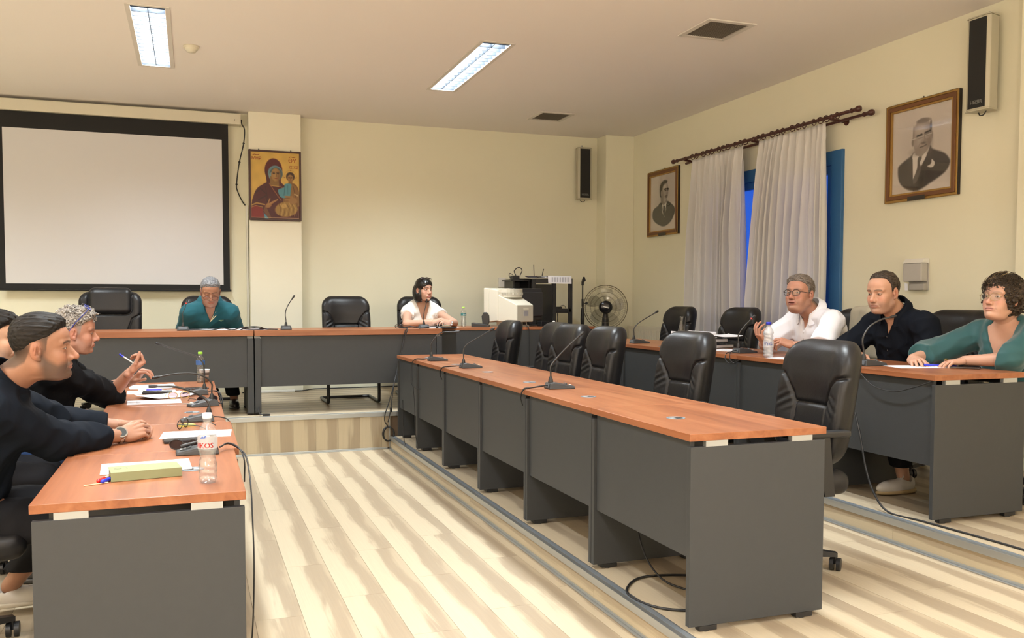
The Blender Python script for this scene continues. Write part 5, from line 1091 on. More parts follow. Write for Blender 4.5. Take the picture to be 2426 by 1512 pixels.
tag(obj('cable_tangle', MB().tube([(-.12, 8.30, zb_+.008), (.02, 8.27, zb_+.01), (.15, 8.24, zb_+.006), (.25, 8.28, zb_+.02), (.33, 8.22, zb_+.008), (.45, 8.26, zb_+.03), (.55, 8.23, zb_+.02), (.62, 8.28, zb_+.01), (.72, 8.25, zb_+.006)], .005, 6).tube([(.4, 8.24, zb_+.006), (.48, 8.28, zb_+.03), (.56, 8.22, zb_+.03), (.60, 8.26, zb_+.01), (.50, 8.23, zb_+.01), (.42, 8.3, zb_+.012)], .005, 6), CABLE), 'tangle of black cables along the front edge of the platform desk', 'cable')
tag(obj('desk_cables', MB().tube([(1.85, 8.33, zb_+.008), (1.95, 8.25, zb_+.02), (2.05, 8.22, zb_+.008), (2.15, 8.24, zb_+.02), (2.28, 8.23, zb_+.008), (2.40, 8.27, zb_+.006)], .006, 6).sphere((2.03, 8.24, zb_+.014), .014, 10, 8).sphere((2.20, 8.24, zb_+.014), .014, 10, 8), CABLE), 'cables and plugs around the woman\'s microphone', 'cable')
def phone(lab, loc, rz, mat=BLKG, l=.15, w=.072, name='mobile_phone', cat='phone', t=.009):
    o = thing(name, lab, cat, loc, rz, 'phones on the desks'); obj('body', MB().box(-l/2, l/2, -w/2, w/2, 0, t), mat, o, bevel=.003); obj('screen', MB().box(-l/2+.004, l/2-.004, -w/2+.004, w/2-.004, t, t+.0006), BLKG, o); return o
phone('dark phone lying on the document left of the water bottle', (-.045, 4.03, zl), .12, M('dark_case', (.02, .02, .025), .3), .16, .075, t=.012)
phone('black phone on the white sheets of the left row', (-.22, 6.16, zl+.0018), .0, BLK, .18, .08, t=.014)
phone('dark phone by the round ring of the woman in green', (3.99, 3.745, zr), -.9, M('brown_case', (.05, .035, .03), .3), .15, .075)
phone('black phone lying flat behind the left row microphone', (.02, 6.40, zl), .1, BLK, .15, .07)
def pen(lab, a, b, body, capc, r=.0042):
    o = tag(obj('pen', MB().cyl(a, b, r, r*.9, n=10), body), lab, 'pen', 'pens on the desks'); a, b = Vector(a), Vector(b); d = (b-a).normalized()
    obj('pen_cap', MB().cyl(a-d*.002, a+d*.045, r*1.35, n=10).sphere(a-d*.002, r*1.35, 10, 6), capc, o); obj('nib', MB().cyl(b, b+d*.01, r*.7, .0008, n=8), SILV, o); return o
CLEARP = M('clear_barrel', (.62, .45, .38), .3); REDC = M('red_cap', (.62, .02, .02), .35); BLUC = M('blue_pen_plastic', (.02, .03, .5), .35)
pen('red capped pen beside the green book', (-.300, 3.205, zl+.007), (-.262, 3.325, zl+.006), CLEARP, REDC, .005); pen('blue capped pen beside the green book', (-.286, 3.190, zl+.007), (-.235, 3.30, zl+.006), CLEARP, BLUC, .005)
tag(obj('toothpick', MB().cyl((-.34, 3.16, zl+.002), (-.27, 3.195, zl+.002), .0022, n=6), M('pale_wood', (.75, .5, .3), .6)), 'thin pale stick in front of the capped pens', 'stick')
pen('blue and white pen across the far papers of the left row', (-.34, 6.38, zl+.006), (-.20, 6.36, zl+.006), BLUC, WHITEP)
pen('blue pen under the fingers of the woman in green', (3.865, 3.90, zr+.012), (3.99, 3.80, zr+.010), BLUC, BLUC, .005)
def specs(name, lab, loc, rz, mat, lens, tint=True, wd=.135, fold=True, up=False, grp='spectacles lying on the desks', rot=None):
    t = thing(name, lab, 'glasses', loc, rz, grp)
    if rot: t.rotation_euler = rot
    for s in (-1, 1):
        c = Vector((0, s*.034, .022)); ring = [c+Vector((.0, .027*math.cos(2*PI*k/16), .020*math.sin(2*PI*k/16))) for k in range(16)]
        obj('rim', MB().tube(ring, .0022, 6, closed=True, sub=2), mat, t); obj('lens', MB().add([q+Vector((.0005, 0, 0)) for q in ring], [tuple(range(16))]), lens, t)
        obj('temple', MB().tube([(0, s*.066, .026), (-.03, s*.068, .026), (-.10, s*.066, .022), (-.135, s*.062, .006)], .002, 6), mat, t)
    obj('bridge', MB().tube([(0, -.008, .026), (.002, 0, .030), (0, .008, .026)], .002, 6), mat, t); return t
LENS = glass_mat('spectacle_lens', (.92, .94, .96), .03, alpha_mix=.10); DARKL = M('dark_lens', (.02, .012, .014), .1); PINKL = glass_mat('tinted_lens', (.55, .40, .42), .05, alpha_mix=.15)
specs('eyeglasses', 'black framed glasses beside the clasped hands', (-.05, 4.45, zl), 2.75, BLK, LENS)
specs('sunglasses', 'glossy black sunglasses in front of the water bottle', (-.035, 3.80, zl), -1.85, BLKG, DARKL)
specs('sunglasses', 'round tinted sunglasses on the white papers', (-.085, 5.76, zl+.004), -1.45, M('gold_wire', (.5, .36, .12), .3, .8), PINKL)
specs('eyeglasses', 'folded dark glasses standing by the microphone foot', (.075, 5.50, zl), -1.2, BLK, DARKL)
specs('eyeglasses', 'reading glasses left of the woman in white', (1.86, 8.36, zb_), 2.2, M('dark_brown_frame', (.04, .02, .015), .3), LENS)
tag(obj('sticky_notes', MB().box(-.035, .035, -.03, .03, 0, .008), M('yellow_paper', (.75, .68, .12), .7), loc=(-.035, 4.53, zl), rot=(0, 0, .3)), 'yellow note pad behind the black framed glasses', 'note pad')
ky = thing('key_ring', 'bunch of keys with a cream tag on the left row', 'keys', (-.01, 5.45, zl))
obj('tag', MB().box(-.012, .012, -.03, .03, 0, .012), M('cream_tag', (.8, .72, .45), .5), ky, bevel=.004)
for k, a in enumerate((.5, 1.3, 2.6, -.4)): obj('key', MB().cyl((0, 0, 0), (0, 0, .002), .011, n=14).box(.009, .045, -.003, .003, 0, .002), M('brass', (.45, .32, .10), .3, .9) if k % 2 else SILV, ky, loc=(.02*math.cos(a), .03*math.sin(a), .002*k), rot=(0, 0, a))
# ring binders and stacked papers on the right row
def binder(lab, loc, rz):
    t = thing('ring_binder', lab, 'ring binder', loc, rz, 'ring binders on the right row')
    obj('cover', MB().box(-.14, .14, -.16, .16, 0, .003).box(-.14, .14, -.16, .16, .042, .045).box(-.143, -.139, -.16, .16, 0, .045), BLK, t, bevel=.001); obj('pages', MB().box(-.13, .12, -.15, .15, .003, .022), PAPER, t); return t
binder('bottom black ring binder of the stack on the right row', (3.86, 6.12, zr), .35); binder('upper black ring binder of the stack on the right row', (3.84, 6.16, zr+.0455), .05)
sheet('document', 'thick pile of white papers on top of the ring binders', 'document', .21, .297, (3.80, 6.25, zr+.0915), .25, gp, 60, curl=.012, text=0)
sheet('document', 'open folder sagging off the right side of the paper pile', 'document', .21, .28, (3.90, 5.98, zr+.0915), -.2, gp, 10, curl=.02, text=0)

# ------------------------------------------------------------------ cables on the floor and hanging
tag(obj('cable_coil', MB().tube([(1.88, 8.30, zb_+.006), (1.88, 8.16, zb_+.006), (1.86, 8.145, zb_-.04), (1.82, 8.12, .85), (1.76, 8.06, .68), (1.715, 8.0, .55), (1.67, 7.97, .42), (1.635, 7.95, .33), (1.63, 7.95, .26), (1.66, 7.95, .21)], .0045, 6).tube([(1.89, 8.30, zb_+.008), (1.89, 8.15, zb_+.003), (1.85, 8.13, .98), (1.78, 8.08, .72), (1.73, 8.0, .6), (1.70, 7.97, .45), (1.685, 7.95, .36), (1.66, 7.95, .25)], .0045, 6)
    .tube([(1.665+.05*math.cos(k*.7)*(1+.12*math.sin(k*1.9)), 7.955+.014*math.sin(k*1.3), .14+.065*math.sin(k*.7)*(1+.1*math.cos(k*2.3))) for k in range(44)], .0045, 6, sub=3).cyl((1.69, 7.955, .34), (1.686, 7.955, .38), .011, n=8), CABLE), 'coil of black cable hanging from the platform by the middle row', 'cable')
tag(obj('floor_cable_loop', MB().tube([(1.98, 3.85, .66), (1.94, 3.70, .45), (1.90, 3.55, .25), (1.92, 3.40, .14), (2.0, 3.25, T1+.006), (2.06, 3.12, T1+.006)], .0045, 6).tube([(2.2, 3.42, T1+.006), (2.0, 3.50, T1+.006), (1.86, 3.50, T1+.006), (1.74, 3.38, T1+.006), (1.715, 3.26, T1+.006), (1.76, 3.13, T1+.006), (1.87, 3.06, T1+.006), (2.02, 3.05, T1+.006), (2.15, 3.1, T1+.006)], .0055, 8).tube([(1.99, 3.22, T1+.012), (2.05, 3.15, T1+.014), (2.12, 3.14, T1+.012)], .016, 10), CABLE), 'black cable looped on the floor under the near middle desk', 'cable')
tag(obj('floor_cable_right', MB().tube([(3.455, 3.98, zr-.25), (3.44, 3.92, .62), (3.43, 3.86, .45), (3.43, 3.79, .32), (3.445, 3.70, T2+.008), (3.47, 3.50, T2+.006), (3.49, 3.2, T2+.006), (3.50, 2.93, T2+.006), (3.49, 2.4, T2+.006), (3.47, 1.8, T2+.006)], .0055, 8), CABLE), 'black cable dropping from the right desk and running along the step', 'cable')
tag(obj('floor_plug', MB().box(-.03, .03, -.014, .014, 0, .016).tube([(-.03, 0, .008), (-.06, .01, .02), (-.07, .05, .05), (-.075, .12, .08)], .005, 6), CABLE, loc=(.60, 8.07, T3+.004), rot=(0, 0, -.2)), 'black plug lying on the platform edge beside the desk legs', 'plug')
tag(obj('wall_base_cable', MB().tube([(.50, 10.08, T3+.012), (.7, 10.09, T3+.012), (1.1, 10.09, T3+.012), (1.2, 10.16, T3+.012), (1.3, 10.26, T3+.012), (1.7, 10.27, T3+.012), (2.4, 10.28, T3+.012)], .007, 6), CABLE), 'black cable along the foot of the back wall', 'cable')
tag(obj('cable_cover', MB().box(-.2, .2, -.015, .012, 0, .028), WHITEP, loc=(.86, 10.085, T3+.001), bevel=.006), 'short white cable cover at the foot of the pillar', 'cable cover')
# ------------------------------------------------------------------ people
SKINM = vcol_mat('skin', .5, bmp=(260, .25, 3, .0006), sss=.12, spec=.35, var=.05)
EYEM = vcol_mat('eye', .15, spec=.5)
def hair_mat(name, c1, c2, scale=(1, 1, 1), rough=.45, spec=.35, fq=160):
    m, n, b = nm(name); t = n.nodes.new('ShaderNodeTexCoord'); mp = n.nodes.new('ShaderNodeMapping'); mp.inputs['Scale'].default_value = scale
    nz = n.nodes.new('ShaderNodeTexNoise'); nz.inputs['Scale'].default_value = fq; nz.inputs['Detail'].default_value = 4; nz.inputs['Distortion'].default_value = .4
    r = n.nodes.new('ShaderNodeValToRGB'); r.color_ramp.elements[0].position = .36; r.color_ramp.elements[0].color = (*c1, 1); r.color_ramp.elements[1].position = .66; r.color_ramp.elements[1].color = (*c2, 1)
    n.links.new(t.outputs['Object'], mp.inputs[0]); n.links.new(mp.outputs[0], nz.inputs[0]); n.links.new(nz.outputs[0], r.inputs[0]); n.links.new(r.outputs[0], b.inputs['Base Color'])
    bp = n.nodes.new('ShaderNodeBump'); bp.inputs['Strength'].default_value = .5; bp.inputs['Distance'].default_value = .0015; n.links.new(nz.outputs[0], bp.inputs['Height']); n.links.new(bp.outputs[0], b.inputs['Normal'])
    b.inputs['Roughness'].default_value = rough; b.inputs['Specular IOR Level'].default_value = spec; return m
def cloth(name, col, rough=.85, var=.08, fq=900, sheen=.08):
    if max(col) < .04: sheen = 0
    m = M(name, col, rough, bmp=(fq, .18, 2, .0006), var=var, vscale=9, sheen=sheen, spec=.12); return m
def axes(o, x, z):
    """numpy rigid frame: x forward, z up"""
    x = np.array(x, float); x /= np.linalg.norm(x); z = np.array(z, float); z = z-x*(z@x); z /= np.linalg.norm(z); y = np.cross(z, x)
    T = np.eye(4); T[:3, 0], T[:3, 1], T[:3, 2], T[:3, 3] = x, y, z, o; return T
def head_T(o, heading, pitch=0, roll=0):
    x = np.array([math.cos(heading)*math.cos(pitch), math.sin(heading)*math.cos(pitch), math.sin(pitch)])
    side = np.array([-math.sin(heading), math.cos(heading), 0]); up = np.cross(x, side)
    up = up*math.cos(roll)+side*math.sin(roll)
    return axes(o, x, up)
def xf(T, V): return V @ T[:3, :3].T+T[:3, 3]
def lerp(z, pts):
    xs = [p[0] for p in pts]; return np.interp(z, xs, [p[1] for p in pts]).astype(f4)

def head_sdf(q):
    """head in its own frame (metres at scale 1): eyes at z = 0, +x is the face"""
    g = lambda k, d=0: q.get(k, d)
    def F(P):
        x, y, z = P; ay = np.abs(y); A = (x, ay, z)
        w = g('w', 1.0); jw = g('jaw', 0)
        d = s_ell(P, (-.010, 0, .034), (.095, .076*w, .086))
        d = sm_min(d, s_ell(P, (.026, 0, -.030), (.061, .060*w+jw*.5, .082)), .035)
        d = sm_min(d, s_ell(P, (.052, 0, .045), (.038, .056*w, .040)), .03)                     # forehead
        d = sm_min(d, s_cone(A, (.002, .050*w+jw, -.066), (.060, .022, -.102), .017+jw*.4, .016), .028)     # jaw line
        d = sm_min(d, s_ell(P, (.083, 0, -.102+g('chin', 0)), (.018, .022, .016)), .018)                  # chin
        if g('fat'): d = sm_min(d, s_ell(P, (.030, 0, -.105), (.045, .05, .030*g('fat'))), .03)
        d = sm_min(d, s_ell(A, (.060, .041*w, -.030), (.022, .022, .021)), .022)                  # cheekbones
        d = sm_min(d, s_ell(A, (.060, .034, -.060), (.024, .022+jw*.5, .026)), .025)
        d = sm_min(d, s_cone(A, (.087, .010, .020), (.072, .048, .021), .0095, .008), .014)     # brow ridge
        d = sm_max(d, -s_ell(A, (.099, .032, .000), (.016, .019, .0125)), .012)                  # sockets
        lid = s_ell(A, (.0735, .0320, -.0005), (.0155, .0155, .0135)); 
        d = sm_min(d, lid, .004)
        op = g('open', .0048); ez = g('eyez', -.001)
        slit = s_ell(A, (.091, .0325, ez), (.014, .0130, op*.92)); 
        nl = g('nose', 1.0)
        nose = s_cone(P, (.086, 0, .008), (.1035+.006*nl, 0, -.031), .0080, .0100)
        nose = sm_min(nose, s_ell(P, (.1045+.006*nl, 0, -.0385), (.0125, .0125, .0110)), .009)
        nose = sm_min(nose, s_ell(A, (.0985, .0135, -.0420), (.0120, .0072, .0085)), .006)
        nose = sm_min(nose, s_cone(P, (.074, 0, .002), (.090, 0, -.036), .0125, .0150), .010)
        d = sm_min(d, nose, .010)
        d = sm_max(d, -s_ell(A, (.107, .0070, -.0500), (.0055, .0034, .0045)), .003)              # nostrils
        d = sm_min(d, s_ell(P, (.086, 0, -.068), (.017, .030, .018)), .014)                       # muzzle
        mo = g('mouth', 0.0)
        lz = -.0715+g('lipz', 0)
        d = sm_min(d, s_ell(P, (.0965-(.0), 0, lz+.0050+mo*.5), (.0085, .0225, .0052)), .004)
        d = sm_min(d, s_ell(P, (.0955, 0, lz-.0055-mo*.7), (.0085, .0195, .0060)), .004)
        d = sm_max(d, -s_ell(P, (.1055+ay*ay*-9, 0, lz+.0002-.002*(mo > 0)), (.012, .021+.004*(mo == 0), .0009+mo)), .0022)
        d = sm_max(d, -slit, .0018)
        if g('crease', 1): # nasolabial fold
            d = d+.0016*np.exp(-(s_cone(A, (.098, .020, -.038), (.086, .034, -.075), .0, .0)/.0035)**2)*g('crease', 1)
            d = d+.0010*np.exp(-(s_cone(A, (.092, .020, -.0135), (.083, .046, -.014), .0, .0)/.003)**2)*g('crease', 1)
        # ears
        ex = g('ear', 1.0)
        e = s_ell((x+.010, ay-.0775*w, z+.008+x*.12), (0, 0, 0), (.0190*ex, .0085, .0330*ex))
        e = sm_max(e, -s_ell((x+.004, ay-.0870*w, z+.004), (0, 0, 0), (.0125*ex, .0105, .0215*ex)), .003); e = sm_min(e, s_cone((x+.012, ay-.083*w, z), (0, 0, -.014), (.004, 0, .012), .0028, .0028), .004)
        e = sm_min(e, s_ell((x-.003, ay-.078*w, z+.010), (0, 0, 0), (.005, .006, .009)), .004)
        e = sm_min(e, s_ell((x-.001, ay-.076*w, z+.036*ex), (0, 0, 0), (.0075, .005, .008)), .006)
        d = sm_min(d, e, .006)
        # neck
        na, nb = q['neck']; d = sm_min(d, s_cone(P, na, nb, q.get('nr', .052), q.get('nr', .052)*1.06), .028)
        return d
    return F
def face_color(V, q):
    x, y, z = V[:, 0], V[:, 1], V[:, 2]; ay = np.abs(y); base = np.array(q['skin']); C = np.tile(base, (len(V), 1))
    def mixc(m, col, a=1.0): nonlocal C; m = np.clip(m, 0, 1)[:, None]*a; C = C*(1-m)+np.array(col)*m
    G = lambda cx, cy, cz, rx, ry, rz_: np.exp(-(((x-cx)/rx)**2+((ay-cy)/ry)**2+((z-cz)/rz_)**2))
    red = base*np.array([1.10, .74, .70])
    mixc(G(.075, .04, -.03, .03, .022, .022), red, .55); mixc(G(.116, 0, -.038, .02, .014, .014), red, .7); mixc(G(-.01, .08, -.01, .03, .02, .04), red, .55); mixc(G(.08, .0, .06, .05, .05, .03), red, .22)
    mixc(G(.09, .033, -.012, .02, .02, .012), base*.62, .45)                      # darker skin under the eyes
    if q.get('stub'): # beard shadow
        zl_ = np.interp(x, [0, .03, .06, .085, .1], [-.012, -.040, -.056, -.048, -.046]); s = np.clip((zl_+.008-z)/.022, 0, 1)*np.clip((x+.012)/.03, 0, 1)*np.clip((z+.135)/.02, 0, 1); s = s*(1-.5*G(.095, .0, -.058, .02, .012, .006)); mixc(s, q.get('stubc', base*.45), q['stub'])
        mixc(np.exp(-((x-.012)/.016)**2)*np.clip((.02-z)/.03, 0, 1)*np.clip((z+.08)/.03, 0, 1)*(ay > .045), q.get('stubc', base*.45), q['stub']*.7)
    lz = -.0715+q.get('lipz', 0); mo = q.get('mouth', 0)
    lip = .8*np.clip(1.25-np.sqrt((ay/.025)**2+((z-lz)/(.0105+mo))**2), 0, 1)*4*(x > .088); mixc(lip, q.get('lip', base*np.array([.88, .56, .52])), .8)
    mixc(np.exp(-((z-lz)/(.0016+mo*.85))**2)*(ay < .023)*(x > .085)*(x < (.101 if mo == 0 else .1015)), (.10, .03, .025), .85 if mo == 0 else .95)
    bz = .0205+.004*np.sin(np.clip((ay-.012)/.04, 0, 1)*PI)-.05*np.clip(ay-.045, 0, 1)
    mixc(np.exp(-((z-bz)/.0045)**4)*(ay > .010)*(ay < .053)*(x > .05), q.get('brow', (.05, .035, .03)), q.get('browa', .75))
    lash = np.exp(-((np.sqrt(((ay-.0325)/.0135)**2+((z-q.get('eyez', -.001))/(q.get('open', .0048)+.0012))**2)-1)/.18)**2)*(x > .07); mixc(lash*(z > -.004), (.03, .02, .018), .8); mixc(lash, base*.45, .4)
    nf = np.exp(-(((y)/.014)**2+((z+.050)/.005)**2))*(x > .1); mixc(nf, base*.3, .6)
    if q.get('scalp') is not None: # close cropped hair showing as skin colour
        hl = hairline(x, q.get('hl', 0)); s = np.clip((z-hl)/.012, 0, 1)*(1-np.clip(G(-.01, .085, -.01, .024, .012, .038)*3, 0, 1)); h3 = hairline(x, 3); gq = np.clip((h3+.01-z)/np.maximum(h3-hl+.01, .02), 0, 1)[:, None]*(.0 if q.get('hl') == 1 else 1.0); sc3 = np.array(q['scalp'])*(1-gq)*.62+(np.array(q['scalp'])*.75+base*.25)*gq; m_ = np.clip(s, 0, 1)[:, None]*.92; C = C*(1-m_)+sc3*m_
    return C
def hairline(x, kind=0):
    if kind == 0: pts = [(-.13, -.085), (-.085, -.078), (-.05, -.055), (-.035, -.020), (-.022, .022), (.004, .020), (.012, -.018), (.024, -.012), (.030, .035), (.05, .060), (.075, .072), (.10, .080)]
    elif kind == 1: pts = [(-.13, -.085), (-.085, -.078), (-.05, -.055), (-.035, -.020), (-.022, .022), (.004, .020), (.010, -.012), (.020, -.005), (.022, .045), (.04, .085), (.06, .093), (.075, .096), (.10, .10)]   # receding
    elif kind == 3: pts = [(-.13, -.045), (-.085, -.03), (-.05, .0), (-.03, .022), (.0, .034), (.03, .045), (.05, .062), (.075, .074), (.10, .082)]   # faded sides
    else: pts = [(-.13, -.12), (-.05, -.12), (-.03, -.05), (-.022, -.03), (.0, -.03), (.015, -.035), (.03, .01), (.05, .045), (.075, .052), (.10, .056)]
    return np.interp(x, [p[0] for p in pts], [p[1] for p in pts])
def hair_sdf(q, style):
    w = q.get('w', 1.0)
    def F(P):
        x, y, z = P; ay = np.abs(y)
        cr = s_ell(P, (-.010, 0, .034), (.095, .076*w, .086)); cr = sm_min(cr, s_ell(P, (.045, 0, .05), (.040, .060*w, .042)), .03)
        hl = np.interp(x, *hl_pts(style.get('hl', 0))).astype(f4)+.006*np.sin(ay*style.get('hf', 90)+x*60)*style.get('hj', .4)
        th = style['t']; up = np.clip((z-.02)/.09, 0, 1); fr = np.clip((x+.02)/.08, 0, 1)
        t = style.get('ts', th*.35)*(1-up)+th*up+style.get('front', 0)*fr*up
        fq = style.get('freq', 120); st = style.get('stretch', (.25, 1, 1))
        n1 = wnoise(P, fq, st, 6, 0); n2 = wnoise(P, fq*2.1, st, 6, 9)
        amp = style.get('amp', .003)
        t = t*np.clip((z-hl)/.03+.15, .1, 1)*(1 if not style.get('bob') else 0)+t*(1 if style.get('bob') else 0)
        d = cr-t-amp*(.7*n1+.45*n2)*(.35+.65*up)
        if style.get('curl'):
            c = style['curl']; n3 = wnoise(P, c[1], (1, 1, 1), 8, 4); n4 = wnoise(P, c[1]*2, (1, 1, 1), 8, 12); d = d-c[0]*(np.abs(n3)*.8+.5*np.abs(n4)-.5)*(.4+.6*up)
        if style.get('bob'):
            b = s_ell((x+.022, ay-.055, z+.045), (0, 0, 0), (.062, .036, .105)); b2 = s_ell(P, (-.06, 0, -.03), (.066, .088, .118))
            b = sm_min(b, b2, .02)-.0018*n1; b = sm_max(b, -(z+.135), .01); d = sm_min(d, b, .012)
            face = s_ell(P, (.095, 0, -.035), (.085, .066, .088)); d = sm_max(d, -face, .006); d = sm_max(d, .045+hlz(x, ay)*0-z-.2*(x < .05), .004) if False else d
            d = np.maximum(d, (style['fringe']-z-2.2*np.clip(ay-.02, 0, 1))*1.0*(x > .045)-1*(x <= .045))
            ear = s_ell((x-.0, ay-.086, z+.012), (0, 0, 0), (.020, .02, .032)); d = sm_max(d, -ear, .004)
        elif style.get('mop'):
            c = style['mop']; b = s_ell((x+.030, ay-.035, z-.010), (0, 0, 0), (.095, .075, .100)); n3 = wnoise(P, 75, (1, 1, 1), 8, 4); n4 = wnoise(P, 150, (1, 1, 1), 8, 12)
            b = b-.007*(1.4*np.abs(n3)+np.abs(n4)-1); d = sm_min(d, b, .02); face = s_ell(P, (.095, 0, -.045), (.080, .070, .095)); d = sm_max(d, -face, .006)
            ear = s_ell((x+.004, ay-.10, z+.03), (0, 0, 0), (.022, .035, .026)); d = sm_max(d, -ear, .005); d = np.maximum(d, -(z+.10))
        else:
            cut = (hl-z)*.75; d = sm_max(d, cut, .004)
        return d
    return F
def hl_pts(kind):
    xs = np.linspace(-.13, .12, 60); return xs, hairline(xs, kind)
def hand_parts(curl, spread=.0, thumb=(.35, .3), fingers=None):
    """cones of a right hand: wrist at the origin, fingers along +x, back of the hand +z, thumb on +y"""
    L = []; L.append(('p',))
    base = [(.092, .031, .004), (.097, .011, .007), (.093, -.010, .005), (.084, -.029, .001)]; ln = [(.043, .026, .021), (.047, .030, .022), (.043, .027, .021), (.034, .020, .018)]; rd = [.0090, .0092, .0088, .0078]
    for k in range(4):
        c = curl[k] if hasattr(curl[k], '__len__') else (curl[k], curl[k]*1.15, curl[k]*.7)
        yaw = spread*(1.5-k)*.5; a = 0; p = np.array(base[k]); fwd = np.array([math.cos(yaw), math.sin(yaw), 0])
        L.append((np.array([.03, base[k][1]*.55, 0]), p, .0125, rd[k]*1.15))
        for j in range(3):
            a += c[j]; dv = fwd*math.cos(a)+np.array([0, 0, -1])*math.sin(a); e = p+dv*ln[k][j]; L.append((p, e, rd[k]*(1-.07*j), rd[k]*(.94-.09*j))); p = e
    ty, tz = thumb; p0 = np.array([.022, .020, -.006]); p1 = p0+np.array([.034*math.cos(ty), .034*math.sin(ty)+.008, -.034*math.sin(tz)]); p2 = p1+np.array([.034*math.cos(ty*.6), .034*math.sin(ty*.6), -.034*math.sin(tz*1.2)]); p3 = p2+np.array([.026*math.cos(ty*.2), .026*math.sin(ty*.2)*.6, -.026*math.sin(tz*1.3)])
    L += [(p0, p1, .0165, .0125), (p1, p2, .0115, .0100), (p2, p3, .0098, .0080)]
    return L
def hand_sdf(L, wr=.0255):
    def F(P):
        palm = s_box(P, (.052, 0, -.001), (.044, .038, .0130), .0125); palm = sm_min(palm, s_ell(P, (.045, .022, -.010), (.032, .018, .014)), .012); palm = sm_min(palm, s_ell(P, (.04, -.022, -.008), (.036, .017, .013)), .012)
        d = sm_min(palm, s_cone((P[0], P[1]*.86, P[2]*1.25), (-.012, 0, 0), (.02, 0, 0), wr*1.0, wr*.94), .02); f = None
        for c in L[1:]:
            e = s_cone(P, *c)
            f = e if f is None else np.minimum(f, e)
        d = sm_min(d, f, .006); return d
    return F
def build_person(n):
    """n: description of one person, all points in world metres"""
    S = n['S']; up = np.array([0, 0, 1.]); sk = n['skin']; Vs, Fs, Cs = [], [], []; off = 0
    def push(V, Fq, C):
        nonlocal off
        Vs.append(V); Fs.append(Fq+off); Cs.append(np.broadcast_to(C, (len(V), 3)) if np.ndim(C) == 1 else C); off += len(V)
    HT = head_T(S['head'], n['heading'], n.get('pitch', 0), n.get('roll', 0)); sc_ = n.get('hs', 1.06); HTi = HT
    nk = (np.array(S['neck'])-HT[:3, 3]) @ HT[:3, :3]/sc_; q = dict(n['face']); q['skin'] = sk; q['neck'] = ((-.022, 0, -.055), tuple(nk))
    lo = np.minimum([-.125, -.1, -.15], nk-.07); hi = [.14, .1, .135]; lo = np.maximum(lo, [-.2, -.13, -.21])
    V, Fq = nets(head_sdf(q), tuple(lo), tuple(hi), n.get('hres', .0024)); C = face_color(V, q); push(xf(HT, V*sc_), Fq, C)
    hands = []
    for k, s in enumerate(('r', 'l')):
        hd_ = n['hands'].get(s)
        if not hd_: continue
        T = axes(hd_['o'], hd_['x'], hd_['z']); L = hand_parts(hd_['curl'], hd_.get('spread', .1), hd_.get('thumb', (.5, .4)))
        V, Fq = nets(hand_sdf(L, n.get('wrist', .0255)), (-.062, -.075, -.105), (.205, .085, .05), .0027)
        if s == 'l': V = V*np.array([1, -1, 1]); Fq = Fq[:, ::-1]
        hs_ = n.get('handscale', 1.0); base = np.array(sk); tip = np.clip((V[:, 0]-.12)/.05, 0, 1)[:, None]; kn = np.exp(-((V[:, 0]-.095)/.010)**2)[:, None]*(V[:, 2] > 0)[:, None]
        C = base*(1-.35*tip-.2*kn)+base*np.array([1.08, .74, .70])*(.35*tip+.2*kn); push(xf(T, V*hs_), Fq, C); hands.append((s, T))
    # ---- body (torso and limbs), coarse grid
    A = {k: np.array(v, float) for k, v in S.items()}; bw = n.get('bw', 1.0); bd = n.get('bd', 1.0)
    fwd = np.array([math.cos(n['bh']), math.sin(n['bh']), 0.]); spine = A['neck']-A['pelvis']; TT = axes((0, 0, 0), np.cross(np.cross(spine, fwd), spine), spine)
    def tor(t, fx=0): return A['pelvis']+spine*t+TT[:3, 0]*fx
    def limbs(P, g=0.0, arms=True):
        d = None
        def add(e, k):
            nonlocal d
            d = e if d is None else sm_min(d, e, k)
        for (t, fx, r) in ((.02, 0.0, (.125*bd, .175*bw, .13)), (.28, .02*n.get('belly', 1), (.115*bd*n.get('belly', 1), .155*bw, .17)), (.62, .005, (.115*bd, .168*bw, .17)), (.80, -.005, (.095*bd, .165*bw, .12))):
            c = tor(t, fx); Q = to_local(P, np.block([[TT[:3, :3], c[:, None]], [np.zeros((1, 3)), np.ones((1, 1))]])); add(s_ell(Q, (0, 0, 0), tuple(a+g for a in r)), .06)
        if n.get('bust'):
            for s_ in (-1, 1):
                c = tor(.62, .085)+TT[:3, 1]*.075*s_; add(s_ell(P, tuple(c), (.065+g, .065+g, .062+g)), .05)
        nb = A['neck']
        for s_ in ('r', 'l'):
            sh = A['sh_'+s_]; add(s_cone(P, nb-np.array([0, 0, .02])-TT[:3, 0]*.01, sh, .050+g, .056*bw+g), .05)
            if arms: add(s_cone(P, sh, A['el_'+s_], .055*n.get('aw', 1)+g, .043*n.get('aw', 1)+g), .035)
        return d
    nz_ = A['neck']; hc = A['head']
    def body(P):
        d = limbs(P)
        d = sm_min(d, s_cone(P, nz_-spine*.08, nz_+(hc-nz_)*.45, .056, .048), .03)
        for s_ in ('r', 'l'):
            d = sm_min(d, s_cone(P, A['el_'+s_], A['wr_'+s_], .042*n.get('aw', 1), .0275), .012)
            d = sm_min(d, s_cone(P, A['hip_'+s_], A['kn_'+s_], .082*bw, .058), .05); d = sm_min(d, s_cone(P, A['kn_'+s_], A['an_'+s_], .055, .036), .02)
        return d
    pts = np.array([A[k] for k in A]); lo, hi = pts.min(0)-.16, pts.max(0)+.16; hi[2] = A['neck'][2]+.07
    V, Fq = nets(body, tuple(lo), tuple(hi), .0115); push(V, Fq, np.array(sk))
    me = np_mesh('person', np.concatenate(Vs), np.concatenate(Fs), SKINM, np.concatenate(Cs)); root = link('person', me); tag(root, n['label'], 'person', n.get('group'))
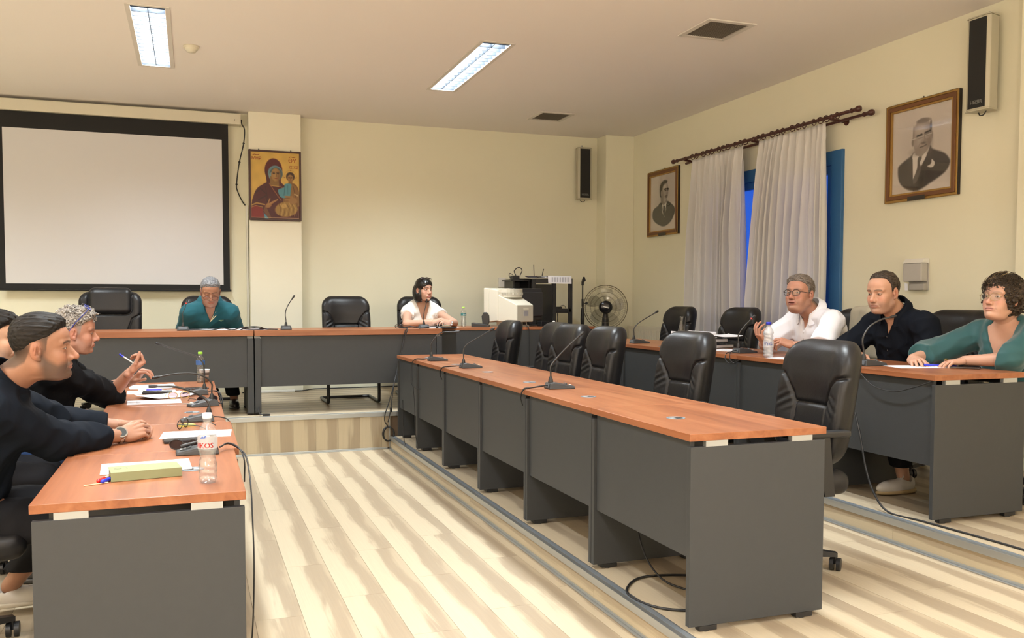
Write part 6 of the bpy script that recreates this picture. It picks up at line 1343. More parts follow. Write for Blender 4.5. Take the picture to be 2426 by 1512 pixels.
    # eyes
    for s_ in (-1, 1):
        mb = MB().sphere((0, 0, 0), .0122, 20, 14); ev = np.array(mb.v); gz = np.array(n.get('gaze', (1, 0, -.05)), float); gz /= np.linalg.norm(gz); dd = ev @ gz/.0122
        col = np.tile(np.array([.50, .46, .43]), (len(ev), 1)); col[dd > .865] = n.get('iris', (.06, .035, .02)); col[dd > .965] = (.005, .005, .005)
        em = mb.mesh('eye', [EYEM]); a = em.color_attributes.new('Col', 'FLOAT_COLOR', 'POINT'); cc = np.ones((len(ev), 4), f4); cc[:, :3] = col; a.data.foreach_set('color', cc.ravel())
        ep = xf(HT, np.array([[.0758, .032*s_, -.0005]])*sc_)[0]; o = link('eye', em, root); o.matrix_local = Matrix([[*(HT[i, :3]*sc_), ep[i]] for i in range(3)]+[[0, 0, 0, 1]])
    # hair
    for st in n['hair']:
        V, Fq = nets(hair_sdf(q, st), st.get('lo', (-.155, -.125, -.15)), st.get('hi', (.135, .125, .175)), st.get('res', .0026))
        if len(V): o = link(st.get('name', 'hair'), np_mesh('hair', xf(HT, V*sc_), Fq, st['mat']), root)
        if len(V) and st.get('label'): o['label'] = st['label']
    # ---- shirt
    sh_ = n['shirt']; g0 = sh_.get('g', .012)
    def wr(P, amp):
        a = wnoise(P, 22, (1, 1, 1.6), 7, 2); b = wnoise(P, 55, (1, 1, .7), 7, 7)
        return amp*(np.abs(a)*1.3-.9+.35*b)
    nO = A['neck']+TT[:3, 0]*sh_.get('nx', .012)
    def shirt(P):
        d = limbs(P, g0, False); d = d+wr(P, sh_.get('wr', .004))
        for s_ in ('r', 'l'):
            shp, el, wp = A['sh_'+s_], A['el_'+s_], A['wr_'+s_]; aw = n.get('aw', 1); sl = sh_['sleeve']; lo_ = sh_.get('loose', .006)
            up_ = s_cone(P, shp, el, .056*aw+g0, .045*aw+g0+lo_)
            dv = (el-shp)/np.linalg.norm(el-shp)
            if sl < 1: cutp = shp+(el-shp)*sl; up_ = sm_max(up_, ((P[0]-cutp[0])*dv[0]+(P[1]-cutp[1])*dv[1]+(P[2]-cutp[2])*dv[2]), .004)
            arm = up_
            if sl > 1:
                fo = s_cone(P, el, wp, .045*aw+g0+lo_, .032+g0+lo_*.6); d2 = (wp-el)/np.linalg.norm(wp-el); cutp = el+(wp-el)*(sl-1); fo = sm_max(fo, ((P[0]-cutp[0])*d2[0]+(P[1]-cutp[1])*d2[1]+(P[2]-cutp[2])*d2[2]), .004); arm = sm_min(up_, fo, .02)
                # gathered folds around the elbow and cuff
                rad_ = np.sqrt((P[0]-el[0])**2+(P[1]-el[1])**2+(P[2]-el[2])**2); arm = arm+.0035*np.sin(rad_*150)*np.exp(-(rad_/.10)**2)
            arm = arm+wr(P, sh_.get('wr', .004)*.9)
            d = sm_min(d, arm, .028)
        zc = A['pelvis'][2]-.10; d = sm_max(d, zc-P[2], .01)
        # neck opening
        Q = to_local(P, np.block([[TT[:3, :3], nO[:, None]], [np.zeros((1, 3)), np.ones((1, 1))]]))
        hole = s_cone(P, nz_-spine*.02+TT[:3, 0]*sh_.get('nx', .012), nz_+(hc-nz_)*.9, sh_.get('nr', .062), sh_.get('nr', .062)*1.08); d = sm_max(d, -hole, .006)
        v = sh_.get('vee')
        if v: # (depth, half width at the collar)
            wdg = np.maximum(np.abs(Q[1])-(Q[2]+v[0])*(v[1]/v[0]), np.maximum(.02-Q[0], -(Q[2]+v[0]))); d = sm_max(d, -wdg, .005)
        return d
    lo2 = np.minimum.reduce([A['pelvis'], A['sh_r'], A['sh_l'], A['el_r'], A['el_l']]+([A['wr_r'], A['wr_l']] if sh_['sleeve'] > 1 else []))-.16; hi2 = np.maximum.reduce([A['pelvis'], A['sh_r'], A['sh_l'], A['el_r'], A['el_l'], A['neck']]+([A['wr_r'], A['wr_l']] if sh_['sleeve'] > 1 else []))+.13; lo2[2] = max(lo2[2], A['pelvis'][2]-.13)
    V, Fq = nets(shirt, tuple(lo2), tuple(hi2), sh_.get('res', .0062)); so = link(sh_.get('name', 'shirt'), np_mesh('shirt', V, Fq, sh_['mat']), root)
    # collar
    co = n.get('collar')
    if co:
        base0 = nz_+(hc-nz_)*co.get('up', .12)+TT[:3, 0]*sh_.get('nx', .012); ax = (hc-nz_); ax = ax/np.linalg.norm(ax); ax = ax*.6+TT[:3, 2]*.4; ax /= np.linalg.norm(ax); CT = axes(base0, TT[:3, 0], ax)
        rr, hh, fl_ = sh_.get('nr', .062)+.006, co.get('h', .045), co.get('flare', .018)
        ztilt = co.get('tilt', .45)
        def Fc(P):
            x, y, z = P; r = np.sqrt(x*x+(y)**2); zt = z+ztilt*x      # lower in front
            inner = np.abs(r-(rr+.10*np.clip(-zt+.04, 0, 1)))-.0028; inner = np.maximum(inner, np.abs(zt-hh*.5-.005)-hh*.5)
            outer = np.abs(r-(rr+.006+fl_*np.clip((hh-zt)/hh, 0, 1.6)))-.0028; outer = np.maximum(outer, np.abs(zt-hh*.42)-hh*.60)
            d = np.minimum(inner, outer); ang = np.abs(np.arctan2(y, x)); op_ = co.get('open', .5)
            return np.maximum(d, (op_+.9*np.clip(zt/hh-.2, 0, 1)*co.get('spread', .3)+.35*np.clip(.1-zt/hh, 0, 1)-ang)*rr)
        V, Fq = nets(Fc, (-.12, -.12, -.09), (.13, .12, .10), .0024)
        if len(V): link('collar', np_mesh('collar', xf(CT, V), Fq, co['mat']), root)
        n['_CT'] = CT
    # trousers and shoes
    tr = n.get('trousers')
    if tr is not None:
        def Ft(P):
            d = s_ell(P, tuple(A['pelvis']-np.array([0, 0, .0])), (.17*bw, .18*bw, .15))
            for s_ in ('r', 'l'):
                d = sm_min(d, s_cone(P, A['hip_'+s_], A['kn_'+s_], .100*bw, .078), .05); e = s_cone(P, A['kn_'+s_], A['an_'+s_], .072, .060)
                d = sm_min(d, e, .02)
            d = d+wr(P, .004); zb2 = min(A['an_r'][2], A['an_l'][2])+tr.get('cuff', .03); return np.maximum(np.maximum(d, zb2-P[2]), P[2]-(A['pelvis'][2]+.04))
        pl_ = np.array([A[k] for k in A if k[:2] in ('pe', 'hi', 'kn', 'an')]); V, Fq = nets(Ft, tuple(pl_.min(0)-.16), tuple(pl_.max(0)+.16), .011); link('trousers', np_mesh('trousers', V, Fq, tr['mat']), root)
    sm_ = n.get('shoe')
    if sm_:
        for s_ in ('r', 'l'):
            a = A['an_'+s_]; fh = n.get('foot_h', n['bh']); T = axes((a[0], a[1], a[2]-.085), (math.cos(fh), math.sin(fh), 0), (0, 0, 1))
            def Fsh(P):
                d = s_ell(P, (.075, 0, .035), (.125, .045, .045)); d = sm_min(d, s_ell(P, (-.02, 0, .05), (.06, .038, .055)), .03); d = sm_max(d, -(P[2]-.004), .004); d = sm_max(d, -s_cone(P, (-.015, 0, .07), (-.02, 0, .16), .034, .04), .006); return d
            V, Fq = nets(Fsh, (-.09, -.06, 0), (.215, .06, .11), .005); o = link('shoe', np_mesh('shoe', xf(T, V), Fq, sm_['mat']), root)
            V2, F2 = nets(lambda P: np.maximum(sm_min(s_ell(P, (.075, 0, .012), (.130, .050, .02)), s_ell(P, (-.025, 0, .012), (.066, .043, .02)), .03), np.abs(P[2]-.011)-.011), (-.10, -.06, -.004), (.215, .06, .03), .005)
            link('sole', np_mesh('sole', xf(T, V2), F2, sm_['sole']), o)
            if sm_.get('lace'):
                mb = MB()
                for k in range(4): mb.tube([(.035+.022*k, -.022, .075-.010*k), (.038+.022*k, 0, .083-.010*k), (.035+.022*k, .022, .075-.010*k)], .003, 6)
                mb.tube([(.03, 0, .085), (.02, .02, .10), (.04, .03, .09), (.03, 0, .085)], .0025, 6)
                mb.v = [tuple(v) for v in xf(T, np.array(mb.v))]; obj('lace', mb, sm_['lace'], o)
    n['_HT'] = HT; n['_sc'] = sc_; n['_TT'] = TT; n['_root'] = root; n['_A'] = A
    return root
def on_head(n, mb): mb.v = [tuple(v) for v in xf(n['_HT'], np.array(mb.v)*n['_sc'])]; return mb
def glasses(n, mat, lens, rx=.026, ry=.019, z=-.003, x=.108, r=.0017, half=False, label=None, name='glasses', tilt=0, square=2.6, tz=.004):
    def rim(s):
        P = []
        for k in range(24):
            a = 2*PI*k/24; c, q = math.cos(a), math.sin(a); e = 2/square; yy = s*.0335+rx*abs(c)**e*(1 if c > 0 else -1); zz = z+ry*abs(q)**e*(1 if q > 0 else -1); P.append((x-.35*(abs(yy)-.03)*(abs(yy) > .03)+tilt*(zz-z), yy, zz))
        return P
    g = MB()
    for s in (-1, 1): g.tube(rim(s), r, 6, closed=True, sub=2)
    g.tube([(x+.0, -.0335+rx*.98, z+.004), (x+.004, 0, z+.008), (x, .0335-rx*.98, z+.004)], r*.9, 6)
    for s in (-1, 1): g.tube([(x-.012, s*(.0335+rx), z+.006), (x-.018, s*(.0335+rx+.010), z+.007), (.04, s*.078, z+.008), (-.002, s*.083, z+tz+.004), (-.016, s*.083, z-.008)], r*.95, 6, sub=4)
    o = obj(name, on_head(n, g), mat, n['_root'], label=label)
    for s in (-1, 1): obj('lens', on_head(n, MB().add(rim(s), [tuple(range(24))])), lens, o)
    return o
def on_chest(n, mb, t, y, tilt=0.0, out=.0):
    """a small mark on the front of the shirt: find the shirt surface by a ray"""
    TT, A = n['_TT'], n['_A']; sp_ = A['neck']-A['pelvis']; so = next(c for c in n['_root'].children if c.name.split('.')[0] in ('shirt', 'blouse', 'polo_shirt'))
    res = []
    from mathutils.bvhtree import BVHTree
    me = so.data; bv = BVHTree.FromPolygons([v.co for v in me.vertices], [p.vertices for p in me.polygons])
    for v in mb.v:
        o = A['pelvis']+sp_*t+TT[:3, 1]*(y+v[0])+TT[:3, 2]*v[1]+TT[:3, 0]*.5; h = bv.ray_cast(Vector(o), Vector(-TT[:3, 0]))
        p = h[0] if h[0] is not None else Vector(o-TT[:3, 0]*.4); res.append(tuple(p+Vector(TT[:3, 0])*(.0012+v[2])))
    mb.v = res; return mb
NAVY = cloth('navy_shirt_cloth', (.0055, .008, .013)); BLACKC = cloth('black_cotton', (.005, .005, .006)); TEAL = cloth('teal_pique', sr(34, 82, 92), fq=1400); WHITEC = cloth('white_pique', (.82, .83, .90), var=.03, fq=1400)
SKYB = cloth('bright_blue_cotton', sr(22, 128, 190)); BLKN = cloth('dark_navy_linen', (.005, .007, .012)); GREENS = cloth('green_satin', sr(46, 84, 87), .45, sheen=.3); DKT = cloth('dark_trouser_cloth', (.012, .012, .014)); JEAN = cloth('blue_denim', (.05, .10, .25))
WHEAT = cloth('pale_yellow_lining', (.70, .66, .42)); SHOEW = M('white_shoe_leather', (.62, .58, .52), .5); SOLEC = M('gum_sole', (.45, .33, .17), .6); SOLEW = M('cream_sole', (.55, .50, .40), .6); SHOEB = M('dark_shoe_leather', (.02, .018, .016), .4)
BLO, bn_, bb_ = nm('lace_blouse_cloth')
bb_.inputs['Base Color'].default_value = (.80, .78, .74, 1); bb_.inputs['Roughness'].default_value = .8
_v = bn_.nodes.new('ShaderNodeTexVoronoi'); _v.inputs['Scale'].default_value = 34; _tc = bn_.nodes.new('ShaderNodeTexCoord'); _r = bn_.nodes.new('ShaderNodeValToRGB'); bn_.links.new(_tc.outputs['Object'], _v.inputs[0]); bn_.links.new(_v.outputs['Distance'], _r.inputs[0])
_r.color_ramp.elements[0].position = .12; _r.color_ramp.elements[0].color = (.50, .48, .44, 1); _r.color_ramp.elements[1].position = .24; _r.color_ramp.elements[1].color = (.82, .80, .76, 1); bn_.links.new(_r.outputs[0], bb_.inputs['Base Color'])
H_DARK = hair_mat('dark_brown_hair', (.005, .004, .0035), (.018, .0145, .012), (.3, 1, 1), .6, .2); H_BRN = hair_mat('brown_hair', (.016, .011, .008), (.075, .055, .04), (.3, 1, 1), .6, .2); H_SALT = hair_mat('grey_hair', (.06, .06, .065), (.24, .24, .25), (.4, 1, 1), .6)
H_CURLG = hair_mat('curly_grey_hair', (.07, .06, .055), (.48, .44, .39), (1, 1, 1), .6, fq=110); H_BLK = hair_mat('black_hair', (.003, .003, .003), (.012, .011, .011), (1, 1, .15), .28, .5); H_GREYB = hair_mat('grey_brown_hair', (.07, .055, .045), (.24, .20, .17), (.3, 1, 1), .6)
H_CHEST = hair_mat('chestnut_curls', (.009, .006, .004), (.055, .034, .018), (1, 1, 1), .55, fq=150); H_FADE = hair_mat('cropped_side_hair', (.05, .035, .025), (.11, .085, .065), (1, 1, .6), .7, fq=300)
TAN = (.33, .168, .105); FAIR = (.50, .30, .215); RUDDY = (.43, .215, .145); OLIVE = (.46, .27, .175)

def seated(hip, bh, lean, head, seat_z, floor_z, el_r, el_l, wr_r, wr_l, shw=.19, neck=None, knee=.46, neck_back=.035, shz=-.05, drop=.155, sh_fwd=0.0, tuck=0.0, shr=None, shl=None):
    """joint positions of a seated figure; hip = (x, y), head = eye-level centre of the head"""
    f = np.array([math.cos(bh), math.sin(bh), 0]); s = np.array([-math.sin(bh), math.cos(bh), 0]); pel = np.array([hip[0], hip[1], seat_z+.11])
    nk = np.array(neck) if neck is not None else np.array(head)-np.array([0, 0, drop])-f*neck_back
    S = dict(pelvis=pel, neck=nk, head=np.array(head)); 
    S['sh_r'] = (nk-s*shw+np.array([0, 0, shz])+f*sh_fwd) if shr is None else np.array(shr); S['sh_l'] = (nk+s*shw+np.array([0, 0, shz])+f*sh_fwd) if shl is None else np.array(shl)
    S['el_r'], S['el_l'], S['wr_r'], S['wr_l'] = map(np.array, (el_r, el_l, wr_r, wr_l))
    for k, q in (('r', -1), ('l', 1)):
        S['hip_'+k] = pel+s*.09*q-np.array([0, 0, .03]); S['kn_'+k] = pel+s*.11*q+f*knee-np.array([0, 0, .03]); S['kn_'+k][2] = seat_z+.045
        S['an_'+k] = np.array([*(S['kn_'+k][:2]-f[:2]*(.02+tuck)+s[:2]*.0), floor_z+.09])
    return S
def hnd(o, x, z, curl, spread=.1, thumb=(.5, .4)): return dict(o=o, x=x, z=z, curl=curl, spread=spread, thumb=thumb)

# --- man in the navy shirt, left foreground
hp = (-.92, 3.86)
S = seated(hp, .30, 0, (-.527, 3.67, 1.183), .45, 0, (-.51, 3.82, .815), (-.52, 4.22, .82), (-.285, 4.07, .785), (-.30, 4.24, .805), neck=(-.655, 3.735, 1.05), shr=(-.685, 3.575, .965), shl=(-.72, 3.95, .965))
S['kn_r'] = np.array([-.47, 3.80, .50]); S['an_r'] = np.array([-.40, 3.78, .10]); S['kn_l'] = np.array([-.48, 4.12, .50]); S['an_l'] = np.array([-.76, 4.30, .12])
m1 = dict(label='man in a dark navy shirt with clasped hands and a silver watch, left foreground', S=S, heading=.03, pitch=.0, roll=-.09, bh=.30, skin=TAN, hs=.985, hres=.002,
    face=dict(w=1.02, jaw=.003, nose=1.9, stub=.95, stubc=(.10, .062, .045), brow=(.03, .02, .015), browa=.8, crease=1.2, lip=(.33, .15, .11), nr=.060, fat=.5, open=.0036, chin=.0, scalp=(.050, .038, .030)),
    hair=[dict(t=.0125, ts=.0012, front=.006, mat=H_DARK, hl=3, freq=190, stretch=(.3, 1, 1), amp=.0024, res=.0022)], hands=dict(
        r=hnd((-.285, 4.07, .788), (.80, .56, .16), (.16, -.80, .56), [(.55, .9, .5), (.6, .95, .5), (.65, .95, .5), (.75, .95, .5)], .05, (.35, .15)),
        l=hnd((-.30, 4.235, .800), (.95, -.25, .02), (.05, .65, .75), [(.65, .9, .4), (.65, .95, .5), (.7, .95, .5), (.8, .9, .5)], .05, (.5, .2))),
    bw=1.10, bd=1.15, belly=1.15, aw=1.18, shirt=dict(name='shirt', mat=NAVY, sleeve=1.72, g=.012, loose=.010, wr=.0055, nr=.068, nx=.008, res=.0058), collar=dict(mat=NAVY, h=.040, flare=.012, tilt=.35, open=.42, up=.02), trousers=dict(mat=DKT, cuff=.10), shoe=dict(mat=SHOEW, sole=SOLEW, lace=WHITEP), foot_h=.1)
p1_ = build_person(m1)
# --- man with curly grey hair
S = seated((-.84, 5.50), .05, 0, (-.610, 5.43, 1.186), .45, 0, (-.455, 5.66, .80), (-.56, 5.98, .80), (-.345, 5.53, .940), (-.34, 5.74, .875), neck=(-.70, 5.45, 1.05), shr=(-.69, 5.29, .965), shl=(-.70, 5.65, .965))
m2 = dict(label='man with curly grey hair and glasses pushed up, black shirt, holding a pen', S=S, heading=.12, pitch=-.10, roll=-.12, bh=.05, skin=RUDDY, hs=.99, hres=.0023,
    face=dict(w=1.0, jaw=.002, nose=1.8, stub=.35, stubc=(.30, .2, .17), brow=(.14, .11, .09), browa=.5, crease=1.3, nr=.058, fat=.6, open=.0034, scalp=(.30, .27, .25)),
    hair=[dict(t=.016, ts=.0020, front=.012, mat=H_CURLG, hl=3, freq=70, amp=.002, curl=(.011, 105), hi=(.15, .12, .18), stretch=(1, 1, 1), res=.0024)], hands=dict(
        r=hnd((-.345, 5.53, .940), (.62, .12, .55), (.60, .15, -.55), [(1.1, 1.1, .4), (1.2, 1.2, .5), (1.25, 1.2, .5), (1.3, 1.2, .6)], .05, (.25, .5)),
        l=hnd((-.34, 5.74, .875), (.55, -.45, .6), (-.75, .1, .65), [(.7, .8, .4), (.8, .9, .4), (.9, .9, .4), (1, .9, .4)], .1, (.6, .4))),
    aw=1.08, bw=1.03, bd=1.05, shirt=dict(mat=BLACKC, sleeve=1.02, g=.014, loose=.016, wr=.006, nr=.063, nx=.008), collar=dict(mat=BLACKC, h=.03, flare=.008, tilt=.35, open=.15), trousers=dict(mat=JEAN), shoe=dict(mat=SHOEB, sole=SHOEB))
p2_ = build_person(m2)
# --- man in light blue, partly out of frame
S = seated((-1.16, 4.82), .1, 0, (-.895, 4.86, 1.175), .45, 0, (-.78, 4.62, .80), (-.80, 5.08, .80), (-.60, 4.72, .79), (-.60, 4.95, .79), neck=(-.955, 4.86, 1.02))
m3 = dict(label='dark haired man in a bright blue shirt cut off by the left edge', S=S, heading=-.10, pitch=-.10, bh=.1, skin=OLIVE, hs=.98, hres=.0026,
    face=dict(w=1.02, jaw=.003, nose=1.0, stub=.3, stubc=(.15, .10, .08), fat=.5, nr=.058, open=.004, scalp=(.05, .037, .03)),
    hair=[dict(t=.015, ts=.004, front=.014, mat=H_DARK, hl=0, freq=120, amp=.0045, stretch=(.4, 1, 1))], hands=dict(r=hnd((-.60, 4.72, .79), (1, .2, 0), (0, 0, 1), [.5, .5, .5, .5]), l=hnd((-.60, 4.95, .79), (1, -.2, 0), (0, 0, 1), [.5, .5, .5, .5])),
    aw=1.05, shirt=dict(mat=SKYB, sleeve=.7, g=.012, wr=.005, nr=.064), collar=dict(mat=SKYB, h=.02, flare=.004, open=.0), trousers=dict(mat=DKT), shoe=dict(mat=SHOEB, sole=SHOEB))
p3_ = build_person(m3)
# --- man in the teal polo shirt
zt_ = T3+.752
S = seated((.16, 9.10), -PI/2, 0, (.157, 8.55, 1.437), T3+.45, T3, (-.075, 8.90, zt_-.03), (.385, 8.90, zt_-.03), (.06, 8.72, T3+.62), (.27, 8.72, T3+.62), neck=(.155, 8.75, 1.325), shw=.182, shz=-.085)
S['kn_r'] = np.array([.04, 8.62, T3+.48]); S['an_r'] = np.array([.19, 8.66, T3+.09]); S['kn_l'] = np.array([.28, 8.62, T3+.48]); S['an_l'] = np.array([.36, 8.80, T3+.09])
m4 = dict(label='grey haired man in a teal polo shirt looking down over low glasses', S=S, heading=-PI/2+.03, pitch=-.41, bh=-PI/2, skin=TAN, hs=1.02, hres=.0026,
    face=dict(w=1.03, jaw=.004, nose=1.1, stub=.5, stubc=(.24, .15, .12), brow=(.06, .04, .03), browa=.7, crease=1.2, fat=.6, nr=.062, open=.0010, eyez=-.006, scalp=(.33, .32, .31)),
    hair=[dict(t=.010, ts=.0035, front=.004, mat=H_SALT, hl=0, freq=150, amp=.002, stretch=(.4, 1, 1))], hands=dict(r=hnd((.06, 8.72, T3+.62), (.9, -.4, 0), (0, 0, 1), [.35]*4, .1), l=hnd((.27, 8.72, T3+.60), (-.9, -.4, 0), (0, 0, 1), [.35]*4, .1)),
    aw=1.15, bw=1.12, bd=1.12, shirt=dict(name='polo_shirt', mat=TEAL, sleeve=.92, g=.013, loose=.016, wr=.0045, nr=.066, nx=.012, vee=(.115, .045)), collar=dict(mat=TEAL, h=.034, flare=.034, tilt=.5, open=.5, spread=.2, up=.04), trousers=dict(mat=DKT), shoe=dict(mat=SHOEB, sole=SHOEB), foot_h=-PI/2)
p4_ = build_person(m4)
# --- dark haired woman in white
S = seated((2.24, 9.22), -PI/2+.1, 0, (2.239, 8.925, 1.466), T3+.45, T3, (2.00, 8.66, zt_+.035), (2.50, 8.70, zt_+.04), (2.22, 8.54, zt_+.055), (2.40, 8.52, zt_+.05), neck=(2.24, 9.02, 1.325), shw=.15, shz=-.085)
m5 = dict(label='woman with a black bob and a white lace blouse at the platform desk', S=S, heading=-PI/2+.42, pitch=.0, roll=0, bh=-PI/2+.08, skin=FAIR, hs=.97, hres=.0024, handscale=.92,
    face=dict(w=.96, jaw=-.003, nose=1.0, brow=(.03, .02, .018), browa=.8, lip=(.42, .13, .12), nr=.046, open=.0040, crease=.6),
    hair=[dict(t=.012, ts=.006, mat=H_BLK, bob=True, fringe=.046, freq=90, amp=.0012, stretch=(1, 1, .12))], hands=dict(r=hnd((2.22, 8.54, zt_+.055), (.85, -.25, .25), (.2, -.2, .9), [(.5, .6, .4), (.6, .7, .4), (.65, .7, .4), (.7, .7, .4)], .1, (.3, .6)), l=hnd((2.40, 8.52, zt_+.05), (-.85, -.2, .25), (-.2, -.5, .85), [(.6, .9, .5)]*4, .05, (.3, .6))),
    aw=.95, bw=.93, bd=.98, bust=True, wrist=.0225, shirt=dict(name='blouse', mat=BLO, sleeve=.34, g=.012, loose=.012, wr=.005, nr=.062, nx=.008, vee=(.19, .060)), trousers=dict(mat=DKT), shoe=dict(mat=SHOEB, sole=SHOEB))
p5_ = build_person(m5)
# --- man in the white polo shirt
zq = T2+.752
S = seated((4.32, 5.20), PI-.05, 0, (3.95, 5.115, 1.405), T2+.45, T2, (3.92, 4.84, zq+.06), (3.86, 5.42, zq+.05), (3.69, 4.98, zq+.10), (3.66, 5.16, zq+.11), neck=(4.09, 5.14, 1.265), shw=.20)
S['sh_l'], S['sh_r'] = S['sh_l'].copy(), S['sh_r'].copy()
# facing -x: his right side is +y
S = dict(S); S['el_r'], S['el_l'] = np.array([3.88, 5.40, zq+.06]), np.array([3.94, 4.88, zq+.06]); S['wr_r'], S['wr_l'] = np.array([3.73, 5.19, zq+.06]), np.array([3.77, 4.93, zq+.075])
m6 = dict(label='man in a white polo shirt and dark glasses speaking with raised hands', S=S, heading=PI+.38, pitch=.12, bh=PI+.12, skin=RUDDY, hs=1.02, hres=.0023,
    face=dict(w=1.07, jaw=.007, nose=.95, stub=.35, stubc=(.28, .17, .13), brow=(.12, .09, .07), browa=.5, fat=1.1, nr=.064, open=.0036, mouth=.0048, crease=1.1, lip=(.40, .16, .13), scalp=(.20, .16, .13)),
    hair=[dict(t=.014, ts=.0035, front=.008, mat=H_GREYB, hl=0, freq=110, amp=.0035, stretch=(.5, 1, 1))], hands=dict(r=hnd((3.73, 5.19, zq+.06), (-.50, .05, .72), (-.75, .1, -.5), [(.35, .5, .3), (.5, .6, .4), (.6, .7, .4), (.7, .8, .4)], .25, (.8, .3)), l=hnd((3.77, 4.93, zq+.075), (-.65, .55, .25), (-.2, -.3, .9), [(.5, .7, .4), (.6, .8, .4), (.7, .8, .4), (.8, .8, .4)], .2, (.6, .5))),
    aw=1.12, bw=1.12, bd=1.2, belly=1.25, shirt=dict(name='polo_shirt', mat=WHITEC, sleeve=.88, g=.014, loose=.018, wr=.0055, nr=.068, nx=.014, vee=(.075, .030)), collar=dict(mat=WHITEC, h=.044, flare=.028, tilt=.45, open=.45, spread=.25), trousers=dict(mat=DKT), shoe=dict(mat=SHOEB, sole=SHOEB))
p6_ = build_person(m6)
# --- man in the black shirt
S = seated((4.36, 4.48), PI, 0, (3.98, 4.36, 1.411), T2+.45, T2, (3.99, 4.72, zq+.045), (4.17, 4.10, zq-.04), (3.93, 4.52, zq+.035), (4.05, 4.27, T2+.62), neck=(4.12, 4.38, 1.27), shw=.205)
S['sh_r'], S['sh_l'] = S['neck']+np.array([.01, .20, -.055]), S['neck']+np.array([0, -.205, -.055])
S['kn_r'] = np.array([3.90, 4.50, T2+.49]); S['kn_l'] = np.array([3.92, 4.22, T2+.49]); S['an_l'] = np.array([3.90, 4.08, T2+.09]); S['an_r'] = np.array([4.05, 4.50, T2+.09])
m7 = dict(label='frowning man with brown hair in a black shirt, looking down', S=S, heading=PI+.19, pitch=-.12, bh=PI+.12, skin=(.48, .27, .18), hs=1.01, hres=.0022,
    face=dict(w=1.02, jaw=.004, nose=1.05, stub=.45, stubc=(.22, .14, .11), brow=(.05, .035, .025), browa=.7, fat=.6, nr=.062, open=.0023, crease=1.5, scalp=(.09, .06, .045), hl=1, lip=(.34, .16, .12)),
    hair=[dict(t=.010, ts=.006, front=.002, mat=H_BRN, hl=1, freq=130, amp=.0022, stretch=(.3, 1, 1))], hands=dict(r=hnd((3.93, 4.52, zq+.035), (-.35, -.8, -.1), (0, 0, 1), [.45]*4, .1), l=hnd((4.05, 4.27, T2+.62), (-.8, .5, -.1), (0, 0, 1), [.45]*4, .1)),
    aw=1.12, bw=1.12, bd=1.12, belly=1.1, shirt=dict(mat=BLKN, sleeve=1.0, g=.014, loose=.018, wr=.006, nr=.068, nx=.014, vee=(.085, .030)), collar=dict(mat=BLKN, h=.048, flare=.022, tilt=.45, open=.5), trousers=dict(mat=DKT, cuff=.06), shoe=dict(mat=SHOEW, sole=SOLEC, lace=WHITEP), foot_h=PI+.05)
p7_ = build_person(m7)
# --- woman in green
S = seated((4.46, 3.72), PI, 0, (4.20, 3.705, 1.373), T2+.45, T2, (4.02, 4.08, zq+.05), (4.12, 3.52, zq+.05), (3.88, 4.04, zq+.035), (3.98, 3.78, zq+.035), neck=(4.285, 3.74, 1.225), shw=.175)
S['sh_r'], S['sh_l'] = S['neck']+np.array([0, .175, -.05]), S['neck']+np.array([0, -.175, -.05]); S['el_r'] = np.array([4.06, 4.08, zq+.055]); S['wr_r'] = np.array([3.90, 4.03, zq+.04]); S['el_l'] = np.array([4.14, 3.60, zq+.055]); S['wr_l'] = np.array([4.03, 3.79, zq+.04])
m8 = dict(label='woman with short curly brown hair, thin glasses and a green blouse', S=S, heading=PI+.12, pitch=.14, roll=.03, bh=PI+.22, skin=(.52, .30, .215), hs=.985, hres=.0022, handscale=.95,
    face=dict(w=.99, jaw=.002, nose=1.15, brow=(.12, .085, .06), browa=.45, lip=(.40, .17, .14), fat=.7, nr=.052, open=.0040, crease=1.1),
    hair=[dict(t=.010, ts=.008, front=.006, mat=H_CHEST, mop=1, curl=(.010, 85), freq=60, amp=.002, lo=(-.17, -.15, -.15), hi=(.16, .15, .19), stretch=(1, 1, 1))], hands=dict(r=hnd((3.90, 4.03, zq+.04), (-.45, -.80, -.12), (-.15, .1, 1), [(.45, .5, .3), (.5, .5, .3), (.5, .5, .3), (.55, .5, .3)], .25, (.7, .4)), l=hnd((4.03, 3.79, zq+.04), (-.92, .25, -.12), (-.1, .1, 1), [(.45, .5, .3), (.5, .5, .3), (.5, .5, .3), (.55, .5, .3)], .2, (.6, .5))),
    aw=1.0, bw=1.0, bd=1.1, bust=True, wrist=.0235, shirt=dict(name='blouse', mat=GREENS, sleeve=1.45, g=.014, loose=.026, wr=.006, nr=.064, nx=.012, vee=(.26, .085)), trousers=dict(mat=DKT), shoe=dict(mat=SHOEB, sole=SHOEB))
p8_ = build_person(m8)

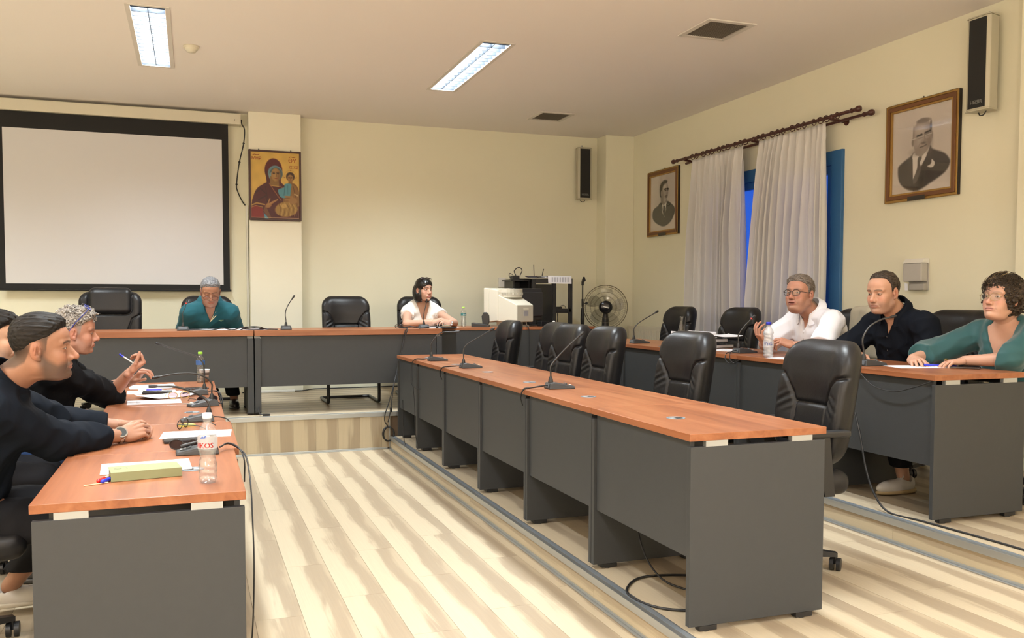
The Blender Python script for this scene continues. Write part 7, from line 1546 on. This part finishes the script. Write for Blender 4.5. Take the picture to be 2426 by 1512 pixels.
# ------------------------------------------------------------------ what the people wear and hold
BRF = M('dark_red_frame_plastic', (.05, .012, .012), .25); BLF = M('dark_frame_plastic', (.015, .012, .015), .25); GLDF = M('thin_gold_frame', (.45, .33, .16), .3, .9); BLUF = M('blue_frame_plastic', (.02, .03, .25), .3)
glasses(m4, BRF, LENS, .026, .016, -.022, .116, .0019, square=3, tz=.02)
glasses(m6, BLF, LENS, .025, .020, -.004, .111, .0019, square=2.2)
glasses(m8, GLDF, LENS, .027, .021, -.006, .112, .0011, square=2.4)
def pushed(n, mat, lens, x0=.035, z0=.135, lab=None, nm_='sunglasses', rx=.028, ry=.02):
    """glasses pushed up on the hair"""
    g = MB(); R_ = Matrix.Translation((x0, 0, z0)) @ Matrix.Rotation(-1.0, 4, 'Y')
    rims = []
    for s in (-1, 1):
        P = [R_ @ Vector((-.25*abs(s*.034+rx*math.cos(2*PI*k/20))*(.3), s*.034+rx*math.cos(2*PI*k/20), ry*math.sin(2*PI*k/20))) for k in range(20)]; rims.append(P); g.tube(P, .002, 6, closed=True, sub=2)
        g.tube([R_ @ Vector((0, s*.062, .0)), R_ @ Vector((-.01, s*.076, -.005)), (-.005, s*.090, .055), (-.03, s*.092, .01)], .0022, 6)
    g.tube([R_ @ Vector((0, -.007, .004)), R_ @ Vector((.002, 0, .007)), R_ @ Vector((0, .007, .004))], .002, 6)
    o = obj(nm_, on_head(n, g), mat, n['_root'], label=lab)
    for P in rims: obj('lens', on_head(n, MB().add(P, [tuple(range(20))])), lens, o)
pushed(m2, BLUF, LENS, .052, .142, 'blue rimmed glasses pushed up', 'glasses')
pushed(m5, BLKG, DARKL, .035, .122, 'black sunglasses pushed up', 'sunglasses')
# watch of the first man
def band(n, s, back, r, w_, mat, name, face=None, parent=None, label=None):
    T = axes(n['hands'][s]['o'], n['hands'][s]['x'], n['hands'][s]['z']); mb = MB()
    N = 28; prof = [(-w_/2, 0), (-w_/2, .0025), (w_/2, .0025), (w_/2, 0)]; vs_ = []
    for k in range(N):
        a = 2*PI*k/N; ca, sa = math.cos(a), math.sin(a)
        for (dx, dr) in prof: vs_.append((back+dx, (r*1.12+dr)*ca, (r*.86+dr)*sa))
    mb.add(vs_, [(k*4+j, k*4+(j+1) % 4, ((k+1) % N)*4+(j+1) % 4, ((k+1) % N)*4+j) for k in range(N) for j in range(4)], 0, True)
    mb.v = [tuple(v) for v in xf(T, np.array(mb.v))]; o = obj(name, mb, mat, n['_root'], label=label)
    if face:
        for nm2, m2_, rr_, z0, z1 in face:
            c = MB().cyl((back, 0, r*.86+z0), (back, 0, r*.86+z1), rr_, n=28); c.v = [tuple(v) for v in xf(T, np.array(c.v))]; obj(nm2, c, m2_, o)
    return o
STEEL = M('polished_steel', (.6, .6, .6), .2, 1.0)
band(m1, 'r', -.018, .0285, .020, STEEL, 'wrist_watch', [('watch_case', STEEL, .0265, -.003, .009), ('watch_dial', M('dark_dial', (.04, .045, .045), .3), .0215, .009, .0096)], label='silver wrist watch')
band(m1, 'l', -.022, .0285, .006, BLK, 'bracelet'); band(m5, 'l', -.020, .024, .014, STEEL, 'wrist_watch')
T_ = axes(m8['hands']['l']['o'], m8['hands']['l']['x'], m8['hands']['l']['z'])
rg = MB().sphere((.104, -.010, .020), (.012, .011, .007), 16, 10); rg.v = [tuple(v) for v in xf(T_, np.array(rg.v)*.95)]; obj('ring', rg, M('bronze_ring', (.10, .08, .03), .3, .7), m8['_root'], label='large bronze ring')
def button(n, t, y, mat, r=.0055): obj('button', on_chest(n, MB().lathe([(.0001, .001), (r, .0008), (r*1.02, -.001)], 14), t, y), mat, n['_root'])
for t in (.86, .70, .54, .38): button(m7, t-.02, 0, BLK)
for t in (.86, .78, .70): button(m6, t, 0, M('pearl_button', (.72, .72, .76), .3) if t == .86 else bpy.data.materials['pearl_button'], .005)
obj('button', MB().sphere(tuple(xf(m1['_CT'], np.array([[.070, -.030, -.005]]))[0]), .006, 12, 8), bpy.data.materials['pearl_button'], m1['_root'], label='white collar button')
lm = M('green_emblem', (.02, .07, .04), .6)
obj('emblem', on_chest(m6, MB().prism([(-.015, .0), (-.008, .004), (.0, .003), (.006, .006), (.014, .002), (.016, -.002), (.008, -.004), (-.004, -.003), (-.012, -.003)], 0, .0004), .83, .085), lm, m6['_root'])
obj('emblem', on_chest(m4, MB().prism([(-.022, .006), (.022, .007), (.022, .009), (-.022, .009)], 0, .0004).prism([(.009*math.cos(PI*k/8), -.0+.001-.009*math.sin(PI*k/8)) for k in range(9)], 0, .0004), .80, .095), M('pale_green_emblem', (.45, .75, .45), .6), m4['_root'])
# polo plackets, inner collar of the teal shirt
obj('collar_lining', on_chest(m4, MB().prism([(-.008, -.046), (.006, -.038), (.052, .012), (.050, .05), (.030, .022)], 0, .0008), .88, .0), WHEAT, m4['_root'])
ea = MB()
for s in (-1, 1): ea.tube([(.002+.007*math.cos(a), s*.0795, -.052+.008*math.sin(a)) for a in [2*PI*k/10 for k in range(10)]], .0016, 6, closed=True, sub=2)
obj('earring', on_head(m5, ea), GLDF, m5['_root'])
# pale strands in the curls of the woman in green, loose curls of the man behind
rnd = random.Random(5)
def strands(n, cnt, mat, a_rng, rad, curl, r, name, zr_=(.0, 1.0)):
    mb = MB()
    for k in range(cnt):
        th, ph_ = rnd.uniform(*a_rng), rnd.uniform(*zr_); c = Vector((-.014, 0, .034)); R_ = rad*rnd.uniform(.95, 1.12)
        def P(t, p): return c+Vector((R_*1.28*math.cos(t)*math.cos(p), R_*math.sin(t)*math.cos(p), R_*1.12*math.sin(p)))
        pts = []; L = rnd.uniform(.35, .9); w0 = rnd.uniform(0, 6)
        for i in range(7): pts.append(P(th+L*i/6*rnd.choice((-1, 1))*.3+curl*math.sin(w0+i*1.7), ph_+L*.5*i/6+curl*math.cos(w0+i*1.5)))
        mb.tube(pts, r, 5, sub=3)
    o = obj(name, on_head(n, mb), mat, n['_root']); o['kind'] = 'stuff'
strands(m8, 12, M('blonde_strands', (.30, .21, .10), .5), (-2.6, 2.6), .100, .16, .0008, 'hair_strands', (.1, 1.0)); strands(m8, 170, H_CHEST, (-2.9, 2.9), .099, .16, .0011, 'curls', (.0, 1.1))
strands(m2, 150, H_CURLG, (-1.9, 1.9), .090, .16, .0015, 'curls', (.35, 1.2))
# pen and phone held by the man with the curly hair
pn = tag(obj('pen', MB().cyl((-.395, 5.55, 1.045), (-.315, 5.52, .99), .0042, n=10), WHITEP), 'pen held up by the man with curly grey hair', 'pen'); obj('pen_cap', MB().cyl((-.397, 5.551, 1.047), (-.375, 5.543, 1.031), .0052, n=10), BLUC, pn)
tag(obj('spectacle_case', MB().box(-.035, .035, -.008, .008, -.012, .012), SILV, loc=(-.335, 5.66, .965), rot=(.3, -.9, .2), bevel=.003), 'small silver object between the hands of the man with curly hair', 'case')
# jacket draped over the chair behind the man in white
def Fj(P):
    x, y, z = P; d = s_box(P, (4.735, 5.28, 1.12), (.105, .16, .20), .05); return d+.006*wnoise(P, 30, (1, 1.6, .5), 7, 3)
V_, F_ = nets(Fj, (4.55, 5.05, .86), (4.90, 5.52, 1.38), .009); tag(link('jacket', np_mesh('jacket', V_, F_, cloth('cream_jacket_cloth', (.50, .46, .36)))), 'cream jacket draped over the chair behind the man in white', 'jacket')
# earbud style lead of the keyring etc. end
